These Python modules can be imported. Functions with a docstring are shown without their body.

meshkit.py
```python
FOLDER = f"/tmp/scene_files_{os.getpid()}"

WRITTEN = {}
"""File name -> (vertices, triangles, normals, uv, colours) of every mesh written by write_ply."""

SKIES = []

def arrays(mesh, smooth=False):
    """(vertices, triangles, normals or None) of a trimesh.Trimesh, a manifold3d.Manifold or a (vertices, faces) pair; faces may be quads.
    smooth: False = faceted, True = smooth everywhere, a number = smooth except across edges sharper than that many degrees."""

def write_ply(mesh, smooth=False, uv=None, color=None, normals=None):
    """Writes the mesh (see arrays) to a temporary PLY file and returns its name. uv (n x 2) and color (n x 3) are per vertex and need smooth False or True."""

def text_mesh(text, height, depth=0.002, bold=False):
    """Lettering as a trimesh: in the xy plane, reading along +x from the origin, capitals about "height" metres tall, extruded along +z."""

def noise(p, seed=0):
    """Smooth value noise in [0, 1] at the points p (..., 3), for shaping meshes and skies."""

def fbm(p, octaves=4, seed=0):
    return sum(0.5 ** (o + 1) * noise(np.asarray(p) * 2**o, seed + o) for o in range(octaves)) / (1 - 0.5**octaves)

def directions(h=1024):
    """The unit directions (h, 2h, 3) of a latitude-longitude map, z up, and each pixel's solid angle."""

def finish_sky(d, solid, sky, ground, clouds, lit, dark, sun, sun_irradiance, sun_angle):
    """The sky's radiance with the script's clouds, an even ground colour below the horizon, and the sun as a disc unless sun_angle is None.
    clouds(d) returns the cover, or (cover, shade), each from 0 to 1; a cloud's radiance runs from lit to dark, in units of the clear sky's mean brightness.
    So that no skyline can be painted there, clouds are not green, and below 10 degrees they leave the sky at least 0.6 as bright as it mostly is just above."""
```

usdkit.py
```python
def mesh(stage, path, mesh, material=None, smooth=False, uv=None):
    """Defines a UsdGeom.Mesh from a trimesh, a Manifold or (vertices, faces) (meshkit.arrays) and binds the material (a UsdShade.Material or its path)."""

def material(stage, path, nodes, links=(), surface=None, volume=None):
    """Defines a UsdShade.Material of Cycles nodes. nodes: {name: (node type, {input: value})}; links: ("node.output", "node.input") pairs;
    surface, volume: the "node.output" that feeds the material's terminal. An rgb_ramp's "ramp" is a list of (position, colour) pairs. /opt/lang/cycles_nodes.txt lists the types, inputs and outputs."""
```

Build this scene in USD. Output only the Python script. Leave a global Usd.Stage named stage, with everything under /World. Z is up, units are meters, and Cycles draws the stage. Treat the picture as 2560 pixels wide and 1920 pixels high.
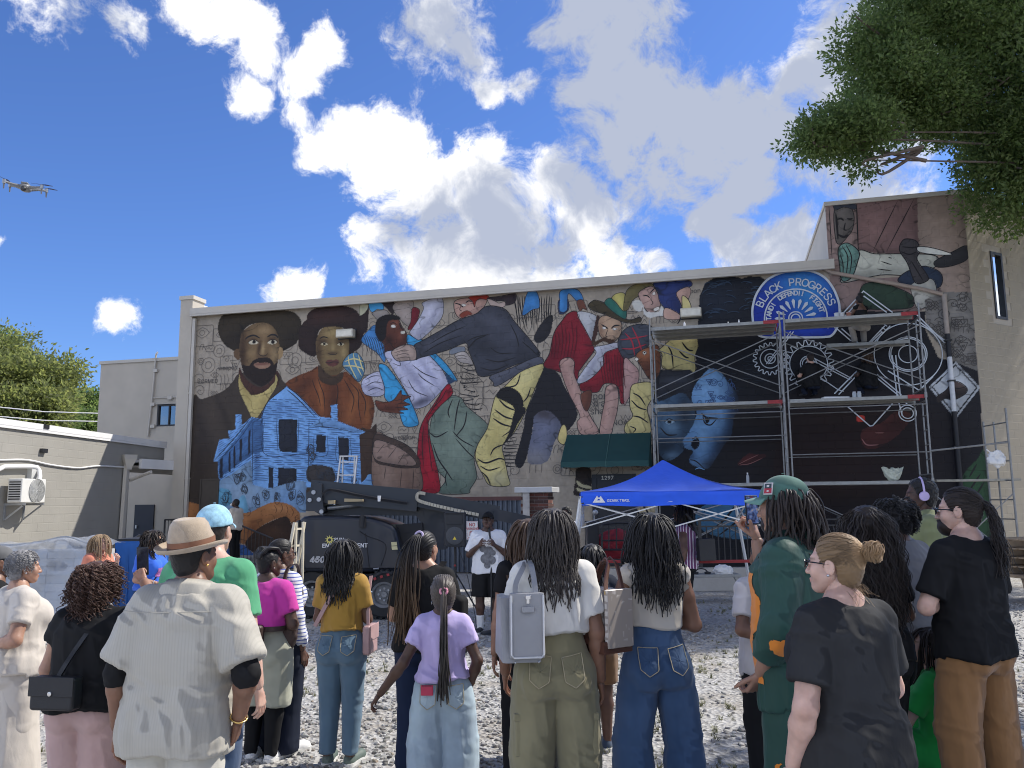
import math,random
import numpy as np,trimesh,shapely
from shapely.geometry import Polygon,LineString,MultiPolygon,Point
from shapely.ops import unary_union
import meshkit,usdkit
from pxr import Usd,UsdGeom,UsdLux,UsdShade,Gf,Vt,Sdf
stage = Usd.Stage.CreateInMemory()
UsdGeom.SetStageUpAxis(stage,'Z'); UsdGeom.SetStageMetersPerUnit(stage,1.0)
UsdGeom.Xform.Define(stage,'/World'); UsdGeom.Scope.Define(stage,'/World/Looks')
PI = math.pi
# ---------------------------------------------------------------- camera
FPX,PITCH,ROLL,CAMZ = 2060.0,math.radians(8.2),0.0099,1.80
EXPOSURE = 1.25
C0 = np.array([0,0,CAMZ])
_F = np.array([0,math.cos(PITCH),math.sin(PITCH)]); _R = np.array([1.0,0,0]); _U = np.array([0,-math.sin(PITCH),math.cos(PITCH)])
_UR = math.cos(ROLL) * _U + math.sin(ROLL) * _R; _RR = math.cos(ROLL) * _R - math.sin(ROLL) * _U
cam = UsdGeom.Camera.Define(stage,'/World/camera')
cam.CreateHorizontalApertureAttr(36.0); cam.CreateVerticalApertureAttr(27.0); cam.CreateFocalLengthAttr(36.0 * FPX / 2560)
cam.CreateExposureAttr(EXPOSURE)
cam.AddTransformOp().Set(Gf.Matrix4d(*_RR,0,*_UR,0,*(-_F),0,*C0,1))
def ray(px,py):
 d = _F + _RR * (px - 1280) / FPX + _UR * (960 - py) / FPX
 return d
def at(px,py,Y):
 """the point seen at a pixel, at the depth Y in front of the camera"""
 d = ray(px,py); return C0 + d * (Y / d[1])
def onz(px,py,z=0.0):
 d = ray(px,py); return C0 + d * ((z - CAMZ) / d[2])
# ---------------------------------------------------------------- sun and sky
SUN = np.array([0.62,0.26,0.74]); SUN /= np.linalg.norm(SUN)
SUN_INT,SKY_STR = 0.62,0.09
sun = UsdLux.DistantLight.Define(stage,'/World/sun')
sun.CreateIntensityAttr(SUN_INT); sun.CreateAngleAttr(0.53); sun.CreateColorAttr(Gf.Vec3f(1,0.955,0.88)); sun.CreateNormalizeAttr(True)
_zz = SUN; _xx = np.cross([0,0,1],_zz); _xx /= np.linalg.norm(_xx); _yy = np.cross(_zz,_xx)
sun.AddTransformOp().Set(Gf.Matrix4d(*_xx,0,*_yy,0,*_zz,0,0,0,30,1))
def D(px,py):
 d = ray(px * 2560 / 2212,py * 2560 / 2212); return d / np.linalg.norm(d)
CLOUD_LIT,CLOUD_DARK,SKY_TINT = (6.6,6.5,6.3),(2.3,2.55,3.2),(0.37,0.51,0.80)
def make_sky():
 n,l = {},[]
 n['sky'] = ('sky_texture',dict(sky_type='single_scattering',sun_disc=False,sun_elevation=math.asin(SUN[2]),sun_rotation=math.atan2(SUN[0],SUN[1]),altitude=250.0,air_density=1.0,aerosol_density=0.55,ozone_density=2.2))
 n['co'] = ('texture_coordinate',{})
 n['dir'] = ('vector_math',dict(math_type='normalize')); l.append(('co.generated','dir.vector1'))
 # wisps bend the cloud outlines
 n['w1'] = ('noise_texture',dict(scale=7.0,detail=3.0,roughness=0.55)); l.append(('dir.vector','w1.vector'))
 n['w2'] = ('vector_math',dict(math_type='subtract',vector2=(0.5,0.5,0.5))); l.append(('w1.color','w2.vector1'))
 n['w3'] = ('vector_math',dict(math_type='scale',scale=0.09)); l.append(('w2.vector','w3.vector1'))
 n['w4'] = ('vector_math',dict(math_type='add')); l += [('dir.vector','w4.vector1'),('w3.vector','w4.vector2')]
 def field(tag,blobs):
  last = None
  for i,(x,y,r,s) in enumerate(blobs):
   c = D(x,y)
   a,b = f'{tag}d{i}',f'{tag}m{i}'
   n[a] = ('vector_math',dict(math_type='distance',vector2=tuple(c))); l.append(('w4.vector',a + '.vector1'))
   rr = r / 1640.0
   n[b] = ('math',dict(math_type='multiply_add',value2=-s / rr,value3=s)); l.append((a + '.value',b + '.value1'))
   if last is None:
    last = b
   else:
    m = f'{tag}x{i}'
    n[m] = ('math',dict(math_type='smoothmax',value3=0.16)); l.extend([(last + '.value',m + '.value1'),(b + '.value',m + '.value2')])
    last = m
  return last + '.value'
 main = [(700,115,48,1),(668,175,58,1),(655,235,50,.9),(720,285,80,1),(800,335,100,1),(880,290,52,1),(905,400,120,1.1),(990,370,78,1),(1070,440,130,1.2),(1090,360,50,1),(1200,400,62,1),(1255,460,85,1.1),(1235,540,110,1.1),
   (800,500,55,1),(790,570,66,1),(900,560,120,1.1),(1050,570,130,1.2),(1180,580,115,1.1),(1320,570,72,1),(980,620,130,1),
   (475,45,66,1),(540,85,60,1),(420,15,48,.9),(235,35,50,.62),(140,15,70,.7),(535,205,38,.8),(950,50,95,.85),(1000,110,78,.8),(890,40,52,.7),(1060,190,42,.6),
   (1250,35,85,1),(1340,80,120,1.1),(1280,185,90,.9),(1410,230,145,1.2),(1550,290,145,1.2),(1310,310,95,.9),(1650,260,110,1.1),(1710,190,66,1),(1580,390,105,1),(1440,380,95,.9),(1800,310,140,1.1),(1870,400,110,1),(1850,40,95,.9),(1930,130,140,.9),
   (1530,490,52,1),(1590,520,58,1),(1660,540,76,.9),(1740,510,78,.8),(265,670,50,1),(640,640,56,1),(1145,185,40,.7),(5,530,20,.8),(1420,570,36,.65)]
 f = field('a',main)
 # the same kind of weather all round
 n['far'] = ('noise_texture',dict(scale=2.6,detail=2.0,roughness=0.5)); l.append(('w4.vector','far.vector'))
 n['far2'] = ('math',dict(math_type='multiply_add',value2=5.0,value3=-2.4)); l.append(('far.fac','far2.value1'))
 n['xyz'] = ('separate_xyz',{}); l.append(('dir.vector','xyz.vector'))
 n['back'] = ('map_range',dict(from_min=0.35,from_max=0.62,to_min=0.0,to_max=-3.0,clamp=True)); l.append(('xyz.y','back.value'))
 n['far3'] = ('math',dict(math_type='add')); l += [('far2.value','far3.value1'),('back.result','far3.value2')]
 n['msk'] = ('math',dict(math_type='maximum')); l += [(f,'msk.value1'),('far3.value','msk.value2')]
 n['mskc'] = ('math',dict(math_type='minimum',value2=0.80)); l.append(('msk.value','mskc.value1'))
 n['mskd'] = ('math',dict(math_type='maximum',value2=-1.0)); l.append(('mskc.value','mskd.value1'))
 # billows
 n['b1'] = ('noise_texture',dict(scale=13.0,detail=10.0,roughness=0.66,lacunarity=2.15)); l.append(('w4.vector','b1.vector'))
 n['b2'] = ('math',dict(math_type='multiply_add',value2=3.0,value3=-1.52)); l.append(('b1.fac','b2.value1'))
 n['cov'] = ('math',dict(math_type='add')); l += [('mskd.value','cov.value1'),('b2.value','cov.value2')]
 n['cover'] = ('map_range',dict(range_type='smoothstep',from_min=-0.05,from_max=0.55,to_min=0.0,to_max=1.0,clamp=True)); l.append(('cov.value','cover.value'))
 # shade inside the clouds: thick bases are grey
 gray = [(850,495,95,1.0),(950,495,130,1.2),(1070,500,140,1.2),(1170,515,110,1.0),(1010,420,60,.6),(900,60,140,1),(1000,80,130,1),(1060,190,60,.8),
   (1250,30,190,1.4),(1350,130,240,1.5),(1280,220,190,1.4),(1430,270,280,1.6),(1570,330,280,1.6),(1320,330,190,1.4),(1700,310,230,1.5),(1830,330,230,1.4),(1600,420,190,1.3),(1440,400,190,1.3),(1900,100,230,1.3),(1720,540,120,.9),(220,30,120,.8),(1145,185,60,.8)]
 g = field('g',gray)
 n['g1'] = ('noise_texture',dict(scale=22.0,detail=7.0,roughness=0.6)); l.append(('w4.vector','g1.vector'))
 n['g2'] = ('math',dict(math_type='multiply_add',value2=1.7,value3=-0.85)); l.append(('g1.fac','g2.value1'))
 n['gb'] = ('map_range',dict(from_min=0.35,from_max=0.62,to_min=0.35,to_max=-0.28,clamp=True)); l.append(('xyz.y','gb.value'))
 n['g2b'] = ('math',dict(math_type='maximum')); l += [(g,'g2b.value1'),('gb.result','g2b.value2')]
 n['g3'] = ('math',dict(math_type='add')); l += [('g2b.value','g3.value1'),('g2.value','g3.value2')]
 n['shade'] = ('map_range',dict(range_type='smoothstep',from_min=-0.15,from_max=0.85,to_min=0.0,to_max=1.0,clamp=True)); l.append(('g3.value','shade.value'))
 n['cc'] = ('mix',dict(color1=CLOUD_LIT,color2=CLOUD_DARK)); l.append(('shade.result','cc.fac'))
 n['tint'] = ('mix',dict(mix_type='multiply',fac=1.0,color2=SKY_TINT)); l.append(('sky.color','tint.color1'))
 n['out'] = ('mix',{}); l += [('cover.result','out.fac'),('tint.color','out.color1'),('cc.color','out.color2')]
 n['bg'] = ('background_shader',dict(strength=SKY_STR)); l.append(('out.color','bg.color'))
 return usdkit.material(stage,'/World/Looks/sky',n,l,surface='bg.background')
sky = UsdLux.DomeLight.Define(stage,'/World/sky')
UsdShade.MaterialBindingAPI.Apply(sky.GetPrim()).Bind(make_sky())
sky.GetPrim().SetCustomDataByKey('label','blue sky with white and grey heaped clouds'); sky.GetPrim().SetCustomDataByKey('kind','structure')
# ---------------------------------------------------------------- writing prims
_taken = {}
def numbered(path):
 n = _taken.get(path,0); _taken[path] = n + 1
 return path if n == 0 else f'{path}_{n:03d}'
def pathof(parent):
 return '/World' if parent is None else (parent if isinstance(parent,str) else str(parent.GetPath()))
def tag(p,label=None,cat=None,group=None,kind=None):
 for k,v in (('label',label),('category',cat),('group',group),('kind',kind)):
  if v:p.SetCustomDataByKey(k,v)
 return p
def obj(name,mesh,mat,parent=None,smooth=False,label=None,cat=None,group=None,kind=None,col=None,uv=None):
 """one Mesh prim under its parent, or under /World"""
 if isinstance(mesh,list):mesh = join(mesh)
 path = numbered(pathof(parent) + '/' + name)
 m = usdkit.mesh(stage,path,mesh,mat,smooth=smooth)
 if col is not None:
  UsdGeom.PrimvarsAPI(m).CreatePrimvar('Col',Sdf.ValueTypeNames.Color3fArray,'vertex').Set(Vt.Vec3fArray.FromNumpy(np.asarray(col,np.float32)))
 return tag(m.GetPrim(),label,cat,group,kind)
def thing(name,label,cat,loc=(0,0,0),rz=0.0,group=None):
 x = UsdGeom.Xform.Define(stage,numbered('/World/' + name))
 x.AddTranslateOp().Set(Gf.Vec3d(*map(float,loc)))
 if rz:x.AddRotateZOp().Set(math.degrees(rz))
 return tag(x.GetPrim(),label,cat,group)
def copy_of(root,loc,rz=0.0,label=None,group=None):
 r = thing(str(root.GetName()),label or root.GetCustomDataByKey('label'),root.GetCustomDataByKey('category'),loc,rz,group or root.GetCustomDataByKey('group'))
 r.GetReferences().AddInternalReference(root.GetPath()); r.SetInstanceable(True)
 return r
# ---------------------------------------------------------------- shapes: everything is a pair (vertices, triangles)
def T(m):
 if hasattr(m,'faces'):return np.asarray(m.vertices,float),np.asarray(m.faces,int)
 if hasattr(m,'to_mesh'):
  q = m.to_mesh(); return np.asarray(q.vert_properties[:,:3],float),np.asarray(q.tri_verts,int)
 v,f = np.asarray(m[0],float),np.asarray(m[1],int)
 if f.shape[1] == 4:f = np.vstack([f[:,[0,1,2]],f[:,[0,2,3]]])
 return v,f
def join(ms):
 vs,fs,n = [],[],0
 for m in ms:
  v,f = T(m); vs.append(v); fs.append(f + n); n += len(v)
 return np.vstack(vs),np.vstack(fs)
def move(m,t=(0,0,0),rz=0.0,s=1.0):
 v,f = T(m); v = v * s
 c,q = math.cos(rz),math.sin(rz)
 return np.stack([v[:,0] * c - v[:,1] * q,v[:,0] * q + v[:,1] * c,v[:,2]],1) + np.asarray(t,float),f
def xf(m,M):
 v,f = T(m); return v @ np.asarray(M)[:3,:3].T + np.asarray(M)[:3,3],f
_BV = np.array([[x,y,z] for x in (0,1) for y in (0,1) for z in (0,1)],float)
_BF = np.array([[0,1,3],[0,3,2],[4,6,7],[4,7,5],[0,4,5],[0,5,1],[2,3,7],[2,7,6],[0,2,6],[0,6,4],[1,5,7],[1,7,3]])
def box(a,b):
 a,b = np.minimum(a,b).astype(float),np.maximum(a,b).astype(float)
 return a + _BV * (b - a),_BF.copy()
def cbox(c,s):
 c,s = np.asarray(c,float),np.asarray(s,float); return box(c - s / 2,c + s / 2)
def rbox(a,b,r=0.01,n=2):
 """a box with rounded edges"""
 a,b = np.minimum(a,b).astype(float),np.maximum(a,b).astype(float)
 r = min(r,(b - a).min() / 2.01)
 m = trimesh.creation.icosphere(n); v = np.asarray(m.vertices)
 pts = np.vstack([v * r + np.where(s,b - r,a + r) for s in np.array(np.meshgrid([0,1],[0,1],[0,1])).reshape(3,-1).T.astype(bool)])
 h = trimesh.convex.convex_hull(pts)
 return np.asarray(h.vertices),np.asarray(h.faces)
def tube(pts,r,n=8,cap=True):
 """a round bar along a line of points; r one radius or one per point"""
 p = np.asarray(pts,float); k = len(p); r = np.broadcast_to(np.asarray(r,float),(k,))
 t = np.gradient(p,axis=0); t /= np.maximum(np.linalg.norm(t,axis=1,keepdims=True),1e-9)
 ref = np.array([0,0,1.0]) if abs(t[0,2]) < 0.9 else np.array([1.0,0,0])
 u = np.cross(t[0],ref); u /= np.linalg.norm(u); U = [u]
 for i in range(1,k):
  u = U[-1] - t[i] * (U[-1] @ t[i]); U.append(u / max(np.linalg.norm(u),1e-9))
 U = np.array(U); W = np.cross(t,U)
 a = np.linspace(0,2 * PI,n,endpoint=False)
 v = (p[:,None] + r[:,None,None] * (np.cos(a)[None,:,None] * U[:,None] + np.sin(a)[None,:,None] * W[:,None])).reshape(-1,3)
 i = np.arange(k - 1)[:,None] * n + np.arange(n)[None]; j = np.arange(k - 1)[:,None] * n + (np.arange(n)[None] + 1) % n
 f = np.stack([i,j,j + n,i + n],-1).reshape(-1,4)
 f = np.vstack([f[:,[0,1,2]],f[:,[0,2,3]]])
 if cap:
  v = np.vstack([v,p[0],p[-1]]); m = len(v); q = np.arange(n); q2 = (q + 1) % n
  f = np.vstack([f,np.stack([q2,q,np.full(n,m - 2)],1),np.stack([q + (k - 1) * n,q2 + (k - 1) * n,np.full(n,m - 1)],1)])
 return v,f
def bar(a,b,w,h=None,up=(0,0,1)):
 """a rectangular bar from a to b"""
 a,b = np.asarray(a,float),np.asarray(b,float); h = h or w
 t = b - a; L = np.linalg.norm(t); t /= L
 up = np.asarray(up,float)
 if abs(t @ up) > 0.98:up = np.array([1.0,0,0])
 x = np.cross(t,up); x /= np.linalg.norm(x); z = np.cross(x,t)
 v,f = box((0,-w / 2,-h / 2),(L,w / 2,h / 2))
 return a + v[:,:1] * t + v[:,1:2] * x + v[:,2:] * z,f[:,::-1]
def lathe(prof,n=24,axis='z',c=(0,0,0)):
 """prof: (radius, height) pairs, bottom to top"""
 p = np.asarray(prof,float); k = len(p); a = np.linspace(0,2 * PI,n,endpoint=False)
 v = np.stack([p[:,:1] * np.cos(a),p[:,:1] * np.sin(a),np.repeat(p[:,1:2],n,1)],-1).reshape(-1,3)
 i = np.arange(k - 1)[:,None] * n + np.arange(n)[None]; j = np.arange(k - 1)[:,None] * n + (np.arange(n)[None] + 1) % n
 f = np.stack([i,j,j + n,i + n],-1).reshape(-1,4); f = np.vstack([f[:,[0,1,2]],f[:,[0,2,3]]])
 if axis == 'x':v = v[:,[2,0,1]]
 if axis == 'y':v = v[:,[1,2,0]]
 return v + np.asarray(c,float),f
def prism(poly,z0,z1):
 m = trimesh.creation.extrude_polygon(poly if hasattr(poly,'exterior') else Polygon(poly),z1 - z0,engine='earcut')
 v,f = T(m); return v + [0,0,z0],f
def flat(poly):
 """the triangles of a (multi)polygon, as (n x 2, triangles)"""
 vs,fs,n = [],[],0
 for g in getattr(poly,'geoms',[poly]):
  if g.geom_type != 'Polygon' or g.area < 1e-7:continue
  v,f = trimesh.creation.triangulate_polygon(g,engine='earcut')
  vs.append(np.asarray(v)); fs.append(np.asarray(f) + n); n += len(v)
 return (np.vstack(vs),np.vstack(fs)) if vs else (np.zeros((0,2)),np.zeros((0,3),int))
def text(s,h,bold=False,depth=0.002):
 return T(meshkit.text_mesh(s,h,depth=depth,bold=bold))
def spline(pts,n=8,closed=False):
 p = np.asarray(pts,float)
 if closed:p = np.vstack([p[-1],p,p[0],p[1]])
 else:p = np.vstack([2 * p[0] - p[1],p,2 * p[-1] - p[-2]])
 out = []
 for i in range(1,len(p) - 2):
  t = np.linspace(0,1,n,endpoint=False)[:,None]
  a,b,c,d = p[i - 1],p[i],p[i + 1],p[i + 2]
  out.append(0.5 * (2 * b + (c - a) * t + (2 * a - 5 * b + 4 * c - d) * t ** 2 + (3 * b - a - 3 * c + d) * t ** 3))
 return np.vstack(out) if closed else np.vstack(out + [p[-2:-1]])
# ---------------------------------------------------------------- materials
def lin(c):
 c = np.asarray(c,float) / 255.0
 return tuple(np.where(c < 0.04045,c / 12.92,((c + 0.055) / 1.055) ** 2.4))
_mats = {}
def mat(name,rgb,rough=0.7,var=0.12,scale=8.0,bump=0.0,bscale=60.0,metal=0.0,spec=0.5,coat=0.0,sheen=0.0,stretch=(1,1,1),dirt=0.0,vcol=False,sub=0.0):
 """a procedural surface: base colour (linear) with a little mottling, dirt and fine relief"""
 if name in _mats:return _mats[name]
 rgb = np.asarray(rgb,float)
 n = {'co':('texture_coordinate',{}),'mp':('mapping',dict(scale=tuple(stretch))),
   'no':('noise_texture',dict(scale=scale,detail=5.0,roughness=0.6)),
   'p':('principled_bsdf',dict(roughness=rough,metallic=metal,specular_ior_level=spec,coat_weight=coat,sheen_weight=sheen))}
 l = [('co.object','mp.vector'),('mp.vector','no.vector')]
 n['rp'] = ('rgb_ramp',dict(ramp=[(0.28,tuple(rgb * (1 - var))),(0.5,tuple(rgb)),(0.74,tuple(np.minimum(rgb * (1 + var),0.95)))]))
 l.append(('no.fac','rp.fac')); out = 'rp.color'
 if vcol:
  n['at'] = ('attribute',dict(attribute='Col')); n['mu'] = ('mix',dict(mix_type='multiply',fac=1.0))
  l += [(out,'mu.color1'),('at.color','mu.color2')]; out = 'mu.color'
 if dirt:
  n['dn'] = ('noise_texture',dict(scale=scale * 0.33,detail=7.0,roughness=0.7)); l.append(('mp.vector','dn.vector'))
  n['dr'] = ('map_range',dict(from_min=0.48,from_max=0.72,to_min=0.0,to_max=dirt,clamp=True)); l.append(('dn.fac','dr.value'))
  n['dm'] = ('mix',dict(color2=tuple(rgb * 0.45))); l += [('dr.result','dm.fac'),(out,'dm.color1')]; out = 'dm.color'
 l.append((out,'p.base_color'))
 if bump:
  n['bn'] = ('noise_texture',dict(scale=bscale,detail=4.0,roughness=0.6)); l.append(('mp.vector','bn.vector'))
  n['bu'] = ('bump',dict(strength=min(1.0,bump),distance=0.01)); l += [('bn.fac','bu.height'),('bu.normal','p.normal')]
 _mats[name] = usdkit.material(stage,'/World/Looks/' + name,n,l,surface='p.BSDF')
 return _mats[name]
# ---------------------------------------------------------------- the mural wall's own frame: u along the wall to the right, z up, w out of it
EU = np.array([0.9688,-0.2479,0]); EU /= np.linalg.norm(EU); EN = np.array([EU[1],-EU[0],0]); WP = np.array([0,22.57,0.0])
def W(u,z,w=0.0):return WP + np.asarray(u)[...,None] * EU + np.asarray(z)[...,None] * np.array([0,0,1.0]) + np.asarray(w)[...,None] * EN
def on_wall(px,py,w=0.0):
 d = ray(px,py); t = ((WP + w * EN - C0) @ EN) / (d @ EN); p = C0 + t * d
 return np.array([(p - WP) @ EU,p[2]])
def wallM(u=0,z=0,w=0):
 """a matrix that takes (along, out, up) to the wall"""
 M = np.eye(4); M[:3,0] = EU; M[:3,1] = EN; M[:3,2] = [0,0,1]; M[:3,3] = W(np.array(float(u)),np.array(float(z)),np.array(float(w)))
 return M
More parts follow.
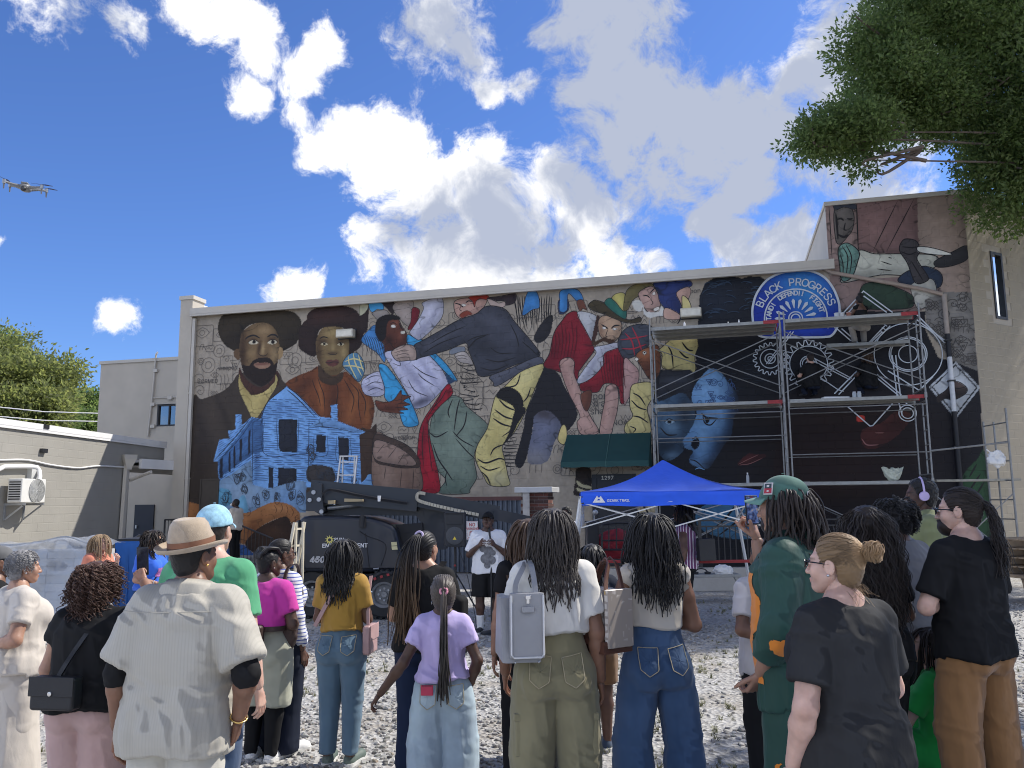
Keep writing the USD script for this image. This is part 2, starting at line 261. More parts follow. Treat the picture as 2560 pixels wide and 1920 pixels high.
# ---------------------------------------------------------------- the mural: paint laid out on the wall, back to front
# crops of the photograph that the tracing was read from: origin and scale
CROP = {'A':(440,680,.36166),'B':(900,680,.36157),'C':(1560,660,.36166),'D':(1960,460,.48232),'E':(360,1000,.30139)}
MURAL = """
F A 62,53,46 1 0 112,905 175,880 240,858 330,820 390,760 440,700 570,690 700,690 745,760 820,800 900,1000 900,1640 70,1640
G A 48,40,36 180,1250 70,330 0 .7
G A 80,68,58 240,1000 60,160 -20 .5
G A 46,38,34 330,980 25,150 -25 .7
G A 46,38,34 180,1090 25,130 -20 .6
F A 74,46,38 1 0 440,660 470,720 520,770 590,795 660,750 700,680 715,760 690,800 620,835 540,855 470,800 436,730
F A 201,182,118 0 0 440,700 430,760 440,830 478,910 520,1000 560,1008 600,950 650,860 690,800 705,740 690,708 684,760 640,806 600,835 560,848 520,852 470,795 446,745
G A 160,140,85 470,800 30,120 -25 .7
G A 165,145,92 600,900 60,40 -50 .6
F A 52,43,31 1 0 295,430 292,370 308,315 350,285 440,275 580,268 700,262 790,270 842,300 866,345 862,420 832,490 780,525 715,545 690,420 600,362 520,362 458,420 432,545 370,528 325,490
G A 72,62,42 560,300 200,40 0 .6
G A 34,27,22 420,470 90,50 20 .8
G A 34,27,22 790,470 60,70 -20 .7
F A 118,95,66 1 0 452,430 485,390 540,358 600,350 660,370 702,430 715,530 705,610 690,690 650,750 590,785 520,750 468,690 443,600 436,530
G A 60,42,30 460,560 35,190 0 .9
G A 160,134,98 610,405 55,32 0 .7
G A 165,140,102 680,560 28,60 0 .7
G A 150,126,90 520,560 38,34 0 .5
G A 172,148,108 600,530 16,50 0 .8
G A 58,42,32 575,525 16,52 10 .85
G A 70,52,38 530,470 50,26 0 .75
G A 70,52,38 665,465 44,24 0 .75
G A 70,52,40 598,585 45,14 0 .7
F A 36,26,23 1 0 455,640 500,650 540,608 600,590 655,600 680,640 700,620 692,690 652,752 590,790 520,752 470,700
F A 150,116,95 1 0 538,640 562,626 590,630 620,624 652,636 640,658 592,670 555,660
G A 100,60,52 595,636 60,8 0 .9
G A 116,92,66 595,700 26,16 0 .8
F A 98,74,52 1 0 432,533 402,545 400,575 412,598 440,604
F A 150,124,88 1 0 714,522 738,535 738,575 726,596 708,602
S A K 14 478,466 500,448 540,438 582,458
S A K 14 630,450 660,434 690,438 708,458
F A 200,190,165 1 0 502,488 520,474 548,472 570,490 545,500 520,500
F A 20,16,15 1 0 530,474 545,472 553,484 545,496 530,494
S A K 5 496,490 520,472 550,470 576,490
F A 200,190,165 1 0 632,488 652,472 680,470 700,484 680,497 652,499
F A 20,16,15 1 0 660,472 674,471 682,482 674,494 660,492
S A K 5 628,490 652,471 682,468 706,484
S A K 5 568,560 580,574 600,580 622,576 636,560
F A 110,62,36 1 0 760,768 830,722 930,682 985,650 1040,700 1140,700 1180,690 1260,762 1340,832 1372,930 1362,1020 1335,1110 1310,1112 1200,1100 1000,1010 880,900 790,820
G A 150,92,52 1000,860 22,130 -8 .9
G A 152,94,54 1230,900 40,190 15 .7
G A 150,92,50 1320,980 26,120 0 .6
G A 66,36,26 1090,900 40,170 0 .8
G A 66,36,26 880,790 50,90 50 .6
S A K 6 940,740 960,800 985,860 1000,930
S A K 6 980,730 1000,790 1022,850 1030,960
S A K 6 1100,740 1120,820 1110,920 1130,1010
S A K 6 1160,740 1200,810 1230,880 1210,980
S A K 6 1200,760 1260,830 1262,930 1280,1040
S A K 6 1260,800 1310,900 1300,1000
F A 62,46,37 1 0 1262,1112 1340,1090 1388,1060 1382,1300 1380,1540 1262,1540
F A 72,55,42 1 0 985,640 1050,705 1100,720 1150,690 1150,740 1100,780 1040,775 990,740
F A 44,30,28 1 0 845,500 848,440 850,400 880,350 905,325 912,288 960,252 1040,236 1140,232 1220,250 1268,295 1290,370 1292,460 1270,522 1220,562 1192,600 1170,560 1184,470 1180,400 1100,378 1010,388 978,440 968,570 930,580 885,556 855,530
G A 70,44,38 1040,300 200,60 0 .7
F A 122,102,68 1 0 1008,392 1080,378 1150,388 1188,440 1198,520 1184,600 1150,680 1100,715 1050,705 1000,650 972,580 968,480
G A 70,52,36 985,560 30,140 0 .85
G A 166,146,100 1080,420 60,26 0 .6
G A 168,148,104 1160,560 24,60 0 .6
G A 160,140,98 1085,520 14,46 0 .7
G A 68,50,36 1020,480 40,22 0 .7
G A 68,50,36 1140,480 40,22 0 .7
G A 64,48,36 1080,562 40,12 0 .7
G A 80,60,42 1085,680 60,22 0 .6
F A 96,58,52 1 0 1034,622 1060,604 1085,610 1110,604 1128,622 1110,646 1080,655 1052,645
S A K 6 1030,624 1060,628 1085,622 1126,624
S A K 9 992,462 1020,448 1056,458
S A K 9 1112,458 1146,446 1176,456
F A 196,184,150 1 0 1002,498 1024,486 1050,498 1024,508
F A 20,16,15 1 0 1016,490 1030,488 1036,498 1026,506 1016,502
F A 196,184,150 1 0 1116,500 1140,488 1164,498 1140,509
F A 20,16,15 1 0 1130,490 1144,489 1150,499 1140,507 1130,503
S A K 4 998,498 1024,484 1054,498
S A K 4 1112,500 1140,486 1168,498
S A K 5 1050,560 1070,570 1100,570 1118,558
F A 90,135,165 1 4 1150,640 1190,575 1240,557 1275,580 1302,640 1300,700 1262,760 1200,700
S A Y 10 1190,580 1200,640 1250,740
S A Y 10 1225,560 1240,630 1285,720
S A Y 10 1260,570 1280,640 1298,690
S A Y 10 1165,620 1230,600 1295,620
S A Y 10 1155,650 1230,650 1300,670
F A 122,170,224 0 0 765,790 850,852 990,1000 1072,1010 1070,920 1116,915 1118,1030 1200,1062 1310,1105 1268,1125 1275,1300 1280,1460 1340,1402 1366,1412 1372,1500 1240,1490 900,1490 895,1640 270,1640 275,1520 330,1480 295,1430 288,1312 258,1308 280,1230 300,1158 370,1150 358,1095 410,1090 412,985 452,985 455,1060 520,1003 585,1015 610,940 650,880
G A 70,110,165 560,1250 20,260 0 .6
G A 90,132,188 720,950 160,60 0 .5
G A 76,118,170 1000,1250 300,60 0 .4
F A 76,118,170 0 0 524,1010 586,1018 600,960 606,1240 530,1260 300,1420 290,1310 420,1150
F A 118,162,214 0 0 1000,1010 1108,1030 1310,1105 1262,1112 1060,1072 925,1064
F A 34,38,50 0 0 710,1020 840,1018 835,1248 720,1242 709,1200
F A 34,38,50 0 0 970,1125 1035,1130 1035,1250 968,1245
F A 34,38,50 0 0 1120,1138 1195,1150 1195,1305 1125,1295
F A 34,38,50 0 0 640,1350 672,1352 672,1490 640,1490
F A 34,38,50 0 0 705,1352 832,1358 835,1440 790,1490 705,1510
F A 34,38,50 0 0 500,1105 516,1090 512,1250 497,1270
F A 34,38,50 0 0 440,1160 459,1148 455,1300 438,1312
F A 34,38,50 0 0 398,1206 411,1198 410,1350 396,1356
F A 34,38,50 0 0 365,1245 378,1238 377,1380 363,1386
F A 34,38,50 0 0 303,1300 325,1280 322,1420 303,1426
F A 62,58,58 1 0 918,1340 1060,1345 1092,1380 1092,1450 918,1450
F A 126,158,192 0 0 290,1450 380,1400 520,1300 530,1470 640,1500 840,1440 900,1450 900,1660 275,1660
G A 150,170,190 460,1530 130,90 0 .6
G A 100,140,190 780,1560 100,60 0 .6
S A K 7 765,792 850,856 990,1004
S A K 7 765,812 840,876 960,1000
S A K 7 765,792 650,882 612,942 590,1012
S A K 7 520,1004 420,1130 262,1306
S A K 5 535,1016 440,1150 300,1300
S A K 5 530,1020 530,1460
S A K 5 920,1010 915,1420
S A K 4 612,1020 610,1255 850,1262 915,1255
S A K 4 692,1010 706,1250
S A K 4 848,1010 842,1255
S A K 4 925,1066 1060,1074 1262,1114
S A K 4 955,1120 955,1255 1045,1262 1045,1125
S A K 4 1110,1130 1112,1300 1205,1310 1205,1140
S A K 4 530,1285 610,1275
F A 105,170,205 1 0 280,1510 330,1495 378,1520 382,1600 330,1620 272,1608
F A 118,178,212 1 0 430,1580 470,1540 492,1600 496,1660 430,1660
F A 112,158,205 1 0 1230,1490 1300,1450 1330,1400 1366,1412 1372,1505 1300,1500
F E 166,112,70 1 0 345,852 480,872 700,915 860,935 960,890 1060,850 1140,848 1230,880 1290,940 1290,1010 1265,1060 1240,1064 1190,975 1100,985 960,1055 900,1135 820,1195 700,1110 345,1000
G E 120,76,46 640,1010 200,40 15 .7
G E 190,136,90 1120,900 100,26 5 .7
G E 110,68,42 900,1060 50,90 35 .7
S E N 6 1140,860 1150,900 1130,940
S E N 6 1180,870 1195,910 1180,950
S E N 6 1220,890 1240,930 1225,970
S E N 6 1080,870 1100,910 1090,940
S E N 7 1280,950 1255,975 1262,1030 1240,1058
F E 52,37,30 1 0 840,1195 880,1130 960,1055 1100,988 1190,970 1240,1062 1292,1030 1300,1330 1100,1330 900,1260
G E 80,56,42 1060,1090 120,50 10 .7
F E 58,98,160 1 0 690,1240 820,1200 900,1265 1100,1335 1300,1335 1300,1500 690,1500
F B 46,34,34 1 0 0,300 30,240 60,230 60,310 50,400 20,430 0,440
F B 178,176,150 1 3 0,230 45,222 60,232 40,275 0,300
F B 152,144,138 1 4 85,280 170,262 205,292 190,330 130,332 105,315
F B 72,158,212 1 4 60,222 110,205 155,212 162,258 120,258 80,278
F B 44,34,36 1 0 150,210 230,196 240,260 225,300 200,270
F B 164,150,142 1 4 225,240 260,205 330,198 368,205 366,270 370,350 345,378 310,360 270,320 245,290
F B 118,30,42 1 4 362,250 410,258 405,310 372,390 330,396 352,340
F B 190,190,206 1 4 430,214 500,185 568,182 575,290 525,370 440,452 400,472 345,424 362,390 402,330 440,252
G B 130,130,150 430,400 30,70 40 .7
G B 140,140,160 510,300 20,90 30 .6
F B 74,138,200 1 4 8,470 58,402 105,368 118,440 160,500 178,570 168,625 120,562 60,520
F B 70,38,30 1 0 176,470 246,520 236,565 172,575
F B 86,47,36 1 4 125,440 130,370 150,322 220,300 268,330 288,370 320,420 330,470 302,512 240,528 205,488 170,500
G B 140,84,66 250,350 30,26 0 .7
G B 130,74,58 285,430 20,34 20 .6
G B 46,26,22 200,470 34,30 0 .8
F B 25,21,23 1 0 104,402 118,330 182,294 262,304 274,328 205,335 182,382 178,450 142,482 116,450
F B 210,205,195 1 2 212,372 232,362 248,376 232,388
F B 205,200,185 0 2 278,412 310,404 314,424 288,432
S B K 6 205,362 230,350 255,364
S B K 6 268,350 285,385 300,400
F B 190,190,212 1 4 170,562 250,545 330,602 400,580 470,560 560,660 610,772 582,802 500,890 450,930 370,942 340,862 280,760 220,662
G B 140,140,168 400,760 24,150 -35 .7
G B 140,140,168 480,700 20,140 -35 .6
G B 150,150,175 300,660 20,110 -35 .6
G B 60,60,76 420,900 80,26 -20 .8
S B K 6 400,700 440,740 520,790
S B K 6 360,640 440,700 540,740
S B K 6 330,740 380,820 470,860
S B K 5 250,560 280,645 225,630
F B 190,190,212 1 4 10,762 60,712 140,690 176,780 170,842 110,862 30,842
G B 120,120,146 80,800 70,16 10 .7
S B K 5 30,750 90,720 150,720
S B K 5 40,790 100,760 165,770
S B K 5 50,825 110,800 168,820
F B 60,158,212 1 5 128,652 170,640 212,680 290,790 340,872 372,940 402,1022 396,1062 308,1066 270,970 240,938 172,872 170,800
S B K 5 240,740 255,730
S B K 5 290,800 305,790
S B K 5 330,870 345,862
F B 60,158,212 1 5 330,432 400,470 432,470 520,560 600,640 672,746 640,742 560,662 470,566 400,520 330,500
F B 40,62,90 1 0 590,700 640,742 668,750 630,770 610,772
F B 110,62,46 1 4 105,890 170,900 230,886 282,818 292,848 352,860 302,890 346,916 300,930 332,950 272,960 302,978 200,972 130,952
G B 70,38,30 200,940 70,20 0 .7
S B K 4 235,890 290,880
S B K 4 240,915 320,905
S B K 4 240,935 310,940
F B 112,126,113 1 5 635,856 700,872 740,930 880,1050 872,1112 802,1222 790,1300 808,1402 800,1440 762,1500 740,1532 548,1528 592,1440 545,1382 520,1302 485,1200 480,1120 500,1000 560,920
G B 78,92,84 560,1000 30,110 30 .6
G B 128,142,128 700,1200 90,110 0 .5
G B 84,104,92 640,1480 90,60 0 .5
S B K 9 640,880 610,960 620,1010
S B K 9 690,880 670,960 650,1100
S B K 9 740,960 720,1060 660,1140
S B K 10 500,1180 540,1290 600,1380 640,1440
S B K 8 640,1100 700,1160 790,1210
S B K 8 660,1150 740,1240 795,1290
S B K 8 600,1380 590,1430 600,1480
S B K 9 480,1110 530,1140 610,1100
F B 162,26,46 1 5 600,780 635,802 636,850 560,922 500,992 472,1050 486,1160 520,1302 545,1412 545,1522 410,1520 415,1380 396,1280 402,1180 416,1080 452,1000 500,930
G B 108,16,34 440,1150 24,160 5 .7
G B 110,18,36 560,860 60,20 -45 .6
S B K 6 560,840 520,920 460,1010
S B K 6 600,810 560,880 500,950
S B K 6 440,1060 430,1200 440,1350
S B K 6 470,1080 480,1220 500,1380
F B 188,150,136 1 5 650,250 660,198 750,180 792,210 822,172 880,166 870,222 830,272 780,312 700,322 668,300
F B 152,48,36 1 4 750,176 800,162 880,160 886,192 830,185 802,205 792,242 778,204
F B 128,58,44 1 3 688,300 715,275 745,268 776,290 740,302 710,318
S B K 9 655,215 690,225 715,245
S B K 9 730,215 750,200 775,205
S B K 5 700,230 690,260 705,270
F B 225,220,210 1 2 700,228 718,220 734,230 716,238
F B 60,48,52 1 4 880,180 980,165 1075,150 1070,210 1010,230 1000,200 930,200
F B 180,160,150 1 4 880,186 930,200 960,215 1000,205 1002,236 960,248 910,240
F B 60,62,72 1 6 372,512 440,470 560,402 680,332 800,290 862,242 930,235 1010,262 1060,332 1120,402 1180,472 1238,548 1244,570 1222,590 1050,652 900,716 820,716 790,642 750,542 728,492 600,542 420,592 385,602
G B 84,86,98 900,330 120,40 20 .6
G B 86,88,100 560,460 140,24 -25 .6
G B 40,42,50 850,520 120,60 20 .7
G B 44,46,54 1120,560 60,60 40 .6
G B 80,82,94 1050,420 60,60 40 .5
S B K 7 440,560 560,490 700,440
S B K 7 480,500 600,430 740,370
S B K 7 740,480 800,450 900,430
S B K 8 740,540 800,470 870,440
S B K 7 900,520 960,560 1060,560
S B K 7 860,600 960,620 1080,590
S B K 7 1040,360 1080,440 1100,520
S B K 7 830,660 920,680 1030,640
S B K 7 1120,480 1180,530 1220,570
F B 90,92,104 1 5 900,720 1050,662 1226,586 1262,632 1100,702 945,790 920,760
F B 176,154,142 1 5 222,545 300,505 376,516 388,600 330,612 262,616 228,585
S B K 4 235,560 300,540 340,545
S B K 4 240,580 300,565 340,570
S B K 4 250,600 310,588 350,592
F B 116,122,132 1 3 618,546 660,520 720,518 724,550 670,560 630,572
F B 182,172,166 1 4 655,572 720,550 762,590 782,640 740,632 690,622
S B K 4 660,585 700,575 740,585
S B K 4 670,600 710,595 745,605
F B 28,27,32 1 0 1268,650 1370,702 1420,802 1480,900 1502,1000 1432,1100 1380,1062 1300,962 1212,1002 1182,1152 1152,1282 1112,1356 1068,1322 1100,1200 1130,1080 1150,960 1210,820
F B 104,108,128 1 0 1210,990 1302,960 1392,1062 1342,1182 1290,1312 1160,1312 1192,1100
G B 130,128,130 1200,1290 110,60 0 .8
G B 60,54,58 1270,980 90,40 20 .8
F B 204,190,128 1 5 1262,632 1272,662 1212,802 1152,952 1102,1050 1052,1130 985,1200 1002,1302 1022,1402 1030,1475 900,1475 850,1402 800,1302 810,1202 880,1080 910,950 940,852 1000,792 1108,692
G B 170,155,96 930,1150 60,140 25 .6
G B 222,210,150 1150,720 70,40 -40 .6
G B 170,165,140 970,1430 70,50 0 .6
F B 26,24,26 1 0 940,860 985,800 1050,800 1108,842 1132,920 1100,990 1080,1010 1062,935 1010,900
F B 26,24,26 1 0 1080,940 1150,950 1090,1050 1052,1130 985,1200 1030,1110
S B K 12 960,880 1010,930 1080,960
S B K 12 930,950 1000,1000 1070,1020
S B K 12 920,1010 980,1050 1050,1070
S B K 10 1000,800 1080,780 1110,700
S B K 10 1130,900 1160,860 1180,800
S B K 10 900,1270 930,1220 1000,1190
S B K 12 810,1290 870,1320 960,1290 1000,1300
S B K 10 830,1340 890,1370 970,1350
S B K 9 840,1380 880,1420 900,1470
S B K 9 1100,1000 1060,1080 980,1140
F B 202,184,122 1 5 1390,1072 1418,1058 1432,1120 1412,1192 1368,1160
F B 130,28,42 1 6 1402,330 1440,286 1502,276 1562,390 1610,500 1622,540 1562,622 1512,692 1500,742 1380,692 1270,652 1310,562 1342,420
G B 92,18,32 1340,560 40,110 20 .7
G B 92,18,32 1450,600 60,40 30 .6
F B 136,28,42 1 6 1702,530 1780,520 1822,582 1826,692 1838,800 1832,900 1800,902 1780,792 1692,772 1640,832 1532,822 1522,772 1600,732 1652,652
G B 90,18,30 1580,800 60,24 0 .8
G B 96,20,32 1780,700 40,80 0 .5
F B 192,192,194 1 4 1502,280 1600,286 1652,332 1622,420 1620,502 1560,402
G B 130,132,136 1600,440 20,80 0 .7
F B 188,152,140 1 5 1380,622 1440,590 1482,622 1480,702 1520,802 1562,932 1602,1012 1652,1112 1530,1122 1500,1042 1520,992 1450,852 1400,722
G B 148,112,104 1430,760 24,160 -15 .6
F B 190,154,142 1 5 1700,800 1760,776 1786,832 1780,952 1752,1062 1732,1122 1660,1122 1670,1002 1690,902
G B 150,116,106 1690,950 16,150 8 .6
F B 108,64,50 1 4 1530,842 1600,820 1592,922 1562,962 1532,902
F B 60,38,32 1 0 1640,300 1662,330 1642,420 1616,500 1600,480 1620,380
F B 188,156,128 1 5 1650,330 1700,300 1790,330 1812,390 1790,452 1740,482 1690,472 1652,420
G B 132,100,80 1665,400 20,60 0 .7
F B 66,44,30 1 0 1608,492 1650,470 1690,450 1720,462 1762,470 1742,502 1680,480 1625,512
S B K 10 1668,362 1700,382 1716,392
S B K 10 1735,392 1760,372 1795,368
F B 225,220,210 1 2 1674,384 1690,378 1704,390 1688,396
F B 225,220,210 1 2 1745,394 1762,386 1778,394 1762,402
S B K 5 1716,392 1700,440 1716,450
F B 72,62,42 1 5 1578,232 1600,205 1640,195 1740,240 1802,310 1870,330 1936,312 1936,346 1840,352 1760,322 1680,290 1600,262
F B 48,112,98 1 4 1690,212 1720,180 1760,200 1820,270 1842,240 1838,322 1790,304 1722,252
F B 200,188,110 1 4 1740,180 1772,150 1830,150 1846,240 1820,270 1770,210
F B 196,196,206 1 4 1618,522 1690,505 1780,488 1792,520 1692,562 1682,642 1602,732 1520,772 1504,742 1570,642 1632,562
G B 140,140,156 1600,660 16,110 30 .7
F B 68,138,204 1 4 1160,140 1222,138 1242,240 1190,262 1128,302 1128,252
F B 40,52,90 1 4 1372,200 1432,180 1442,262 1380,292
F B 68,138,204 1 4 1390,128 1500,120 1545,190 1502,202 1440,150 1432,262 1382,272 1380,200
F B 106,64,50 1 4 1498,204 1542,195 1568,262 1542,252 1520,272
F B 40,38,42 1 0 1200,452 1270,332 1332,300 1312,430 1240,492
F B 66,70,80 1 5 1782,502 1800,432 1850,382 1900,366 1936,360 2010,372 2020,420 2000,500 1940,562 1840,602 1800,562
S B R 9 1830,420 1880,480 1900,580
S B R 9 1880,380 1920,460 1950,550
S B R 9 1800,470 1880,460 1990,440
S B R 9 1810,530 1890,530 1980,500
S B K 3 1060,150 1075,250 1100,340
S B K 3 1090,140 1100,220 1130,330
F B 126,103,90 1 5 104,1130 200,1142 330,1200 400,1282 416,1342 412,1524 104,1514
G B 160,136,122 180,1420 50,100 0 .5
G B 104,80,68 330,1430 60,110 0 .5
F B 72,57,50 1 4 100,1128 220,1150 340,1210 412,1300 412,1345 380,1352 300,1356 200,1340 102,1302
F B 146,122,110 1 4 102,1168 200,1182 300,1232 372,1292 380,1338 250,1332 102,1292
S B K 4 170,1190 120,1250
S B K 4 250,1215 190,1290
S B K 4 310,1250 260,1330
S B K 4 180,1345 165,1440
S B K 4 290,1360 275,1510
S B K 4 370,1356 365,1510
F B 52,42,38 1 0 1500,1360 1590,1355 1600,1480 1560,1540 1480,1540 1490,1440
F B 196,186,150 1 3 1500,1440 1540,1466 1596,1480 1596,1500 1530,1490 1500,1465
F B 196,186,150 1 3 1500,1490 1560,1510 1600,1512 1600,1530 1540,1526 1502,1512
F C 118,108,70 1 4 0,262 20,182 80,140 150,130 204,150 120,210 60,252 30,312 0,322
F C 186,152,140 1 5 100,202 150,165 204,158 240,222 252,282 230,322 180,342 140,302 112,252
F C 208,206,200 1 0 128,272 150,325 190,332 240,330 260,290 288,352 240,360 180,372 138,345
F C 200,198,190 1 0 60,260 110,252 130,290 110,330 70,310
S C K 8 128,215 160,220 180,235
S C K 8 180,200 200,180 215,165
S C K 5 180,235 200,270 185,282
F C 215,208,200 1 2 195,200 212,192 218,210 200,216
F C 222,216,206 1 2 205,310 240,294 244,312 214,328
F C 44,58,112 1 4 206,130 330,120 445,112 470,150 402,190 392,330 330,342 252,272 232,192
G C 28,38,80 360,260 50,60 0 .7
F C 194,158,142 1 4 288,302 390,352 392,382 280,376
F C 194,158,142 1 4 364,196 440,158 462,200 412,292 382,252
F C 204,190,130 1 5 402,222 440,240 464,302 422,342 372,412 386,380 402,302
F C 20,22,30 0 0 192,1190 212,740 260,730 495,745 500,470 512,400 522,222 562,132 622,96 760,85 816,99 862,86 940,86 1000,120 1010,330 1300,420 1664,420 1664,2200 190,2200
G C 24,36,54 640,240 120,120 0 .7
G C 30,16,14 1250,1350 420,360 0 .9
F C 186,148,142 1 4 0,662 60,690 102,742 92,832 30,932 0,962
F C 124,74,48 1 5 108,602 170,575 232,562 252,642 244,762 182,800 120,712 82,642
G C 176,112,74 150,620 50,40 0 .7
G C 70,40,30 160,720 60,50 30 .7
F C 225,220,205 1 3 128,612 142,600 156,612 142,628
F C 225,220,205 1 3 74,656 88,646 102,658 86,672
F C 20,16,15 1 0 136,610 146,608 148,618 138,620
F C 204,190,130 1 5 236,602 280,560 330,520 420,508 496,500 512,570 490,642 490,745 400,732 270,722 262,622
S C K 10 300,560 330,620 340,720
S C K 12 400,540 440,590 480,600
S C K 12 380,600 420,640 450,650
F C 204,190,130 1 5 48,852 100,822 190,822 212,900 162,992 182,1102 172,1172 20,1172 8,1112 60,1052 40,982
G C 172,158,100 110,930 40,80 0 .5
S C K 10 60,890 110,920 150,980
S C K 10 50,940 100,990 160,1010
S C K 10 60,1050 110,1060 170,1100
S C K 8 40,1120 80,1140 60,1168
F C 66,92,118 1 0 190,1052 236,900 300,880 392,870 470,960 492,1102 422,1202 402,1302 300,1362 240,1302 202,1182
G C 116,150,178 330,1130 60,50 0 .7
G C 28,38,52 420,1020 50,110 0 .85
G C 30,42,56 290,1260 90,60 0 .8
G C 120,150,178 330,1320 40,26 0 .6
F C 38,40,48 1 0 240,862 262,745 370,735 472,742 490,872 470,952 400,890 240,950
G C 66,72,82 360,800 100,20 0 .6
F C 150,178,200 1 0 285,1092 312,1074 350,1090 312,1106
F C 16,20,28 1 0 302,1078 322,1078 328,1092 318,1103 302,1100
S C K 6 278,1094 312,1070 360,1090
S C K 10 250,1130 300,1180 370,1180
F C 104,146,190 1 0 468,942 480,862 522,792 592,726 660,742 722,822 780,900 802,1002 762,1052 742,1182 692,1252 642,1332 582,1412 502,1402 456,1372 456,1332 480,1292 422,1272 410,1212 442,1172 490,1082 502,1002
G C 136,176,214 600,860 110,100 0 .6
G C 40,66,100 742,1120 40,180 8 .8
G C 60,92,136 660,1300 60,90 30 .8
G C 30,48,76 450,1330 40,26 0 .7
G C 20,24,36 806,960 62,230 0 .96
G C 18,20,28 740,1290 95,120 30 .96
G C 18,20,28 640,1410 80,50 20 .9
G C 46,74,110 520,1010 40,30 0 .6
G C 136,176,212 540,1200 40,60 0 .5
S C K 12 535,1030 570,1060 650,1066
S C K 9 545,1050 560,1100 600,1112 640,1072
F C 14,18,28 1 0 562,1060 588,1062 586,1092 566,1098
S C K 14 470,1210 500,1200 515,1240 500,1280
F C 14,18,28 1 0 462,1240 490,1210 514,1230 506,1272 480,1280
S C K 8 456,1352 500,1365 560,1420
S C B 5 490,1420 520,1410 560,1424
F C 66,28,28 1 0 785,1382 860,1310 905,1318 962,1312 980,1330 920,1360 850,1390
G C 100,46,44 850,1350 40,14 -25 .6
S C M 4 790,1385 860,1350 930,1318
S C M 4 800,1390 870,1380 960,1340
F D 128,101,98 0 0 375,90 690,70 702,362 600,362 470,358 385,342 372,220
F D 152,134,122 0 0 690,70 925,30 955,380 1000,965 700,370
F D 150,128,122 0 0 205,95 375,90 385,342 300,512 250,500 232,400 208,110
F D 140,118,112 0 0 232,470 300,500 620,480 810,540 830,600 700,660 300,660 240,520
F D 108,102,98 1 4 262,132 330,108 362,160 356,232 330,272 290,312 266,280
S D K 9 270,185 295,180 310,190
S D K 9 325,180 345,182 356,178
S D K 12 275,260 310,275 335,262
S D K 7 318,200 312,235 326,240
S D K 10 268,150 275,220 280,290
F D 54,58,68 1 3 262,92 340,86 374,106 368,132 310,120 265,136
S D K 6 375,85 385,345
S D K 4 590,85 460,350
S D K 4 675,75 530,352
S D K 4 232,100 250,400
F D 196,196,182 1 5 385,345 470,362 600,362 780,370 792,420 720,462 640,476 500,472 300,512 330,442
G D 150,150,140 460,460 140,18 0 .7
S D K 5 500,400 560,420
S D K 5 480,440 560,450
S D K 5 540,380 560,385
F D 112,150,140 1 5 282,332 330,306 388,350 382,402 352,482 302,502 288,422
S D K 5 300,320 330,380 320,490
S D K 5 320,312 350,380 340,470
S D K 5 290,360 306,420 304,490
F D 46,58,78 1 4 600,512 622,462 720,426 802,452 822,502 780,542
F D 188,186,176 1 3 660,520 760,490 790,540 780,600 700,650 670,590
F D 74,70,72 1 5 598,342 616,292 652,285 692,302 702,352 690,392 742,472 742,502 682,512 640,412
S D K 6 612,325 660,330 690,325
S D K 6 605,350 650,365 690,350
S D K 6 660,400 690,450 720,500
F D 56,55,58 1 4 780,402 872,352 948,320 952,386 880,422 800,432
F D 222,222,212 1 4 697,324 780,334 872,364 800,368 700,352
F D 46,66,52 1 4 388,592 412,522 502,512 642,562 672,602 642,645 400,645
F D 130,126,121 0 0 728,600 830,560 975,560 1002,968 880,920 740,760
F D 22,22,29 0 0 250,700 300,660 730,660 735,760 800,900 880,920 1003,968 1100,2100 -100,2100 0,750
G D 34,15,13 330,1350 330,220 0 .95
G D 34,15,13 150,1500 300,200 0 .9
F D 200,205,210 0 0 750,1052 890,920 1018,1055 890,1218
F D 24,24,28 0 0 764,1052 890,934 1004,1055 890,1203
F D 200,205,210 0 0 773,1052 890,944 995,1055 890,1192
F D 72,60,58 1 3 792,1104 838,1070 866,1036 902,1024 948,1056 940,1088 880,1120 836,1112 800,1134
G D 30,26,28 860,1100 60,26 -20 .8
G D 104,88,82 910,1040 26,18 0 .7
S D K 4 862,1050 900,1060 940,1052
S D K 4 870,1080 905,1090 940,1080
F C 74,122,156 1 0 500,1720 600,1650 760,1640 900,1680 940,1800 860,1900 640,1880 520,1820
S C K 14 560,1880 680,1780 780,1660
S C K 12 650,1880 780,1780 880,1680
F C 196,180,146 1 0 20,1660 140,1650 230,1700 210,1800 60,1790
S C K 12 60,1670 100,1720 110,1780
S C K 12 120,1660 160,1710 180,1780
F D 46,78,52 1 0 900,1600 935,1500 1000,1430 1045,1405 1070,1900 930,1900
S D K 8 1000,1450 960,1520
S D K 8 1020,1500 960,1590
S D K 8 1040,1540 980,1640
F D 84,40,36 1 0 400,1332 410,1272 500,1240 590,1172 660,1202 600,1292 500,1362 430,1372
G D 40,18,16 580,1240 60,40 -30 .7
S D M 6 402,1320 430,1352 490,1352
S D M 4 470,1290 520,1290
F D 190,60,50 1 0 375,1205 410,1200 420,1225 385,1232
"""
INK = {'K':(24,22,25),'Y':(205,195,140),'W':(196,202,208),'R':(165,40,56),'N':(92,56,36),'B':(120,170,215),'M':(150,100,96),'G':(74,70,68)}
INK['D'] = (78,14,26)
def crop_uv(crop,pts):
 ox,oy,k = CROP[crop]
 return np.array([on_wall(ox + x * k,oy + y * k) for x,y in pts])
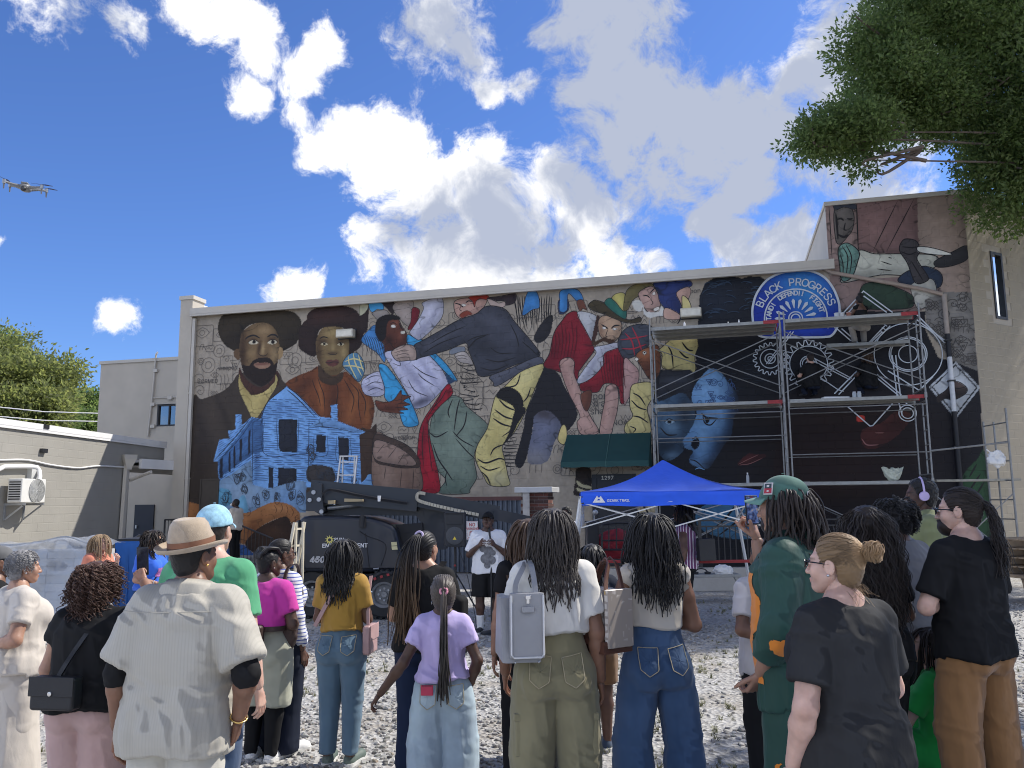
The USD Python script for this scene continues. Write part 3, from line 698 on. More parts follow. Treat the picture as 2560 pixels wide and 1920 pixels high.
def ink_line(uv,w,taper=True):
 """a brush line of width w, thin towards its ends"""
 p = spline(uv,6) if len(uv) > 2 else np.linspace(uv[0],uv[1],6)
 t = np.gradient(p,axis=0); t /= np.maximum(np.linalg.norm(t,axis=1,keepdims=True),1e-9)
 nrm = np.stack([-t[:,1],t[:,0]],1); s = np.linspace(0,1,len(p))
 h = w / 2 * (np.clip(4 * s * (1 - s),0,1) ** 0.5 * 0.85 + 0.15 if taper else np.ones(len(p)))
 return Polygon(np.vstack([p + nrm * h[:,None],(p - nrm * h[:,None])[::-1]])).buffer(0)
OPS,STROKES = [],[]
for line in MURAL.strip().split('\n'):
 a = line.split()
 if a[0] == 'F':
  uv = crop_uv(a[1],[tuple(map(float,q.split(','))) for q in a[5:]])
  if a[3] == '1':uv = spline(uv,5,closed=True)
  poly = Polygon(uv).buffer(0)
  OPS.append(('F',poly,np.array(list(map(float,a[2].split(','))))))
  if float(a[4]):
   w = float(a[4]) * CROP[a[1]][2] * 0.0095
   STROKES.append(('K',poly.boundary.buffer(w / 2),len(OPS)))
 elif a[0] == 'G':
  c = crop_uv(a[1],[tuple(map(float,a[3].split(',')))])[0]
  rx,ry = (float(q) * CROP[a[1]][2] * 0.0112 for q in a[4].split(','))
  OPS.append(('G',c,rx,ry,math.radians(-float(a[5])),float(a[6]),np.array(list(map(float,a[2].split(','))))))
 else:
  uv = crop_uv(a[1],[tuple(map(float,q.split(','))) for q in a[4:]])
  STROKES.append((a[2],ink_line(uv,float(a[3]) * CROP[a[1]][2] * 0.0108),len(OPS)))
FILLS = [(i,o[1]) for i,o in enumerate(OPS) if o[0] == 'F']
PAINTED = unary_union([p for _,p in FILLS])
rng = np.random.default_rng(5)
# clapboards of the painted house, knots of sketched people, hatching
def hatch(crop,lines,col,w,clip=None,order=None):
 for pts in lines:
  uv = crop_uv(crop,pts); g = ink_line(uv,w)
  if clip is not None:g = g.intersection(clip)
  if not g.is_empty:STROKES.append((col,g,len(OPS) if order is None else order))
house = unary_union([p for i,p in FILLS if tuple(OPS[i][2]) in ((122,170,224),(76,118,170))]); dark = unary_union([p for i,p in FILLS if tuple(OPS[i][2]) in ((34,38,50),(62,58,58),(126,158,192),(118,162,214))])
hl = []
for y in np.arange(880,1440,15):
 x = 540
 while x < 1270:
  L = rng.uniform(30,130); j = rng.uniform(-2,2)
  hl.append([(x,y + j),(x + L / 2,y + j + rng.uniform(-1,1) + .02 * L),(x + L,y + j + .05 * L)]); x += L + rng.uniform(4,40)
 x = 290
 while x < 525:
  L = rng.uniform(25,80); hl.append([(x,y + (520 - x) * .62 + 60),(x + L,y + (520 - x - L) * .62 + 60)]); x += L + rng.uniform(4,25)
LINEB = 'b'; INK['b'] = (58,84,128)
hatch('A',hl,'b',0.018,clip=house.difference(dark))
sk = []
for cx,cy in [(430,1430),(470,1500),(620,1540),(700,1560),(790,1470),(800,1540),(860,1560),(1000,1400),(1060,1390),(930,1230),(940,1270),(1240,1440),(560,1580),(1130,1430),(340,1560),(460,1420)]:
 for k in range(9):
  a = rng.uniform(0,2 * PI); r = rng.uniform(8,42); q = []
  for t in np.linspace(0,rng.uniform(2,5),6):q.append((cx + rng.normal(0,5) + r * math.cos(a + t) * .7,cy + rng.normal(0,8) + r * math.sin(a + t)))
  sk.append(q)
INK['k'] = (52,58,68)
hatch('A',sk,'k',0.013)
hatch('B',[[(1070 + i * 17 + rng.uniform(-4,4),150 + rng.uniform(0,40)),(1080 + i * 16,260),(1105 + i * 14 + rng.uniform(-15,15),380 + rng.uniform(-40,30))] for i in range(16)],'K',0.03,order=0)
hatch('B',[[(960 + rng.uniform(0,90),1000 + i * 26),(1010 + rng.uniform(-20,20),1030 + i * 24),(1080 + rng.uniform(0,30),1010 + i * 26)] for i in range(14)],'K',0.03,order=0)
hatch('B',[[(690 + rng.uniform(-40,40),600 + i * 30),(740 + rng.uniform(-30,60),620 + i * 30),(800 + rng.uniform(-60,60),610 + i * 30)] for i in range(16)],'K',0.03,order=0)
hatch('A',[[(1290 + i * 15,430 + i * 4),(1310 + i * 15,480),(1330 + i * 16,560 + i * 5)] for i in range(8)],'K',.016)
hatch('B',[[(1310 + i * 26 + rng.uniform(-6,6),330 + (i % 3) * 40),(1330 + i * 24,470),(1320 + i * 22,600)] for i in range(8)],'D',.02,clip=next(p for i,p in FILLS if tuple(OPS[i][2]) == (130,28,42)))
hatch('B',[[(1660 + i * 20,560 + rng.uniform(-20,20)),(1670 + i * 19,680),(1690 + i * 18,800)] for i in range(9)],'D',.02,clip=next(p for i,p in FILLS if tuple(OPS[i][2]) == (136,28,42)))
INK['H'] = (38,56,76)
arcs = []
for k in range(46):
 cx,cy = (700 + rng.uniform(-110,60),260 + rng.uniform(-110,130)) if k < 28 else (880 + rng.uniform(-40,60),210 + rng.uniform(-70,150))
 r = rng.uniform(25,80); a0 = rng.uniform(3.3,4.6); arcs.append([(cx + r * math.cos(a0 + t),cy + .7 * r * math.sin(a0 + t)) for t in np.linspace(0,1.3,5)])
hatch('C',arcs,'H',.022)
wv = []
for k in range(50):
 x,y = rng.uniform(520,900),rng.uniform(510,880); L = rng.uniform(40,110); wv.append([(x,y),(x + L / 2,y + rng.uniform(4,14)),(x + L,y + rng.uniform(-4,8))])
INK['h'] = (27,35,47)
hatch('C',wv,'h',.022,clip=next(p for i,p in FILLS if tuple(OPS[i][2]) == (20,22,30)).difference(unary_union([p for i,p in FILLS if tuple(OPS[i][2]) in ((104,146,190),(204,190,130))])))
# doodled signs on the bare wall and lightly on the faces
def glyph(cx,cy,s):
 k = rng.integers(0,9); out = []; q = lambda pts:out.append(np.array([(cx + x * s,cy + y * s) for x,y in pts]))
 th = np.linspace(0,2 * PI,13)
 if k == 0:q([(math.cos(t) * .42,math.sin(t) * .42) for t in th]); q([(math.cos(t) * .2,math.sin(t) * .2) for t in th])
 elif k == 1:
  for d in (-.25,0,.25):q([(-.45 + i * .15,d + (.12 if i % 2 else -.12)) for i in range(7)])
 elif k == 2:q([(t / 20 * math.cos(t),t / 20 * math.sin(t)) for t in np.linspace(0,9,20)])
 elif k == 3:q([(-.45,-.3),(.45,-.3),(.45,.3),(-.45,.3),(-.45,-.3)]); q([(-.3,0),(-.1,.15),(.1,-.1),(.3,.1)])
 elif k == 4:q([(-.45,0),(0,.3),(.45,0),(0,-.3),(-.45,0)]); q([(math.cos(t) * .15,math.sin(t) * .15) for t in th])
 elif k == 5:q([(-.4,-.4),(-.3,.1),(-.1,.35),(.15,.3),(.1,.05),(.35,-.15),(.45,-.4)]); q([(0,-.4),(.05,-.1),(.2,0)])
 elif k == 6:q([(0,-.4),(.35,.3),(-.35,.3),(0,-.4)]); q([(-.1,.1),(.1,.1),(0,-.1),(-.1,.1)])
 elif k == 7:
  for x in (-.3,0,.3):q([(x,-.4),(x + .05,0),(x - .05,.4)])
 else:q([(-.4,.2),(-.2,-.2),(0,.25),(.2,-.2),(.4,.2)]); q([(-.4,-.35),(.4,-.35)])
 return out
bare = Polygon([(-10.1,2.6),(5.2,2.6),(5.2,7.4),(-10.1,7.4)])
z0 = 2.7
while z0 < 7.35:
 u0 = -9.95 + rng.uniform(0,.2)
 while u0 < 4.6:
  s = rng.uniform(.24,.56); zj = z0 + rng.uniform(-.12,.12)
  for g in glyph(u0,zj,s):STROKES.append(('G',LineString(spline(g,2) if len(g) > 4 else g).buffer(0.0055,quad_segs=2),0))
  if rng.random() < .25:STROKES.append(('G',Polygon([(u0 - s * .6,z0 - s * .5),(u0 + s * .6,z0 - s * .5),(u0 + s * .6,z0 + s * .5),(u0 - s * .6,z0 + s * .5)]).buffer(.05).boundary.buffer(.0055,quad_segs=2),0))
  u0 += s * 1.12
 z0 += .43
for k in range(60):
 c = crop_uv('D',[(rng.uniform(740,990),rng.uniform(580,940))])[0] if k < 40 else crop_uv('C',[(rng.uniform(510,760),rng.uniform(800,1000))])[0]
 for g in glyph(c[0],c[1],.3 if k < 40 else .22):
  gg = LineString(g).buffer(.007,quad_segs=2)
  if k < 40:gg = gg.intersection(next(p for i,p in FILLS if tuple(OPS[i][2]) == (130,126,121)))
  if not gg.is_empty:STROKES.append(('G' if k < 40 else 'b',gg,len(OPS)))
def letters(s,crop,x,y,h,col,ang=0.0,order=None,bold=False):
 v,f = text(s,h,bold); c = crop_uv(crop,[(x,y)])[0]
 a,b = math.cos(ang),math.sin(ang); v2 = np.stack([v[:,0] * a - v[:,1] * b,v[:,0] * b + v[:,1] * a],1) + c
 keep = v[f][:,:,2].max(1) < 1e-6
 STROKES.append((col,unary_union([Polygon(v2[t]).buffer(1e-4) for t in f[keep]]),len(OPS) if order is None else order))
letters('weapon','A',292,680,.13,'G',order=0); letters('FORMED','A',155,772,.12,'G',order=0); letters('weapon','A',1500,1160,.13,'G',order=0)
letters('NOAH','B',1745,1060,.14,'G',order=0); letters('upon','C',428,205,.12,'G',order=0); letters('pon','B',1610,880,.17,'G',order=0); letters('d ag','B',1612,930,.17,'G',order=0); letters('shal','B',1590,985,.17,'G',order=0)
# the round blue sign, the cogs and the belts
sign = Polygon(spline(crop_uv('C',[(890,380),(888,310),(915,210),(985,115),(1080,65),(1180,48),(1290,50),(1380,90),(1440,160),(1480,250),(1490,330),(1480,420),(1440,490),(1380,506),(1180,508),(960,505),(903,450)]),5,closed=True)).buffer(0)
OPS.append(('F',sign,np.array([26.,54,158]))); FILLS.append((len(OPS) - 1,sign))
for c,rx,ry,st,col in [((1200,160),150,120,.9,(62,150,205)),((1290,260),130,120,.8,(54,136,198)),((1040,300),120,130,.6,(24,40,140)),((1230,470),300,40,.6,(24,56,160)),((1430,400),60,90,.7,(20,44,150))]:
 OPS.append(('G',crop_uv('C',[c])[0],rx * .0045,ry * .0045,0.0,st,np.array(col,float)))
no = len(OPS)
STROKES.append(('W',sign.boundary.buffer(.028),no))
hub = crop_uv('C',[(1186,375)])[0]; ppm = crop_uv('C',[(1286,375)])[0][0] - hub[0]; px = ppm / 100
def ring(c,r,w,a0=0,a1=2 * PI):return LineString([(c[0] + r * math.cos(t),c[1] + r * math.sin(t)) for t in np.linspace(a0,a1,48)]).buffer(w / 2,cap_style='flat')
STROKES.append(('W',ring(hub,218 * px,.035,0,PI),no))
STROKES.append(('W',LineString([hub + [-218 * px,0],hub + [-218 * px,-.3]]).buffer(.017),no)); STROKES.append(('W',LineString([hub + [218 * px,0],hub + [218 * px,-.3]]).buffer(.017),no))
def arc_text(s,R,a_from,a_to,h,bold):
 for i,ch in enumerate(s):
  if ch == ' ':continue
  a = a_from + (a_to - a_from) * i / (len(s) - 1)
  v,f = text(ch,h,bold); v = v.copy(); v[:,0] -= (v[:,0].min() + v[:,0].max()) / 2
  r = a - PI / 2; c,q = math.cos(r),math.sin(r)
  v2 = np.stack([v[:,0] * c - v[:,1] * q,v[:,0] * q + v[:,1] * c],1) + hub + R * np.array([math.cos(a),math.sin(a)])
  keep = v[f][:,:,2].max(1) < 1e-6
  STROKES.append(('W',unary_union([Polygon(v2[t]).buffer(3e-3) for t in f[keep]]),no))
arc_text('BLACK PROGRESS',245 * px,math.radians(153),math.radians(22),56 * px,False)
arc_text('STAND!',172 * px,math.radians(186),math.radians(143),34 * px,True)
arc_text('DEFEND!!',172 * px,math.radians(122),math.radians(72),34 * px,True)
arc_text('FIGHT',172 * px,math.radians(50),math.radians(14),34 * px,True)
for d in range(10,180,21):
 a = math.radians(d); e = np.array([math.cos(a),math.sin(a)]); s_ = np.array([-e[1],e[0]])
 STROKES.append(('W',Polygon([hub + e * 78 * px,hub + e * 130 * px + s_ * 9 * px,hub + e * 143 * px,hub + e * 130 * px - s_ * 9 * px]).buffer(.012),no))
for r in (30,48):STROKES.append(('W',ring(hub,r * px,.03),no))
def cog(crop,c,ro,ri,teeth,rings,w=.024):
 c = crop_uv(crop,[c])[0]; k = CROP[crop][2] / CROP['C'][2] * px; p = []
 for i in range(teeth * 4):
  a = (i + .5) / (teeth * 4) * 2 * PI; r = (ro if i % 4 in (0,1) else ri) * k; p.append(c + r * np.array([math.cos(a),math.sin(a)]))
 if teeth:STROKES.append(('W',Polygon(p).boundary.buffer(w / 2,join_style='mitre'),no))
 for r in rings:STROKES.append(('W',ring(c,r * k,w),no))
def wline(crop,pts,w=.024):STROKES.append(('W',LineString(crop_uv(crop,pts)).buffer(w / 2,join_style='mitre'),no))
cog('C',(1010,655),120,98,18,(70,36,16)); cog('C',(1275,690),172,140,20,(130,56,42,18))
cog('D',(642,882),0,0,0,(166,92,84,46)); cog('D',(640,1188),0,0,0,(42,28))
for pts in ([(985,690),(1150,470)],[(1000,690),(1170,470)],[(1250,640),(1500,770),(1560,800)],[(1290,740),(1480,870),(1515,880)],[(1310,650),(1570,790)]):wline('C',pts)
for pts in ([(262,1086),(415,932),(606,1092)],[(285,1090),(415,952),(590,1094)],[(560,890),(586,1100),(612,1200)],[(578,890),(602,1092),(640,1146)],[(240,742),(411,556),(560,665)],[(262,746),(411,580),(530,665)],[(275,752),(395,856),(430,858),(548,738)],[(300,752),(400,838),(425,838),(520,738)],[(330,1155),(445,1255),(460,1252),(560,1140)],[(690,680),(830,822),(862,822)],[(690,706),(828,808),(860,806)],[(505,770),(440,830)],[(540,970),(700,1070),(770,1000)]):wline('D',pts,.03)
for i in range(6):wline('D',[(500 + i * 4 - 4,772 - i * 9),(512 + i * 4,782 - i * 9)],.02) if i % 2 else None
OPS_END = len(OPS)
def mural_color(u,z):
 """the paint at points of the wall, as sRGB values"""
 n = len(u); col = np.tile(np.array([160.,149,134]),(n,1))
 m = meshkit.fbm(np.stack([u * .9,z * .9,u * 0],1),4,3) - .5
 col *= (1 + .10 * m)[:,None]
 last = None
 for o in OPS:
  if o[0] == 'F':
   x0,y0,x1,y1 = o[1].bounds
   k = np.nonzero((u > x0) & (u < x1) & (z > y0) & (z < y1))[0]
   k = k[shapely.contains_xy(o[1],u[k],z[k])] if len(k) else k
   col[k] = o[2]; last = k
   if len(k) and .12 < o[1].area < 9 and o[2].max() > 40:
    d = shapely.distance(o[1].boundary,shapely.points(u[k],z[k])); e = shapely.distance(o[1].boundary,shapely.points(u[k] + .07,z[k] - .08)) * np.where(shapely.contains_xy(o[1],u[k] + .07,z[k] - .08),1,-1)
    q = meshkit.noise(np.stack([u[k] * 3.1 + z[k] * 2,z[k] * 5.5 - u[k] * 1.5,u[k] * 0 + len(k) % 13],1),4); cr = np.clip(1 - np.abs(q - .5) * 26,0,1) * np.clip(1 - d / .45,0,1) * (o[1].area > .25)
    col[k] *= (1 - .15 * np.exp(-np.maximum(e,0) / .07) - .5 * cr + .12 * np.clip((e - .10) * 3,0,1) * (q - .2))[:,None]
  elif last is not None and len(last):
   _,c,rx,ry,a,st,rgb = o
   du,dz = u[last] - c[0],z[last] - c[1]; x = du * math.cos(a) + dz * math.sin(a); y = -du * math.sin(a) + dz * math.cos(a)
   wgt = (st * np.exp(-((x / rx) ** 2 + (y / ry) ** 2) * .9))[:,None]
   col[last] = col[last] * (1 - wgt) + rgb * wgt
 b = meshkit.fbm(np.stack([u * 5,z * 2.2,u * 0],1),4,8) - .5
 c2 = meshkit.fbm(np.stack([u * 16,z * 13,u * 0],1),3,9) - .5
 return np.clip(col * (1 + .16 * b + .12 * c2)[:,None],3,250)
def to_lin(c):
 c = np.asarray(c) / 255.0
 return np.where(c < 0.04045,c / 12.92,((c + 0.055) / 1.055) ** 2.4)
# ---------------------------------------------------------------- block walls
BW,BH = 0.406,0.2032
def block_grid(x0,x1,z0,z1,nx,nz,j=0.012,deep=0.006):
 """one block face in (along, up, out): slightly pillowed edges sink into the joint"""
 xs = np.concatenate([[x0,x0 + j],np.linspace(x0 + j,x1 - j,nx + 1)[1:-1],[x1 - j,x1]]); zs = np.concatenate([[z0,z0 + j],np.linspace(z0 + j,z1 - j,nz + 1)[1:-1],[z1 - j,z1]])
 X,Z = np.meshgrid(xs,zs); d = np.zeros_like(X); d[0] = d[-1] = -deep; d[:,0] = d[:,-1] = -deep
 a,b = len(xs),len(zs); i = (np.arange(b - 1)[:,None] * a + np.arange(a - 1)[None]).ravel()
 f = np.stack([i,i + 1,i + 1 + a,i + a],1); return np.stack([X.ravel(),Z.ravel(),d.ravel()],1),np.vstack([f[:,[0,1,2]],f[:,[0,2,3]]])
def block_rows(u0,u1,z0,z1,holes=()):
 out,r = [],0; z = z0
 while z < z1 - 0.02:
  t = min(z + BH,z1); u = u0 - (BW / 2 if r % 2 else 0)
  while u < u1 - 0.02:
   a,b = max(u,u0),min(u + BW,u1)
   if b - a > 0.03 and not any(a < h[1] - .01 and b > h[0] + .01 and z < h[3] - .01 and t > h[2] + .01 for h in holes):out.append((a,b,z,t))
   u += BW
  z = t; r += 1
 return out
brng = np.random.default_rng(11)
M_PAINT = mat('painted_block',(1,1,1),rough=0.62,var=0.0,bump=0.25,bscale=55,vcol=True,spec=0.35)
M_BEIGE = mat('beige_paint',(0.46,0.415,0.345),rough=0.7,var=0.07,scale=1.2,bump=0.25,bscale=50,dirt=0.10)
M_TRIM = mat('pale_trim',(0.50,0.465,0.405),rough=0.55,var=0.05,scale=2,dirt=0.12)
M_WHITE = mat('white_trim',(0.76,0.75,0.73),rough=0.5,var=0.04,scale=3,dirt=0.1)
M_GALV = mat('galvanised',(0.42,0.43,0.44),rough=0.42,var=0.15,scale=9,metal=0.75,dirt=0.25)
M_DARK = mat('dark_metal',(0.02,0.02,0.022),rough=0.45,var=0.2,scale=6)
M_ROOF = mat('roof_membrane',(0.55,0.54,0.52),rough=0.9,var=0.15,scale=1.5)
M_GLASS = usdkit.material(stage,'/World/Looks/window_glass',{'f':('fresnel',dict(IOR=1.55)),'m':('math',dict(math_type='multiply_add',value2=0.85,value3=0.12)),'t':('transparent_bsdf',dict(color=(0.30,0.33,0.34))),'g':('glossy_bsdf',dict(color=(0.9,0.95,1.0),roughness=0.02)),'x':('mix_closure',{})},
       [('f.fac','m.value1'),('m.value','x.fac'),('t.BSDF','x.closure1'),('g.BSDF','x.closure2')],surface='x.closure')
NB_PARTS = 300
def put_blocks(parent,blocks,to_world,colour,material,keep,name='block',res=0.024,flat_res=False,deep=.004):
 """blocks nearest to the lens one by one, the rest joined"""
 made = []
 for (a,b,z,t) in blocks:
  nx,nz = (max(2,int((b - a) / res)),max(2,int((t - z) / res))) if not flat_res else (1,1)
  v,f = block_grid(a,b,z,t,nx,nz,deep=deep)
  v[:,2] += brng.uniform(-.0015,.0015)
  w = to_world(v); made.append((np.linalg.norm(w.mean(0) - C0),w,f,v))
 made.sort(key=lambda q:q[0])
 for d,w,f,v in made[:keep]:obj(name,(w,f),material,parent,col=colour(v) if colour else None)
 if len(made) > keep:
  V,F = join([(q[1],q[2]) for q in made[keep:]])
  obj('block_wall',(V,F),material,parent,kind='stuff',col=colour(np.vstack([q[3] for q in made[keep:]])) if colour else None)
hall = thing('mural_building','long flat roofed block building with a painted mural across its whole front','building')
UL,UR,UT = -10.19,11.65,8.42
wallfun = lambda v:W(v[:,0],v[:,1],v[:,2])
blocks = block_rows(UL,UR,0.0,7.66) + block_rows(UT,UR,7.66,9.32)
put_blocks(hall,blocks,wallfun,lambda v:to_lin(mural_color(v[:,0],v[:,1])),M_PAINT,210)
# the drawn lines of the mural, flush paint a hair proud of the blocks
by = {}
for c,p,o in STROKES:
 if o < OPS_END:
  later = [q for i,q in FILLS if i >= o and q.intersects(p)]
  if later:p = p.difference(unary_union(later))
 p = p.intersection(shapely.box(UL,0,UR,9.3))
 if not p.is_empty:by.setdefault(c,[]).append(p)
for k,(c,ps) in enumerate(by.items()):
 v2,f = flat(unary_union(ps))
 f = f if np.cross(v2[f[0][1]] - v2[f[0][0]],v2[f[0][2]] - v2[f[0][0]]) > 0 else f[:,::-1]
 obj('painted_line',(W(v2[:,0],v2[:,1],np.full(len(v2),.0035 + .0012 * k)),f),mat('ink_' + 'abcdefghijklmnop'[k],to_lin(INK[c]),rough=0.7,var=0.1,scale=14),hall,kind='stuff')
WX = lambda a,b:xf(box((a[0],a[1],a[2]),(b[0],b[1],b[2])),wallM())
obj('fascia',[WX((UL - .02,-.25,7.663),(UT + .10,.22,7.85)),WX((UL - .02,.12,7.60),(UT + .1,.215,7.662))],M_TRIM,hall)
obj('roof',WX((UL,-16,7.62),(UT,-.252,7.66)),M_ROOF,hall)
obj('coping',[WX((UT - .03,-.3,9.322),(UR + .03,.035,9.43))],M_TRIM,hall)
obj('side_wall',[WX((UT,-14,7.86),(UT + .25,-.012,9.32)),WX((UT - .03,-14,9.322),(UT + .3,-.302,9.43))],M_BEIGE,hall)
obj('roof',WX((UT + .26,-14,9.1),(UR - .2,-.3,9.16)),M_ROOF,hall)
obj('wall_core',WX((UL,-.25,0),(UR - .1,-.012,7.6)),M_BEIGE,hall)
obj('wall_core',WX((UT + .26,-.25,7.67),(UR - .1,-.012,9.3)),M_BEIGE,hall)
obj('pier',[WX((UL - .44,-.5,0),(UL - .012,.10,8.17))],M_BEIGE,hall)
obj('pier_cap',WX((UL - .48,-.52,8.172),(UL + .03,.13,8.29)),M_TRIM,hall)
obj('parapet',WX((UL - .40,-7,7.664),(UL - .05,-.51,8.12)),M_WHITE,hall)
obj('downspout',[WX((UL + .015,.025,.3),(UL + .115,.115,7.55)),WX((UL - .0,.02,5.2),(UL + .13,.12,5.24)),WX((UL - .0,.02,2.6),(UL + .13,.12,2.64))],M_TRIM,hall)
obj('side_wall',WX((UL - .43,-16,0),(UL - .2,-.52,7.66)),M_BEIGE,hall)
# the wall that runs off to the right of the corner
ER = np.array([0.875,0.484,0]); ER /= np.linalg.norm(ER); NR = np.array([ER[1],-ER[0],0]); PR = W(np.array(UR),np.array(0.0),np.array(0.0))
rwall = lambda v:PR + v[:,:1] * ER + v[:,1:2] * np.array([0,0,1.0]) + v[:,2:3] * NR
def tor(px,py,w=0.0):
 d = ray(px,py); t = ((PR + w * NR - C0) @ NR) / (d @ NR); p = C0 + t * d; return np.array([(p - PR) @ ER,p[2]])
wa,wb = tor(1960 + 1070 * .4823,460 + 352 * .4823),tor(1960 + 1158 * .4823,460 + 702 * .4823)
WIN = (wa[0],wb[0],wb[1],wa[1])
M_TAN = mat('tan_paint',(.36,.315,.24),rough=.75,var=.1,scale=.8,bump=.25,bscale=50,dirt=.3)
put_blocks(hall,block_rows(0,11,0.0,9.35,[WIN]),rwall,None,M_TAN,90,flat_res=True,deep=.003)
MRt = np.eye(4); MRt[:3,0] = ER; MRt[:3,1] = NR; MRt[:3,2] = [0,0,1]; MRt[:3,3] = PR
RX = lambda a,b:xf(box(a,b),MRt)
for (a,b) in (((0.0,-.3,0),(WIN[0] - .0,-.012,9.3)),((WIN[1],-.3,0),(11,-.012,9.3)),((WIN[0],-.3,0),(WIN[1],-.012,WIN[2])),((WIN[0],-.3,WIN[3]),(WIN[1],-.012,9.3))):obj('wall_core',RX(a,b),M_BEIGE,hall)
wn = obj('window',[RX((WIN[0] - .02,-.10,WIN[2] - .02),(WIN[0] + .05,.012,WIN[3] + .02)),RX((WIN[1] - .05,-.10,WIN[2] - .02),(WIN[1] + .02,.012,WIN[3] + .02)),RX((WIN[0] + .052,-.1,WIN[3] - .05),(WIN[1] - .052,.01,WIN[3] + .02)),RX((WIN[0] + .052,-.1,WIN[2] - .02),(WIN[1] - .052,.01,WIN[2] + .05))],M_DARK,hall)
obj('pane',RX((WIN[0] + .05,-.075,WIN[2] + .05),(WIN[1] - .05,-.065,WIN[3] - .05)),M_GLASS,wn); obj('room_back',RX((WIN[0] - .1,-.9,WIN[2] - .2),(WIN[1] + .1,-.31,WIN[3] + .2)),M_DARK,hall)
obj('coping',RX((.02,-.3,9.352),(11,.03,9.44)),M_TRIM,hall)
# rain pipe that runs down through the painted road sign
pp = [(crop_uv('D',[p])[0]) for p in [(205,440),(245,462),(700,545),(818,575),(830,780),(858,900),(862,930),(890,1180),(910,1500),(918,1700)]]
obj('drainpipe',tube([W(np.array(p[0]),np.array(p[1]),np.array(.07)) for p in pp[:2]] + [W(np.array(p[0]),np.array(p[1]),np.array(.07)) for p in pp[2:4]],.05,8),mat('pipe_pink',to_lin((158,142,130)),.5),hall)
px_ = pp[5][0]
for (z0,z1,c) in ((pp[4][1],pp[3][1],(160,148,138)),(pp[5][1],pp[4][1],(26,26,32)),(pp[7][1],pp[5][1] + .02,(205,208,212)),(0.1,pp[7][1],(30,30,34))):
 obj('drainpipe',tube([W(np.array(px_ - .02),np.array(z0),np.array(.075)),W(np.array(px_ - .02),np.array(z1),np.array(.075))],.058,10),mat('pipe_%d' % c[0],to_lin(c),.5),hall,smooth=50)
for z in (3.0,4.6,5.6):obj('pipe_strap',WX((px_ - .1,.0,z),(px_ + .06,.14,z + .04)),M_DARK,hall)
# doorway under the awning, service door at the left
dl,dr = on_wall(1480,1190),on_wall(1590,1190)
obj('door',[WX((dl[0],.0,.15),(dl[0] + .12,.05,2.52)),WX((dr[0] - .12,0,.15),(dr[0],.05,2.52)),WX((dl[0] + .122,0,2.40),(dr[0] - .122,.048,2.52)),WX((dl[0] + .122,0,.15),(dr[0] - .122,.03,2.398))],M_DARK,hall)
plate = thing('address_plate','small number plate 1297 above the door under the green awning','sign')
pc = on_wall(1240 + 1030 * .2713,1050 + 533 * .2713)
obj('plate',WX((pc[0] - .18,.052,pc[1] - .07),(pc[0] + .18,.062,pc[1] + .07)),mat('plate_dark',(.03,.03,.03),.4),plate)
v,f = text('1297',.095,True); v = v - [(v[:,0].max() + v[:,0].min()) / 2,.047,0]
obj('numerals',(WP + (v[:,:1] + pc[0]) * EU + (v[:,1:2] + pc[1]) * np.array([0,0,1]) + (v[:,2:] + .063) * EN,f),mat('numeral',(.62,.58,.48),.4),plate)
sd = [on_wall(360 + x * .3014,1000 + y * .3014) for x,y in ((470,655),(612,1000))]
obj('door',[WX((sd[0][0],.0,.3),(sd[0][0] + .05,.03,sd[0][1])),WX((sd[1][0] - .05,0,.3),(sd[1][0],.03,sd[0][1])),WX((sd[0][0] + .052,0,sd[0][1] - .05),(sd[1][0] - .052,.028,sd[0][1])),WX((sd[0][0] + .052,.0,.3),(sd[1][0] - .052,.014,sd[0][1] - .052))],mat('door_grey',to_lin((68,62,56)),.5),hall)
# awning over the door
aw = thing('awning','dark green cloth awning above the door beside the blue canopy','awning')
a0,a1 = on_wall(1240 + 655 * .2713,1050 + 140 * .2713),on_wall(1240 + 1428 * .2713,1050 + 135 * .2713)
b0,b1 = on_wall(1240 + 592 * .2713,1050 + 388 * .2713,.95),on_wall(1240 + 1405 * .2713,1050 + 375 * .2713,.95); bz = on_wall(1240 + 592 * .2713,1050 + 440 * .2713,.95)[1]
uL,uR_ = a0[0],a1[0]; zt,zb,zv = a0[1],b0[1],bz
M_AWN = mat('green_canvas',to_lin((22,66,66)),.75,.08,3,bump=.15,bscale=200)
pts = lambda L:np.array([W(np.array(a),np.array(b),np.array(c)) for a,b,c in L])
nn = 24; us = np.linspace(uL,uR_,nn + 1)
rowsA = [pts([(u,zt,.02) for u in us]),pts([(u,(zt + zb) / 2 - .012 * abs(math.sin(i / nn * 2 * PI)),.49) for i,u in enumerate(us)]),pts([(u,zb,.95) for u in us]),pts([(u,zv + .008 * math.sin(i * 1.3),.955) for i,u in enumerate(us)])]
def sheet(rows):
 n = len(rows[0]); v = np.vstack(rows); i = (np.arange(len(rows) - 1)[:,None] * n + np.arange(n - 1)[None]).ravel()
 return v,np.vstack([np.stack([i,i + 1,i + 1 + n],1),np.stack([i,i + 1 + n,i + n],1)])
obj('cloth',[sheet(rowsA),sheet([pts([(uL,zt,.02),(uL,zt,.02)]),pts([(uL,zv,.02),(uL,zb,.95)]),pts([(uL,zv,.02),(uL,zv,.955)])]),sheet([pts([(uR_,zt,.02),(uR_,zt,.02)]),pts([(uR_,zv,.02),(uR_,zb,.95)]),pts([(uR_,zv,.02),(uR_,zv,.955)])])],M_AWN,aw)
um = uL + (uR_ - uL) * .52
obj('seam',tube(pts([(um,zt + .01,.03),(um,zb + .012,.95),(um,zv,.962)]),.008,5),mat('seam_green',to_lin((70,110,105)),.7),aw)
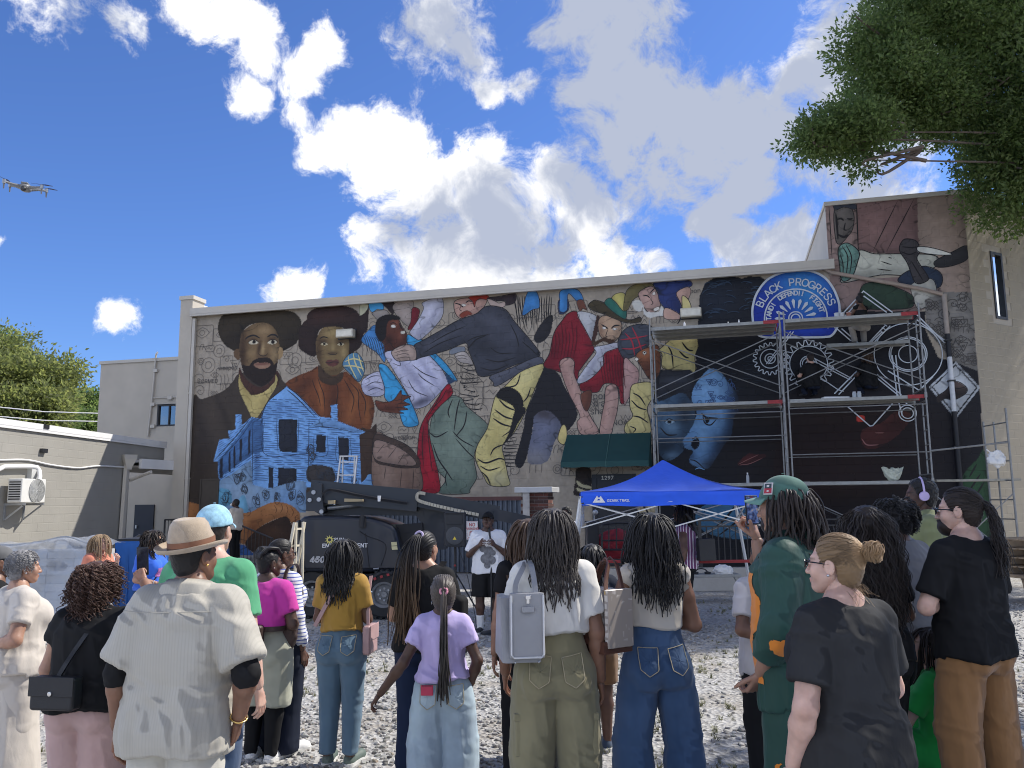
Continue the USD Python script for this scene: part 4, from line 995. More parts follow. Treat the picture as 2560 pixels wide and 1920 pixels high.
obj('frame',[tube(pts([(u,zt,.0),(u,zb - .02,.93),(u,zv,.93),(u,zv + .05,.0)]),.014,5) for u in (uL + .03,um,uR_ - .03)],M_GALV,aw)
# two flood lamps under the roof line
for (x,y,lab) in ((440 + 1172 * .3617,680 + 428 * .3617,'pale box lamp on the painted hair of the woman in brown'),(1560 + 463 * .3617,660 + 340 * .3617,'pale box lamp on the wall above the left end of the scaffold')):
 c = on_wall(x,y,.12); L = thing('wall_lamp',lab,'lamp',group='flood lamps on the mural wall')
 obj('housing',xf(rbox((c[0] - .27,.02,c[1] - .11),(c[0] + .27,.22,c[1] + .13),.02),wallM()),mat('lamp_cream',(.58,.54,.44),.5),L,smooth=30)
 obj('lens',WX((c[0] - .24,.222,c[1] - .08),(c[0] + .24,.232,c[1] + .08)),mat('lamp_lens',(.7,.66,.55),.25),L)
 obj('bracket',WX((c[0] - .29,.0,c[1] - .14),(c[0] + .29,.018,c[1] + .16)),M_DARK,L)
# ---------------------------------------------------------------- buildings at the left
rear = thing('rear_building','tall plain beige building behind the left end of the mural','building')
RB = -4.6
r0 = on_wall(253,905,RB); rU = r0[0]; rZ = r0[1]
holeA,holeB = on_wall(394,1011,RB),on_wall(452,1064,RB)
for (a,b) in (((rU,RB - 6,0),(holeA[0],RB,rZ - .1)),((holeB[0],RB - 6,0),(UL - .1,RB,rZ - .1)),((holeA[0],RB - 6,0),(holeB[0],RB,holeB[1])),((holeA[0],RB - 6,holeA[1]),(holeB[0],RB,rZ - .1))):obj('wall',WX(a,b),M_BEIGE,rear)
obj('coping',WX((rU - .05,RB - 6,rZ - .098),(UL - .1,RB + .05,rZ + .02)),M_TRIM,rear)
hw,hh = (holeA[0],holeB[0]),(holeB[1],holeA[1])
wn = obj('window',[WX((hw[0] + .002,RB - .1,hh[0] + .002),(hw[0] + .06,RB + .01,hh[1] - .002)),WX((hw[1] - .06,RB - .1,hh[0] + .002),(hw[1] - .002,RB + .01,hh[1] - .002)),WX((hw[0] + .062,RB - .1,hh[1] - .07),(hw[1] - .062,RB + .008,hh[1] - .002)),WX((hw[0] + .062,RB - .1,hh[0] + .002),(hw[1] - .062,RB + .008,hh[0] + .06)),WX((hw[0] + .48,RB - .09,hh[0] + .06),(hw[0] + .52,RB - .01,hh[1] - .07))],M_DARK,rear)
obj('pane',WX((hw[0] + .06,RB - .07,hh[0] + .06),(hw[1] - .06,RB - .06,hh[1] - .07)),M_GLASS,wn)
obj('room_back',WX((hw[0] + .003,RB - 1.2,hh[0] + .003),(hw[1] - .003,RB - 1.1,hh[1] - .003)),M_DARK,rear)
q = lambda x,y:on_wall(x * .42194,800 + y * .42194,RB + .05)
c0,c1,c2 = q(925,205),q(905,440),q(876,690)
P3 = lambda a,w=RB + .05:W(np.array(a[0]),np.array(a[1]),np.array(w))
obj('conduit',tube([P3(c0),P3(c1),P3(c2)],.035,6),M_TRIM,rear); e = q(968,212); obj('conduit',tube([P3(c0),W(np.array(e[0]),np.array(c0[1]),np.array(RB + .4))],.04,6),M_WHITE,rear)
for (x,y,x2) in ((905,462,1062),(900,498,1062)):a,b = q(x,y),q(x2,y - 6); obj('conduit',tube([P3(a),P3(b)],.022,6),M_TRIM,rear)
for (x,y) in ((922,300),(1008,462),(905,500),(1058,495),(905,630)):a = q(x,y); obj('junction_box',WX((a[0] - .09,RB,a[1] - .06),(a[0] + .09,RB + .09,a[1] + .06)),M_TRIM,rear)
# low block building whose wall runs towards the lens
EL = np.array([0.0838,0.9965,0]); EL /= np.linalg.norm(EL); NL = np.array([EL[1],-EL[0],0]); PL = at(405,1255,25.9) * [1,1,0]
def tol(px,py,w=0.0):
 d = ray(px,py); t = ((PL + w * NL - C0) @ NL) / (d @ NL); p = C0 + t * d; return np.array([(p - PL) @ EL,p[2]])
lowb = thing('low_building','low grey block building with white roof edge at the left of the yard','building')
LZ = tol(405,1104)[1]
ML = np.eye(4); ML[:3,0] = EL; ML[:3,1] = NL; ML[:3,2] = [0,0,1]; ML[:3,3] = PL
LX = lambda a,b:xf(box(a,b),ML)
M_LOW = mat('grey_paint',(0.31,0.295,0.26),rough=0.68,var=0.08,scale=1.0,bump=0.25,bscale=50,dirt=0.12)
t318,pz = tol(318,1300)[0],tol(331,1160)[1]
put_blocks(lowb,block_rows(-14,.0,0,LZ - .14,[(t318,.1,-.1,pz + .12)]),lambda v:PL + v[:,:1] * EL + v[:,1:2] * np.array([0,0,1.0]) + v[:,2:3] * NL,None,M_LOW,300,flat_res=True,deep=.0022)
obj('wall_core',LX((-14,-.3,0),(t318,-.012,LZ - .14)),M_LOW,lowb); obj('wall_core',LX((t318 + .001,-.3,pz + .12),(0,-.012,LZ - .14)),M_LOW,lowb); obj('jamb',LX((t318 - .31,-2.2,0),(t318 - .001,-.301,LZ - .2)),M_LOW,lowb)
obj('coping',[LX((-14,-.35,LZ - .138),(.02,.06,LZ)),LX((-14,.02,LZ - .2),(.02,.055,LZ - .14))],M_WHITE,lowb)
obj('roof',LX((-14,-9,LZ - .1),(0,-.352,LZ - .05)),mat('gravel_roof',(.16,.15,.14),.95,.4,20),lowb)
for (x,y) in ((260,633),(250,775)):
 a = tol(x * .42194,800 + y * .42194); obj('vent_cap',LX((a[0] - .1,.0,a[1] - .05),(a[0] + .1,.08,a[1] + .05)),M_DARK,lowb)
l = lambda x,y,w=.05:tol(x * .42194,800 + y * .42194,w)
L3 = lambda x,y,w=.05:PL + l(x,y,w)[0] * EL + l(x,y,w)[1] * np.array([0,0,1]) + w * NL
obj('cable',tube(spline([L3(-120,826,.03),L3(0,829,.03),L3(160,829,.03),L3(300,858,.03),L3(460,876,.03),L3(580,865,.03),L3(735,872,.03)],5),.022,6),M_WHITE,lowb)
obj('downspout',[bar(L3(752,860,.09),L3(718,1320,.09),.14,.1,up=NL),tube([L3(770,950,.1),L3(830,925,.5),L3(895,900,1.0)],.045,6)],M_TRIM,lowb)
hp = L3(762,828,.12)
obj('hopper',lathe([(.10,-.28),(.12,-.2),(.24,.02),(.25,.14),(.0,.14)],4,c=hp),M_TRIM,lowb)
# porch between the two buildings
porch = thing('porch_roof','white edged flat porch roof between the low building and the mural wall','porch roof')
fa = PL + t318 * EL + .30 * NL; fb = W(np.array(UL - .44),np.array(0.0),np.array(-.1)); up_ = np.array([0,0,1.0])
obj('fascia',bar(fa + up_ * pz,fb + up_ * pz,.10,.28),M_WHITE,porch)
pg = [fa[:2],fb[:2],W(np.array(UL - .44),np.array(0.0),np.array(RB + .02))[:2],(PL + 5 * EL)[:2],(PL + 5 * EL - 2 * NL)[:2],(PL + t318 * EL - 2 * NL)[:2]]
obj('roof_deck',prism(Polygon(pg).buffer(-.06),pz + .04,pz + .11),M_ROOF,porch); obj('soffit',prism(Polygon(pg).buffer(-.06),pz - .10,pz - .05),M_BEIGE,porch)
d0,d1 = on_wall(338,1262,RB + .03),on_wall(386,1262,RB + .03)
M_NAVY = mat('navy_door',(.012,.016,.028),.5)
dd = obj('door',WX((d0[0],RB,.05),(d1[0],RB + .05,d0[1])),M_NAVY,rear); obj('handle',WX((d0[0] + .1,RB + .052,1.0),(d0[0] + .16,RB + .1,1.12)),M_GALV,dd)
# outdoor unit of the air conditioning, on brackets
acx0,acx1 = l(95,1000,.0),l(235,1000,.0)
ac = thing('air_conditioner','white outdoor air conditioning unit on wall brackets on the low grey building','air conditioner')
uc = l(150,1010,.25); s0,s1 = uc[0] - .42,uc[0] + .42; z0_,z1_ = l(150,1082,.25)[1],l(150,942,.25)[1]
obj('case',xf(rbox((s0,.12,z0_),(s1,.46,z1_),.02),ML),mat('ac_white',(.68,.67,.63),.45,.04),ac,smooth=30)
cen = ((s0 + s1) / 2 + .1,(z0_ + z1_) / 2)
Mf = ML @ np.array([[1,0,0,cen[0]],[0,0,1,.462],[0,1,0,cen[1]],[0,0,0,1.]])
obj('fan_grille',[xf(lathe([(r - .006,0),(r + .006,.0),(r + .006,.02),(r - .006,.02)],24),Mf) for r in np.linspace(.05,.27,9)] + [xf(tube([(0,0,.012),(.27 * math.cos(a),.27 * math.sin(a),.012)],.005,4),Mf) for a in np.arange(0,2 * PI,PI / 6)],mat('grille_grey',(.5,.5,.48),.5),ac)
obj('fan_recess',xf(lathe([(0,.002),(.28,.002),(.28,.004)],24),Mf),M_DARK,ac)
for i in range(9):
 zz = z0_ + .05 + i * (z1_ - z0_ - .1) / 8
 obj('fin',LX((s0 - .012,.15,zz - .012),(s0 - .001,.43,zz + .012)),mat('grille_grey',(.5,.5,.48)),ac)
obj('fin_gap',LX((s0 - .0008,.15,z0_ + .04),(s0 + .0,.43,z1_ - .04)),M_DARK,ac)
for s in (s0 + .1,s1 - .1):obj('bracket',[LX((s - .02,0,z0_ - .06),(s + .02,.5,z0_ - .012)),LX((s - .02,.0,z0_ - .4),(s + .02,.035,z0_ - .062)),xf(bar((s,.03,z0_ - .38),(s,.44,z0_ - .07),.03),ML)],M_GALV,ac)
obj('pipe_cover',tube(spline([L3(-40,905,.1),L3(5,880,.1),L3(40,868,.1),L3(190,868,.1),L3(228,885,.12),L3(236,925,.25),L3(232,950,.3)],5),.05,8),M_WHITE,ac,smooth=60)
obj('switch_box',LX((s1 - .05,.0,z1_ + .02),(s1 + .18,.12,z1_ + .35)),mat('grille_grey',(.5,.5,.48)),ac)
# ---------------------------------------------------------------- ground
grng = np.random.default_rng(21)
def ground_material():
 n = {'g':('geometry',{}),'n1':('noise_texture',dict(scale=0.55,detail=5.0,roughness=0.6)),'n2':('voronoi_texture',dict(scale=26.0,randomness=1.0)),'n3':('noise_texture',dict(scale=70.0,detail=3.0)),
   'r2':('rgb_ramp',dict(ramp=[(0.0,(.22,.21,.195)),(.35,(.33,.32,.30)),(.7,(.41,.40,.38)),(1,(.50,.49,.47))])),
   'r1':('map_range',dict(from_min=.50,from_max=.66,to_min=0.0,to_max=.8,clamp=True)),'n4':('noise_texture',dict(scale=9.0,detail=6.0,roughness=.7)),'rs':('rgb_ramp',dict(ramp=[(.3,(.20,.165,.12)),(.6,(.30,.26,.20)),(.8,(.17,.17,.09))])),
   'm':('mix',{}),'b':('bump',dict(strength=.8,distance=.03)),'p':('principled_bsdf',dict(roughness=.9,specular_ior_level=.25))}
 l = [('g.position',q + '.vector') for q in ('n1','n2','n3','n4')] + [('n2.color','r2.fac'),('n1.fac','r1.value'),('n4.fac','rs.fac'),('r1.result','m.fac'),('r2.color','m.color1'),('rs.color','m.color2'),('m.color','p.base_color'),('n2.distance','b.height'),('b.normal','p.normal')]
 return usdkit.material(stage,'/World/Looks/gravel_ground',n,l,surface='p.BSDF')
M_GROUND = ground_material()
gx = np.concatenate([[-600,-200,-60],np.linspace(-16,18,120),[60,200,600]]); gy = np.concatenate([[-300,-80,-20],np.linspace(-4,24,110),[60,200,900]])
X,Y = np.meshgrid(gx,gy); Z = (meshkit.fbm(np.stack([X * .5,Y * .5,X * 0],-1),4,5) - .47) * .05
Z = np.where((np.abs(X) < 18) & (Y > -4) & (Y < 24),Z,-.02)
a = len(gx); i = (np.arange(len(gy) - 1)[:,None] * a + np.arange(a - 1)[None]).ravel()
obj('ground',(np.stack([X.ravel(),Y.ravel(),Z.ravel()],1),np.stack([i,i + 1,i + 1 + a,i + a],1)),M_GROUND,smooth=True,kind='structure',label='white and grey gravel yard with thin dry grass')
from scipy.interpolate import RegularGridInterpolator
_gz = RegularGridInterpolator((gy,gx),Z,bounds_error=False,fill_value=0.0)
def gz(x,y):return float(_gz((y,x)))
# loose stones
def stone(k):
 r = np.random.default_rng(100 + k); m = trimesh.creation.icosphere(1); v = np.asarray(m.vertices) * r.uniform(.6,1.2,3) * [1,.8,.55]
 v += r.normal(0,.12,v.shape); h = trimesh.convex.convex_hull(v); return T(h)
def stone_material():
 n = {'o':('object_info',{}),'r':('rgb_ramp',dict(ramp=[(0,(.17,.16,.15)),(.25,(.32,.31,.29)),(.6,(.42,.41,.39)),(.85,(.54,.53,.51)),(1,(.34,.28,.21))])),'c':('texture_coordinate',{}),'n':('noise_texture',dict(scale=1.6,detail=4.0)),'m':('mix',dict(mix_type='multiply',fac=.35)),'p':('principled_bsdf',dict(roughness=.85,specular_ior_level=.3))}
 return usdkit.material(stage,'/World/Looks/stone',n,[('o.random','r.fac'),('c.object','n.vector'),('r.color','m.color1'),('n.color','m.color2'),('m.color','p.base_color')],surface='p.BSDF')
def instancer(name,protos,pos,rot,scale,idx,parent=None,label=None,cat=None,kind='stuff'):
 """scattered copies of a few small meshes: protos = [(mesh, material, smooth)]; rot = quaternions w, x, y, z"""
 path = numbered(pathof(parent) + '/' + name); pi = UsdGeom.PointInstancer.Define(stage,path)
 for k,(m,mt,sm) in enumerate(protos):
  usdkit.mesh(stage,f'{path}/kinds/kind_{"abcdefghijk"[k]}',m,mt,smooth=sm); pi.CreatePrototypesRel().AddTarget(f'{path}/kinds/kind_{"abcdefghijk"[k]}')
 pi.CreatePositionsAttr(Vt.Vec3fArray.FromNumpy(np.asarray(pos,np.float32))); pi.CreateScalesAttr(Vt.Vec3fArray.FromNumpy(np.repeat(np.asarray(scale,np.float32)[:,None],3,1)))
 q = np.asarray(rot,np.float32); pi.CreateOrientationsAttr(Vt.QuathArray([Gf.Quath(*map(float,r)) for r in q])); pi.CreateProtoIndicesAttr(Vt.IntArray.FromNumpy(np.asarray(idx,np.int32)))
 return tag(pi.GetPrim(),label,cat,kind=kind)
def quats(n,r,flat_=False):
 if flat_:
  a = r.uniform(0,2 * PI,n); t = r.normal(0,.2,n); return np.stack([np.cos(a / 2),np.sin(t / 2),np.zeros(n),np.sin(a / 2)],1)
 q = r.normal(size=(n,4)); return q / np.linalg.norm(q,axis=1,keepdims=True)
NST = 42000
yy = 3.2 + 11.5 * grng.random(NST) ** 1.25; xx = (grng.random(NST) * 2 - 1) * (yy * .72 + .6)
dens = meshkit.fbm(np.stack([xx * .55,yy * .55,xx * 0],1),3,17); k = (dens < .50) | (grng.random(NST) < .14); xx,yy = xx[k],yy[k]
zz = _gz(np.stack([yy,xx],1)); sc = grng.uniform(.010,.024,len(xx)) * (1 + .35 * (grng.random(len(xx)) < .12))
instancer('loose_gravel',[(stone(k),stone_material() if k == 0 else '/World/Looks/stone',False) for k in range(5)],np.stack([xx,yy,zz + sc * .25],1),quats(len(xx),grng,True),sc,grng.integers(0,5,len(xx)),label='loose white and grey gravel stones scattered over the yard',cat='gravel')
# thin grass tufts
def tuft(k):
 r = np.random.default_rng(200 + k); vs,fs = [],[]
 for j in range(14):
  a = r.uniform(0,2 * PI); b = r.uniform(0,2 * PI); p = np.array([math.cos(b),math.sin(b),0]) * r.uniform(0,.35); d = np.array([math.cos(a),math.sin(a),0]); s = np.array([-d[1],d[0],0]) * .05; h = r.uniform(.5,1.2); n = len(vs) * 1
  base = len(vs); vs += [p - s,p + s,p + d * h * .35 + [0,0,h * .6] - s * .6,p + d * h * .35 + [0,0,h * .6] + s * .6,p + d * h * .9 + [0,0,h * .8]]; fs += [[base,base + 1,base + 3],[base,base + 3,base + 2],[base + 2,base + 3,base + 4]]
 return np.array(vs),np.array(fs)
n = 5200; yy = 3.5 + 12 * grng.random(n); xx = (grng.random(n) * 2 - 1) * (yy * .7 + .8); d = meshkit.fbm(np.stack([xx * .55,yy * .55,xx * 0],1),3,17); k = d > .53; xx,yy = xx[k],yy[k]
M_GRASS = mat('dry_grass',(.16,.16,.07),.8,.4,3)
instancer('thin_grass',[(tuft(k),M_GRASS,False) for k in range(3)],np.stack([xx,yy,_gz(np.stack([yy,xx],1)) - .005],1),quats(len(xx),grng,True),grng.uniform(.035,.075,len(xx)),grng.integers(0,3,len(xx)),label='thin dry grass and weeds in patches of the gravel',cat='grass')
# ---------------------------------------------------------------- scaffold before the right half of the mural
M_TUBE = mat('scaffold_steel',(.27,.27,.265),.45,.2,12,metal=.6,dirt=.3); M_ALU = mat('aluminium_deck',(.33,.33,.31),.55,.15,10,metal=.4,dirt=.3); M_REDP = mat('red_paint',(.30,.025,.028),.5,.2,10)
def WPt(u,w,z):return W(np.array(float(u)),np.array(float(z)),np.array(float(w)))
scaf = thing('scaffold','steel scaffold with three aluminium decks in front of the dark half of the mural','scaffold')
SU,WF,WB,DZ = (3.95,7.02,10.08),1.60,.38,(2.21,4.14,6.07)
for u in SU:
 for w in (WF,WB):
  for du in ((0,) if u == SU[0] else (-.0,.10) if u == SU[1] else (0,)):
   for z0,z1 in ((.06,2.18),(2.185,4.11),(4.115,6.26)):obj('post',tube([WPt(u + du,w,z0),WPt(u + du,w,z1)],.021,8),M_TUBE,scaf,smooth=50)
  obj('base_plate',WX((u - .08,w - .08,.0),(u + .08,w + .08,.012)),M_TUBE,scaf)
 for z0 in (.35,2.35,4.3):
  obj('frame_rail',tube([WPt(u,WF,z0 + 1.65),WPt(u,WB,z0 + 1.65)],.021,6),M_TUBE,scaf); obj('frame_rail',tube([WPt(u,WF,z0),WPt(u,WB,z0)],.018,6),M_TUBE,scaf)
  obj('ladder_post',tube([WPt(u,WF - .40,z0),WPt(u,WF - .40,z0 + 1.65)],.018,6),M_TUBE,scaf)
  for k in range(1,5):obj('rung',tube([WPt(u,WF,z0 + k * .33),WPt(u,WF - .40,z0 + k * .33)],.015,6),M_TUBE,scaf)
 for z in (2.2,4.13):obj('collar',[tube([WPt(u,w,z - .06),WPt(u,w,z + .06)],.033,8) for w in (WF,WB)],M_TUBE,scaf)
def deck(u0,u1,w0,w1,z,red=True):
 d = obj('deck',[WX((u0,w0,z - .012),(u1,w1,z)),WX((u0,w0,z - .075),(u1,w0 + .03,z - .013)),WX((u0,w1 - .03,z - .075),(u1,w1,z - .013))] + [WX((u0 + .02,w,z - .045),(u1 - .02,w + .03,z - .013)) for w in np.arange(w0 + .07,w1 - .06,.075)],M_ALU,scaf)
 for a,b in ((u0 - .03,u0 + .32),(u1 - .32,u1 + .03)):obj('deck_end',[WX((a,w1 + .001,z - .08),(b,w1 + .012,z + .006))],M_REDP if red and a > u0 else M_ALU,d)
for z in DZ:
 for a,b in ((SU[0] + .05,SU[1] - .05),(SU[1] + .15,SU[2] - .05)):
  deck(a,b,1.10,1.56,z); deck(a,b,.62,1.08,z)
  if z > 6 and a < 7:deck(a,b,.14,.60,z)
deck(8.2,SU[2] - .05,.12,.55,5.60,False)
def brace(p,q,name='cross_brace',r=.0135,m=None):obj(name,tube([p,q],r,6),m or M_TUBE,scaf,smooth=50)
for a,b in ((SU[0],SU[1]),(SU[1] + .1,SU[2])):
 for w,o in ((WF,.03),(WB,-.03)):
  brace(WPt(a,w + o,4.45),WPt(b,w + o,5.75)); brace(WPt(a,w + o + .035,5.75),WPt(b,w + o + .035,4.45)); brace(WPt(a,w + o,.5),WPt(b,w + o,1.95)); brace(WPt(a,w + o + .035,1.95),WPt(b,w + o + .035,.5))
for z,a,b in ((3.86,SU[0],SU[1]),(3.30,SU[0],SU[1]),(3.92,SU[1] + .1,SU[2]),(2.84,SU[1] + .1,SU[2])):
 brace(WPt(a,WF + .03,z),WPt(b,WF + .03,z),'guard_rail'); brace(WPt(a,WB - .03,z),WPt(b,WB - .03,z),'guard_rail')
# the narrow third bay round the corner
e0,e1 = on_wall(2470,1190,.75),on_wall(2530,1190,1.75)
for c,w,zt in ((e0,.75,3.55),(e1,1.75,3.75)):
 obj('post',tube([WPt(c[0],w,.06),WPt(c[0],w,zt)],.024,8),M_TUBE,scaf,smooth=50)
obj('ladder_post',tube([WPt((e0[0] * .55 + e1[0] * .45),1.2,.4),WPt((e0[0] * .55 + e1[0] * .45),1.2,3.5)],.02,6),M_TUBE,scaf)
for z in np.arange(.5,3.6,.42):obj('rung',tube([WPt(e0[0],.75,z),WPt(e1[0],1.75,z)],.016,6),M_TUBE,scaf)
brace(WPt(SU[2],WF,2.86),WPt(e1[0],1.75,3.0),'guard_rail',.022); brace(WPt(SU[2],WF,.4),WPt(e1[0],1.75,1.9)); brace(WPt(SU[2],WF,1.9),WPt(e1[0],1.75,.4))
obj('plank',xf(rbox((SU[2] + .1,1.2,2.17),(e1[0] + .25,1.5,2.22),.006),wallM()),mat('worn_plank',(.34,.32,.27),.8,.3,6),scaf)
# things lying on the decks
def bottle(px,py,w,z,label,col,h=.2,group=None):
 u = on_wall(px,py,w)[0]; t = thing('bottle',label,'bottle',WPt(u,w,z),0,group); h = h * .72; r = h * .16
 obj('body',lathe([(0,0),(r,.0),(r,h * .55),(r * .9,h * .7),(r * .4,h * .85),(r * .4,h * .9)],10),col,t,smooth=40); obj('cap',lathe([(r * .45,h * .9),(r * .45,h),(0,h)],8),M_WHITE if col is not M_WHITE else M_BEIGE,t)
M_PLASTIC = usdkit.material(stage,'/World/Looks/clear_plastic',{'t':('transparent_bsdf',dict(color=(.86,.88,.9))),'g':('glossy_bsdf',dict(roughness=.08)),'x':('mix_closure',dict(fac=.25))},[('t.BSDF','x.closure1'),('g.BSDF','x.closure2')],surface='x.closure')
bottle(1711,803,1.2,DZ[2],'white paint bottle at the left end of the top scaffold deck',M_WHITE,.26); bottle(1820,799,1.2,DZ[2],'small white bottle in the middle of the top left deck',M_WHITE,.16); bottle(1847,796,1.2,DZ[2],'white bottle on the top deck under the sign BLACK PROGRESS',M_WHITE,.22); bottle(1869,1190,1.3,DZ[0],'clear water bottle on the lowest deck right of the blue canopy top',mat('bottle_grey',(.35,.37,.40),.2),.34)
for i,(px,col) in enumerate(((2105,(.6,.58,.55)),(2122,(.30,.12,.07)),(2092,(.55,.57,.6)))):
 u = on_wall(px,790,1.25)[0]; t = thing('paint_cup',('pale paint cup beside the crouching painter on the top deck','brown paint cup on the top deck near the painter','grey paint cup, leftmost beside the painter on the top deck')[i],'cup',WPt(u,1.25,DZ[2])); obj('cup',lathe([(0,0),(.05,0),(.062,.14),(.055,.14),(.045,.01),(0,.01)],12),mat('cup_%d' % i,col,.5),t,smooth=40); obj('rim',lathe([(.060,.136),(.066,.14),(.060,.146)],12),M_WHITE,t)
for i,px in enumerate((2088,2136,2148)):
 u = on_wall(px,990,1.3)[0]; t = thing('paint_jar',('flat tray of paint beside the painter on the middle deck','glass jar on the middle deck between two painters','glass jar with lid on the middle deck, right of its twin')[i],'jar',WPt(u,1.3,DZ[1]))
 if i == 0:obj('tray',rbox((-.3,-.1,0),(.3,.1,.05),.01),M_WHITE,t); obj('paint',box((-.26,-.08,.0505),(.26,.08,.054)),mat('paint_grey',(.4,.4,.42),.3),t)
 else:obj('glass',lathe([(0,0),(.05,0),(.05,.12),(.04,.14)],10),mat('jar_grey',(.42,.45,.46),.2),t,smooth=40); obj('lid',lathe([(.042,.14),(.042,.16),(0,.16)],10),M_GALV,t)
u = on_wall(2233,1200,1.35); t = thing('plastic_bag','crumpled pale plastic bag standing on the lowest deck','bag',WPt(u[0],1.35,DZ[0])); F_ = trimesh.creation.icosphere(3,1.0); v = np.asarray(F_.vertices) * [.22,.10,.16]; v += (meshkit.fbm(v * 14,3,4)[:,None] - .5) * .12 * np.asarray(F_.vertices); v[:,2] += .12 + .12 * (np.abs(v[:,0]) / .2) ** 2; v[:,2] = np.maximum(v[:,2],.0); obj('bag',(v,np.asarray(F_.faces)),mat('pale_bag',(.50,.52,.42),.4,.2,20),t,smooth=True); obj('knot',tube([(-.2,0,.25),(-.22,0,.32)],.02,6),mat('pale_bag',(1,1,1)),t)
u = on_wall(2490,1135,1.7); t = thing('plastic_bag','white plastic bag tied to the right end frame of the scaffold','bag',WPt(u[0],1.7,u[1] - .1)); v = np.asarray(F_.vertices) * [.20,.08,.20]; v += (meshkit.fbm(v * 12,3,9)[:,None] - .5) * .16 * np.asarray(F_.vertices); obj('bag',(v,np.asarray(F_.faces)),M_WHITE,t,smooth=True); obj('tie',tube([(-.1,0,.12),(-.2,.0,.2)],.015,5),M_WHITE,t)
# ---------------------------------------------------------------- fence, pier, ramp and railings along the wall
fence = thing('metal_fence','dark corrugated metal fence with maroon top rail below the painted barrel','fence')
f0,f1 = on_wall(800,1300,1.2)[0],on_wall(1306,1300,1.2)[0]; M_FENCE = mat('fence_slate',(.085,.10,.125),.5,.15,2,metal=.3,dirt=.2)
n = int((f1 - f0) / .5)
for i in range(n):
 xs,z_ = [],[]; a0_ = f0 + i * (f1 - f0) / n; wd = (f1 - f0) / n
 for k in range(4):
  for s,w in ((0,0),(.35,0),(.5,.045),(.85,.045)):xs.append(a0_ + (k + s) * wd / 4); z_.append(w)
 xs.append(a0_ + wd); z_.append(0); xs,z_ = np.array(xs),np.array(z_)
 obj('panel',sheet([W(xs,np.full(len(xs),z),1.2 + z_ + .001 * (i % 2)) for z in (1.86,.05)]),M_FENCE,fence)
obj('top_rail',WX((f0,1.17,1.862),(f1,1.27,1.96)),mat('maroon',(.075,.025,.022),.5),fence)
for u in np.arange(f0,f1 + .1,(f1 - f0) / 4):obj('post',WX((u - .04,1.10,0),(u + .04,1.165,1.96)),M_DARK,fence)
pier = thing('brick_pier','red brick pier with pale stone cap between fence and blue canopy','pier'); dp = 17.6; pc_ = at(1344,1300,dp); pz_ = at(1344,1232,dp)[2]
MP = np.eye(4); MP[:3,0] = EU; MP[:3,1] = EN; MP[:3,3] = [pc_[0],pc_[1],0]
M_BR = [mat('brick_' + c,rgb,.85,.25,14,bump=.4,bscale=90) for c,rgb in (('red',(.13,.045,.032)),('brown',(.085,.038,.03)),('dark',(.06,.03,.026)))]
obj('core',xf(box((-.28,-.28,0),(.28,.28,pz_)),MP),mat('mortar',(.34,.31,.28),.9),pier); r_ = 0; z = .0
while z < pz_ - .06:
 for k in range(3):
  for s in (0,1):
   a = -.29 + k * .195 + (.0 if r_ % 2 else -.0); o = .097 * (r_ % 2)
   x0,x1 = max(-.29,a + o - .097 * (r_ % 2) * 2 * (k == 0) * 0),min(.29,a + o + .185)
   if x1 - x0 < .04:continue
   b = box((x0,.281,z + .005),(x1,.293,z + .066)) if s == 0 else box((.281,x0,z + .005),(.293,x1,z + .066))
   obj('brick',xf(b,MP),M_BR[(r_ * 5 + k * 3 + s) % 3],pier)
 z += .0713; r_ += 1
obj('cap',xf(rbox((-.40,-.40,pz_ + .002),(.40,.40,pz_ + .115),.012),MP),mat('cap_stone',(.46,.46,.46),.6,.1,4,metal=.2),pier)
gp = thing('concrete_post','weathered pale concrete post at the left of the brick pier','post'); q_ = at(1316,1300,dp - .35); obj('post',[rbox((q_[0] - .07,q_[1] - .07,0),(q_[0] + .07,q_[1] + .07,pz_ - .01),.01)],mat('weathered',(.36,.34,.32),.9,.25,6,bump=.3),gp); obj('cap',rbox((q_[0] - .075,q_[1] - .075,pz_ - .008),(q_[0] + .075,q_[1] + .075,pz_ + .0),.004),mat('weathered',(1,1,1)),gp)
RD = 17.0
rx0,rx1 = (at(1400,1400,RD)[0],at(2110,1400,RD)[0]); M_CONC = mat('concrete',(.34,.33,.31),.85,.12,2.5,bump=.3,bscale=40,dirt=.3)
rampt = thing('ramp','low grey concrete ramp along the foot of the mural wall','ramp'); obj('kerb',rbox((rx0,RD,0),(rx1,RD + .2,.46),.01),M_CONC,rampt); obj('floor',box((rx0,RD + .202,0),(rx1,RD + 1.5,.33)),M_CONC,rampt)
rl = thing('ramp_railing','black steel railing with thin bars on the concrete ramp behind the canopy','railing')
for z in (1.40,1.28,.56):obj('rail',bar((rx0,RD + .1,z),(rx1,RD + .1,z),.04,.03),M_DARK,rl)
for x in np.arange(rx0 + .06,rx1,.118):obj('baluster',box((x - .009,RD + .09,.58),(x + .009,RD + .11,1.27)),M_DARK,rl)
for x in np.linspace(rx0 + .02,rx1 - .02,5):obj('post',box((x - .03,RD + .07,.46),(x + .03,RD + .13,1.46)),M_DARK,rl)
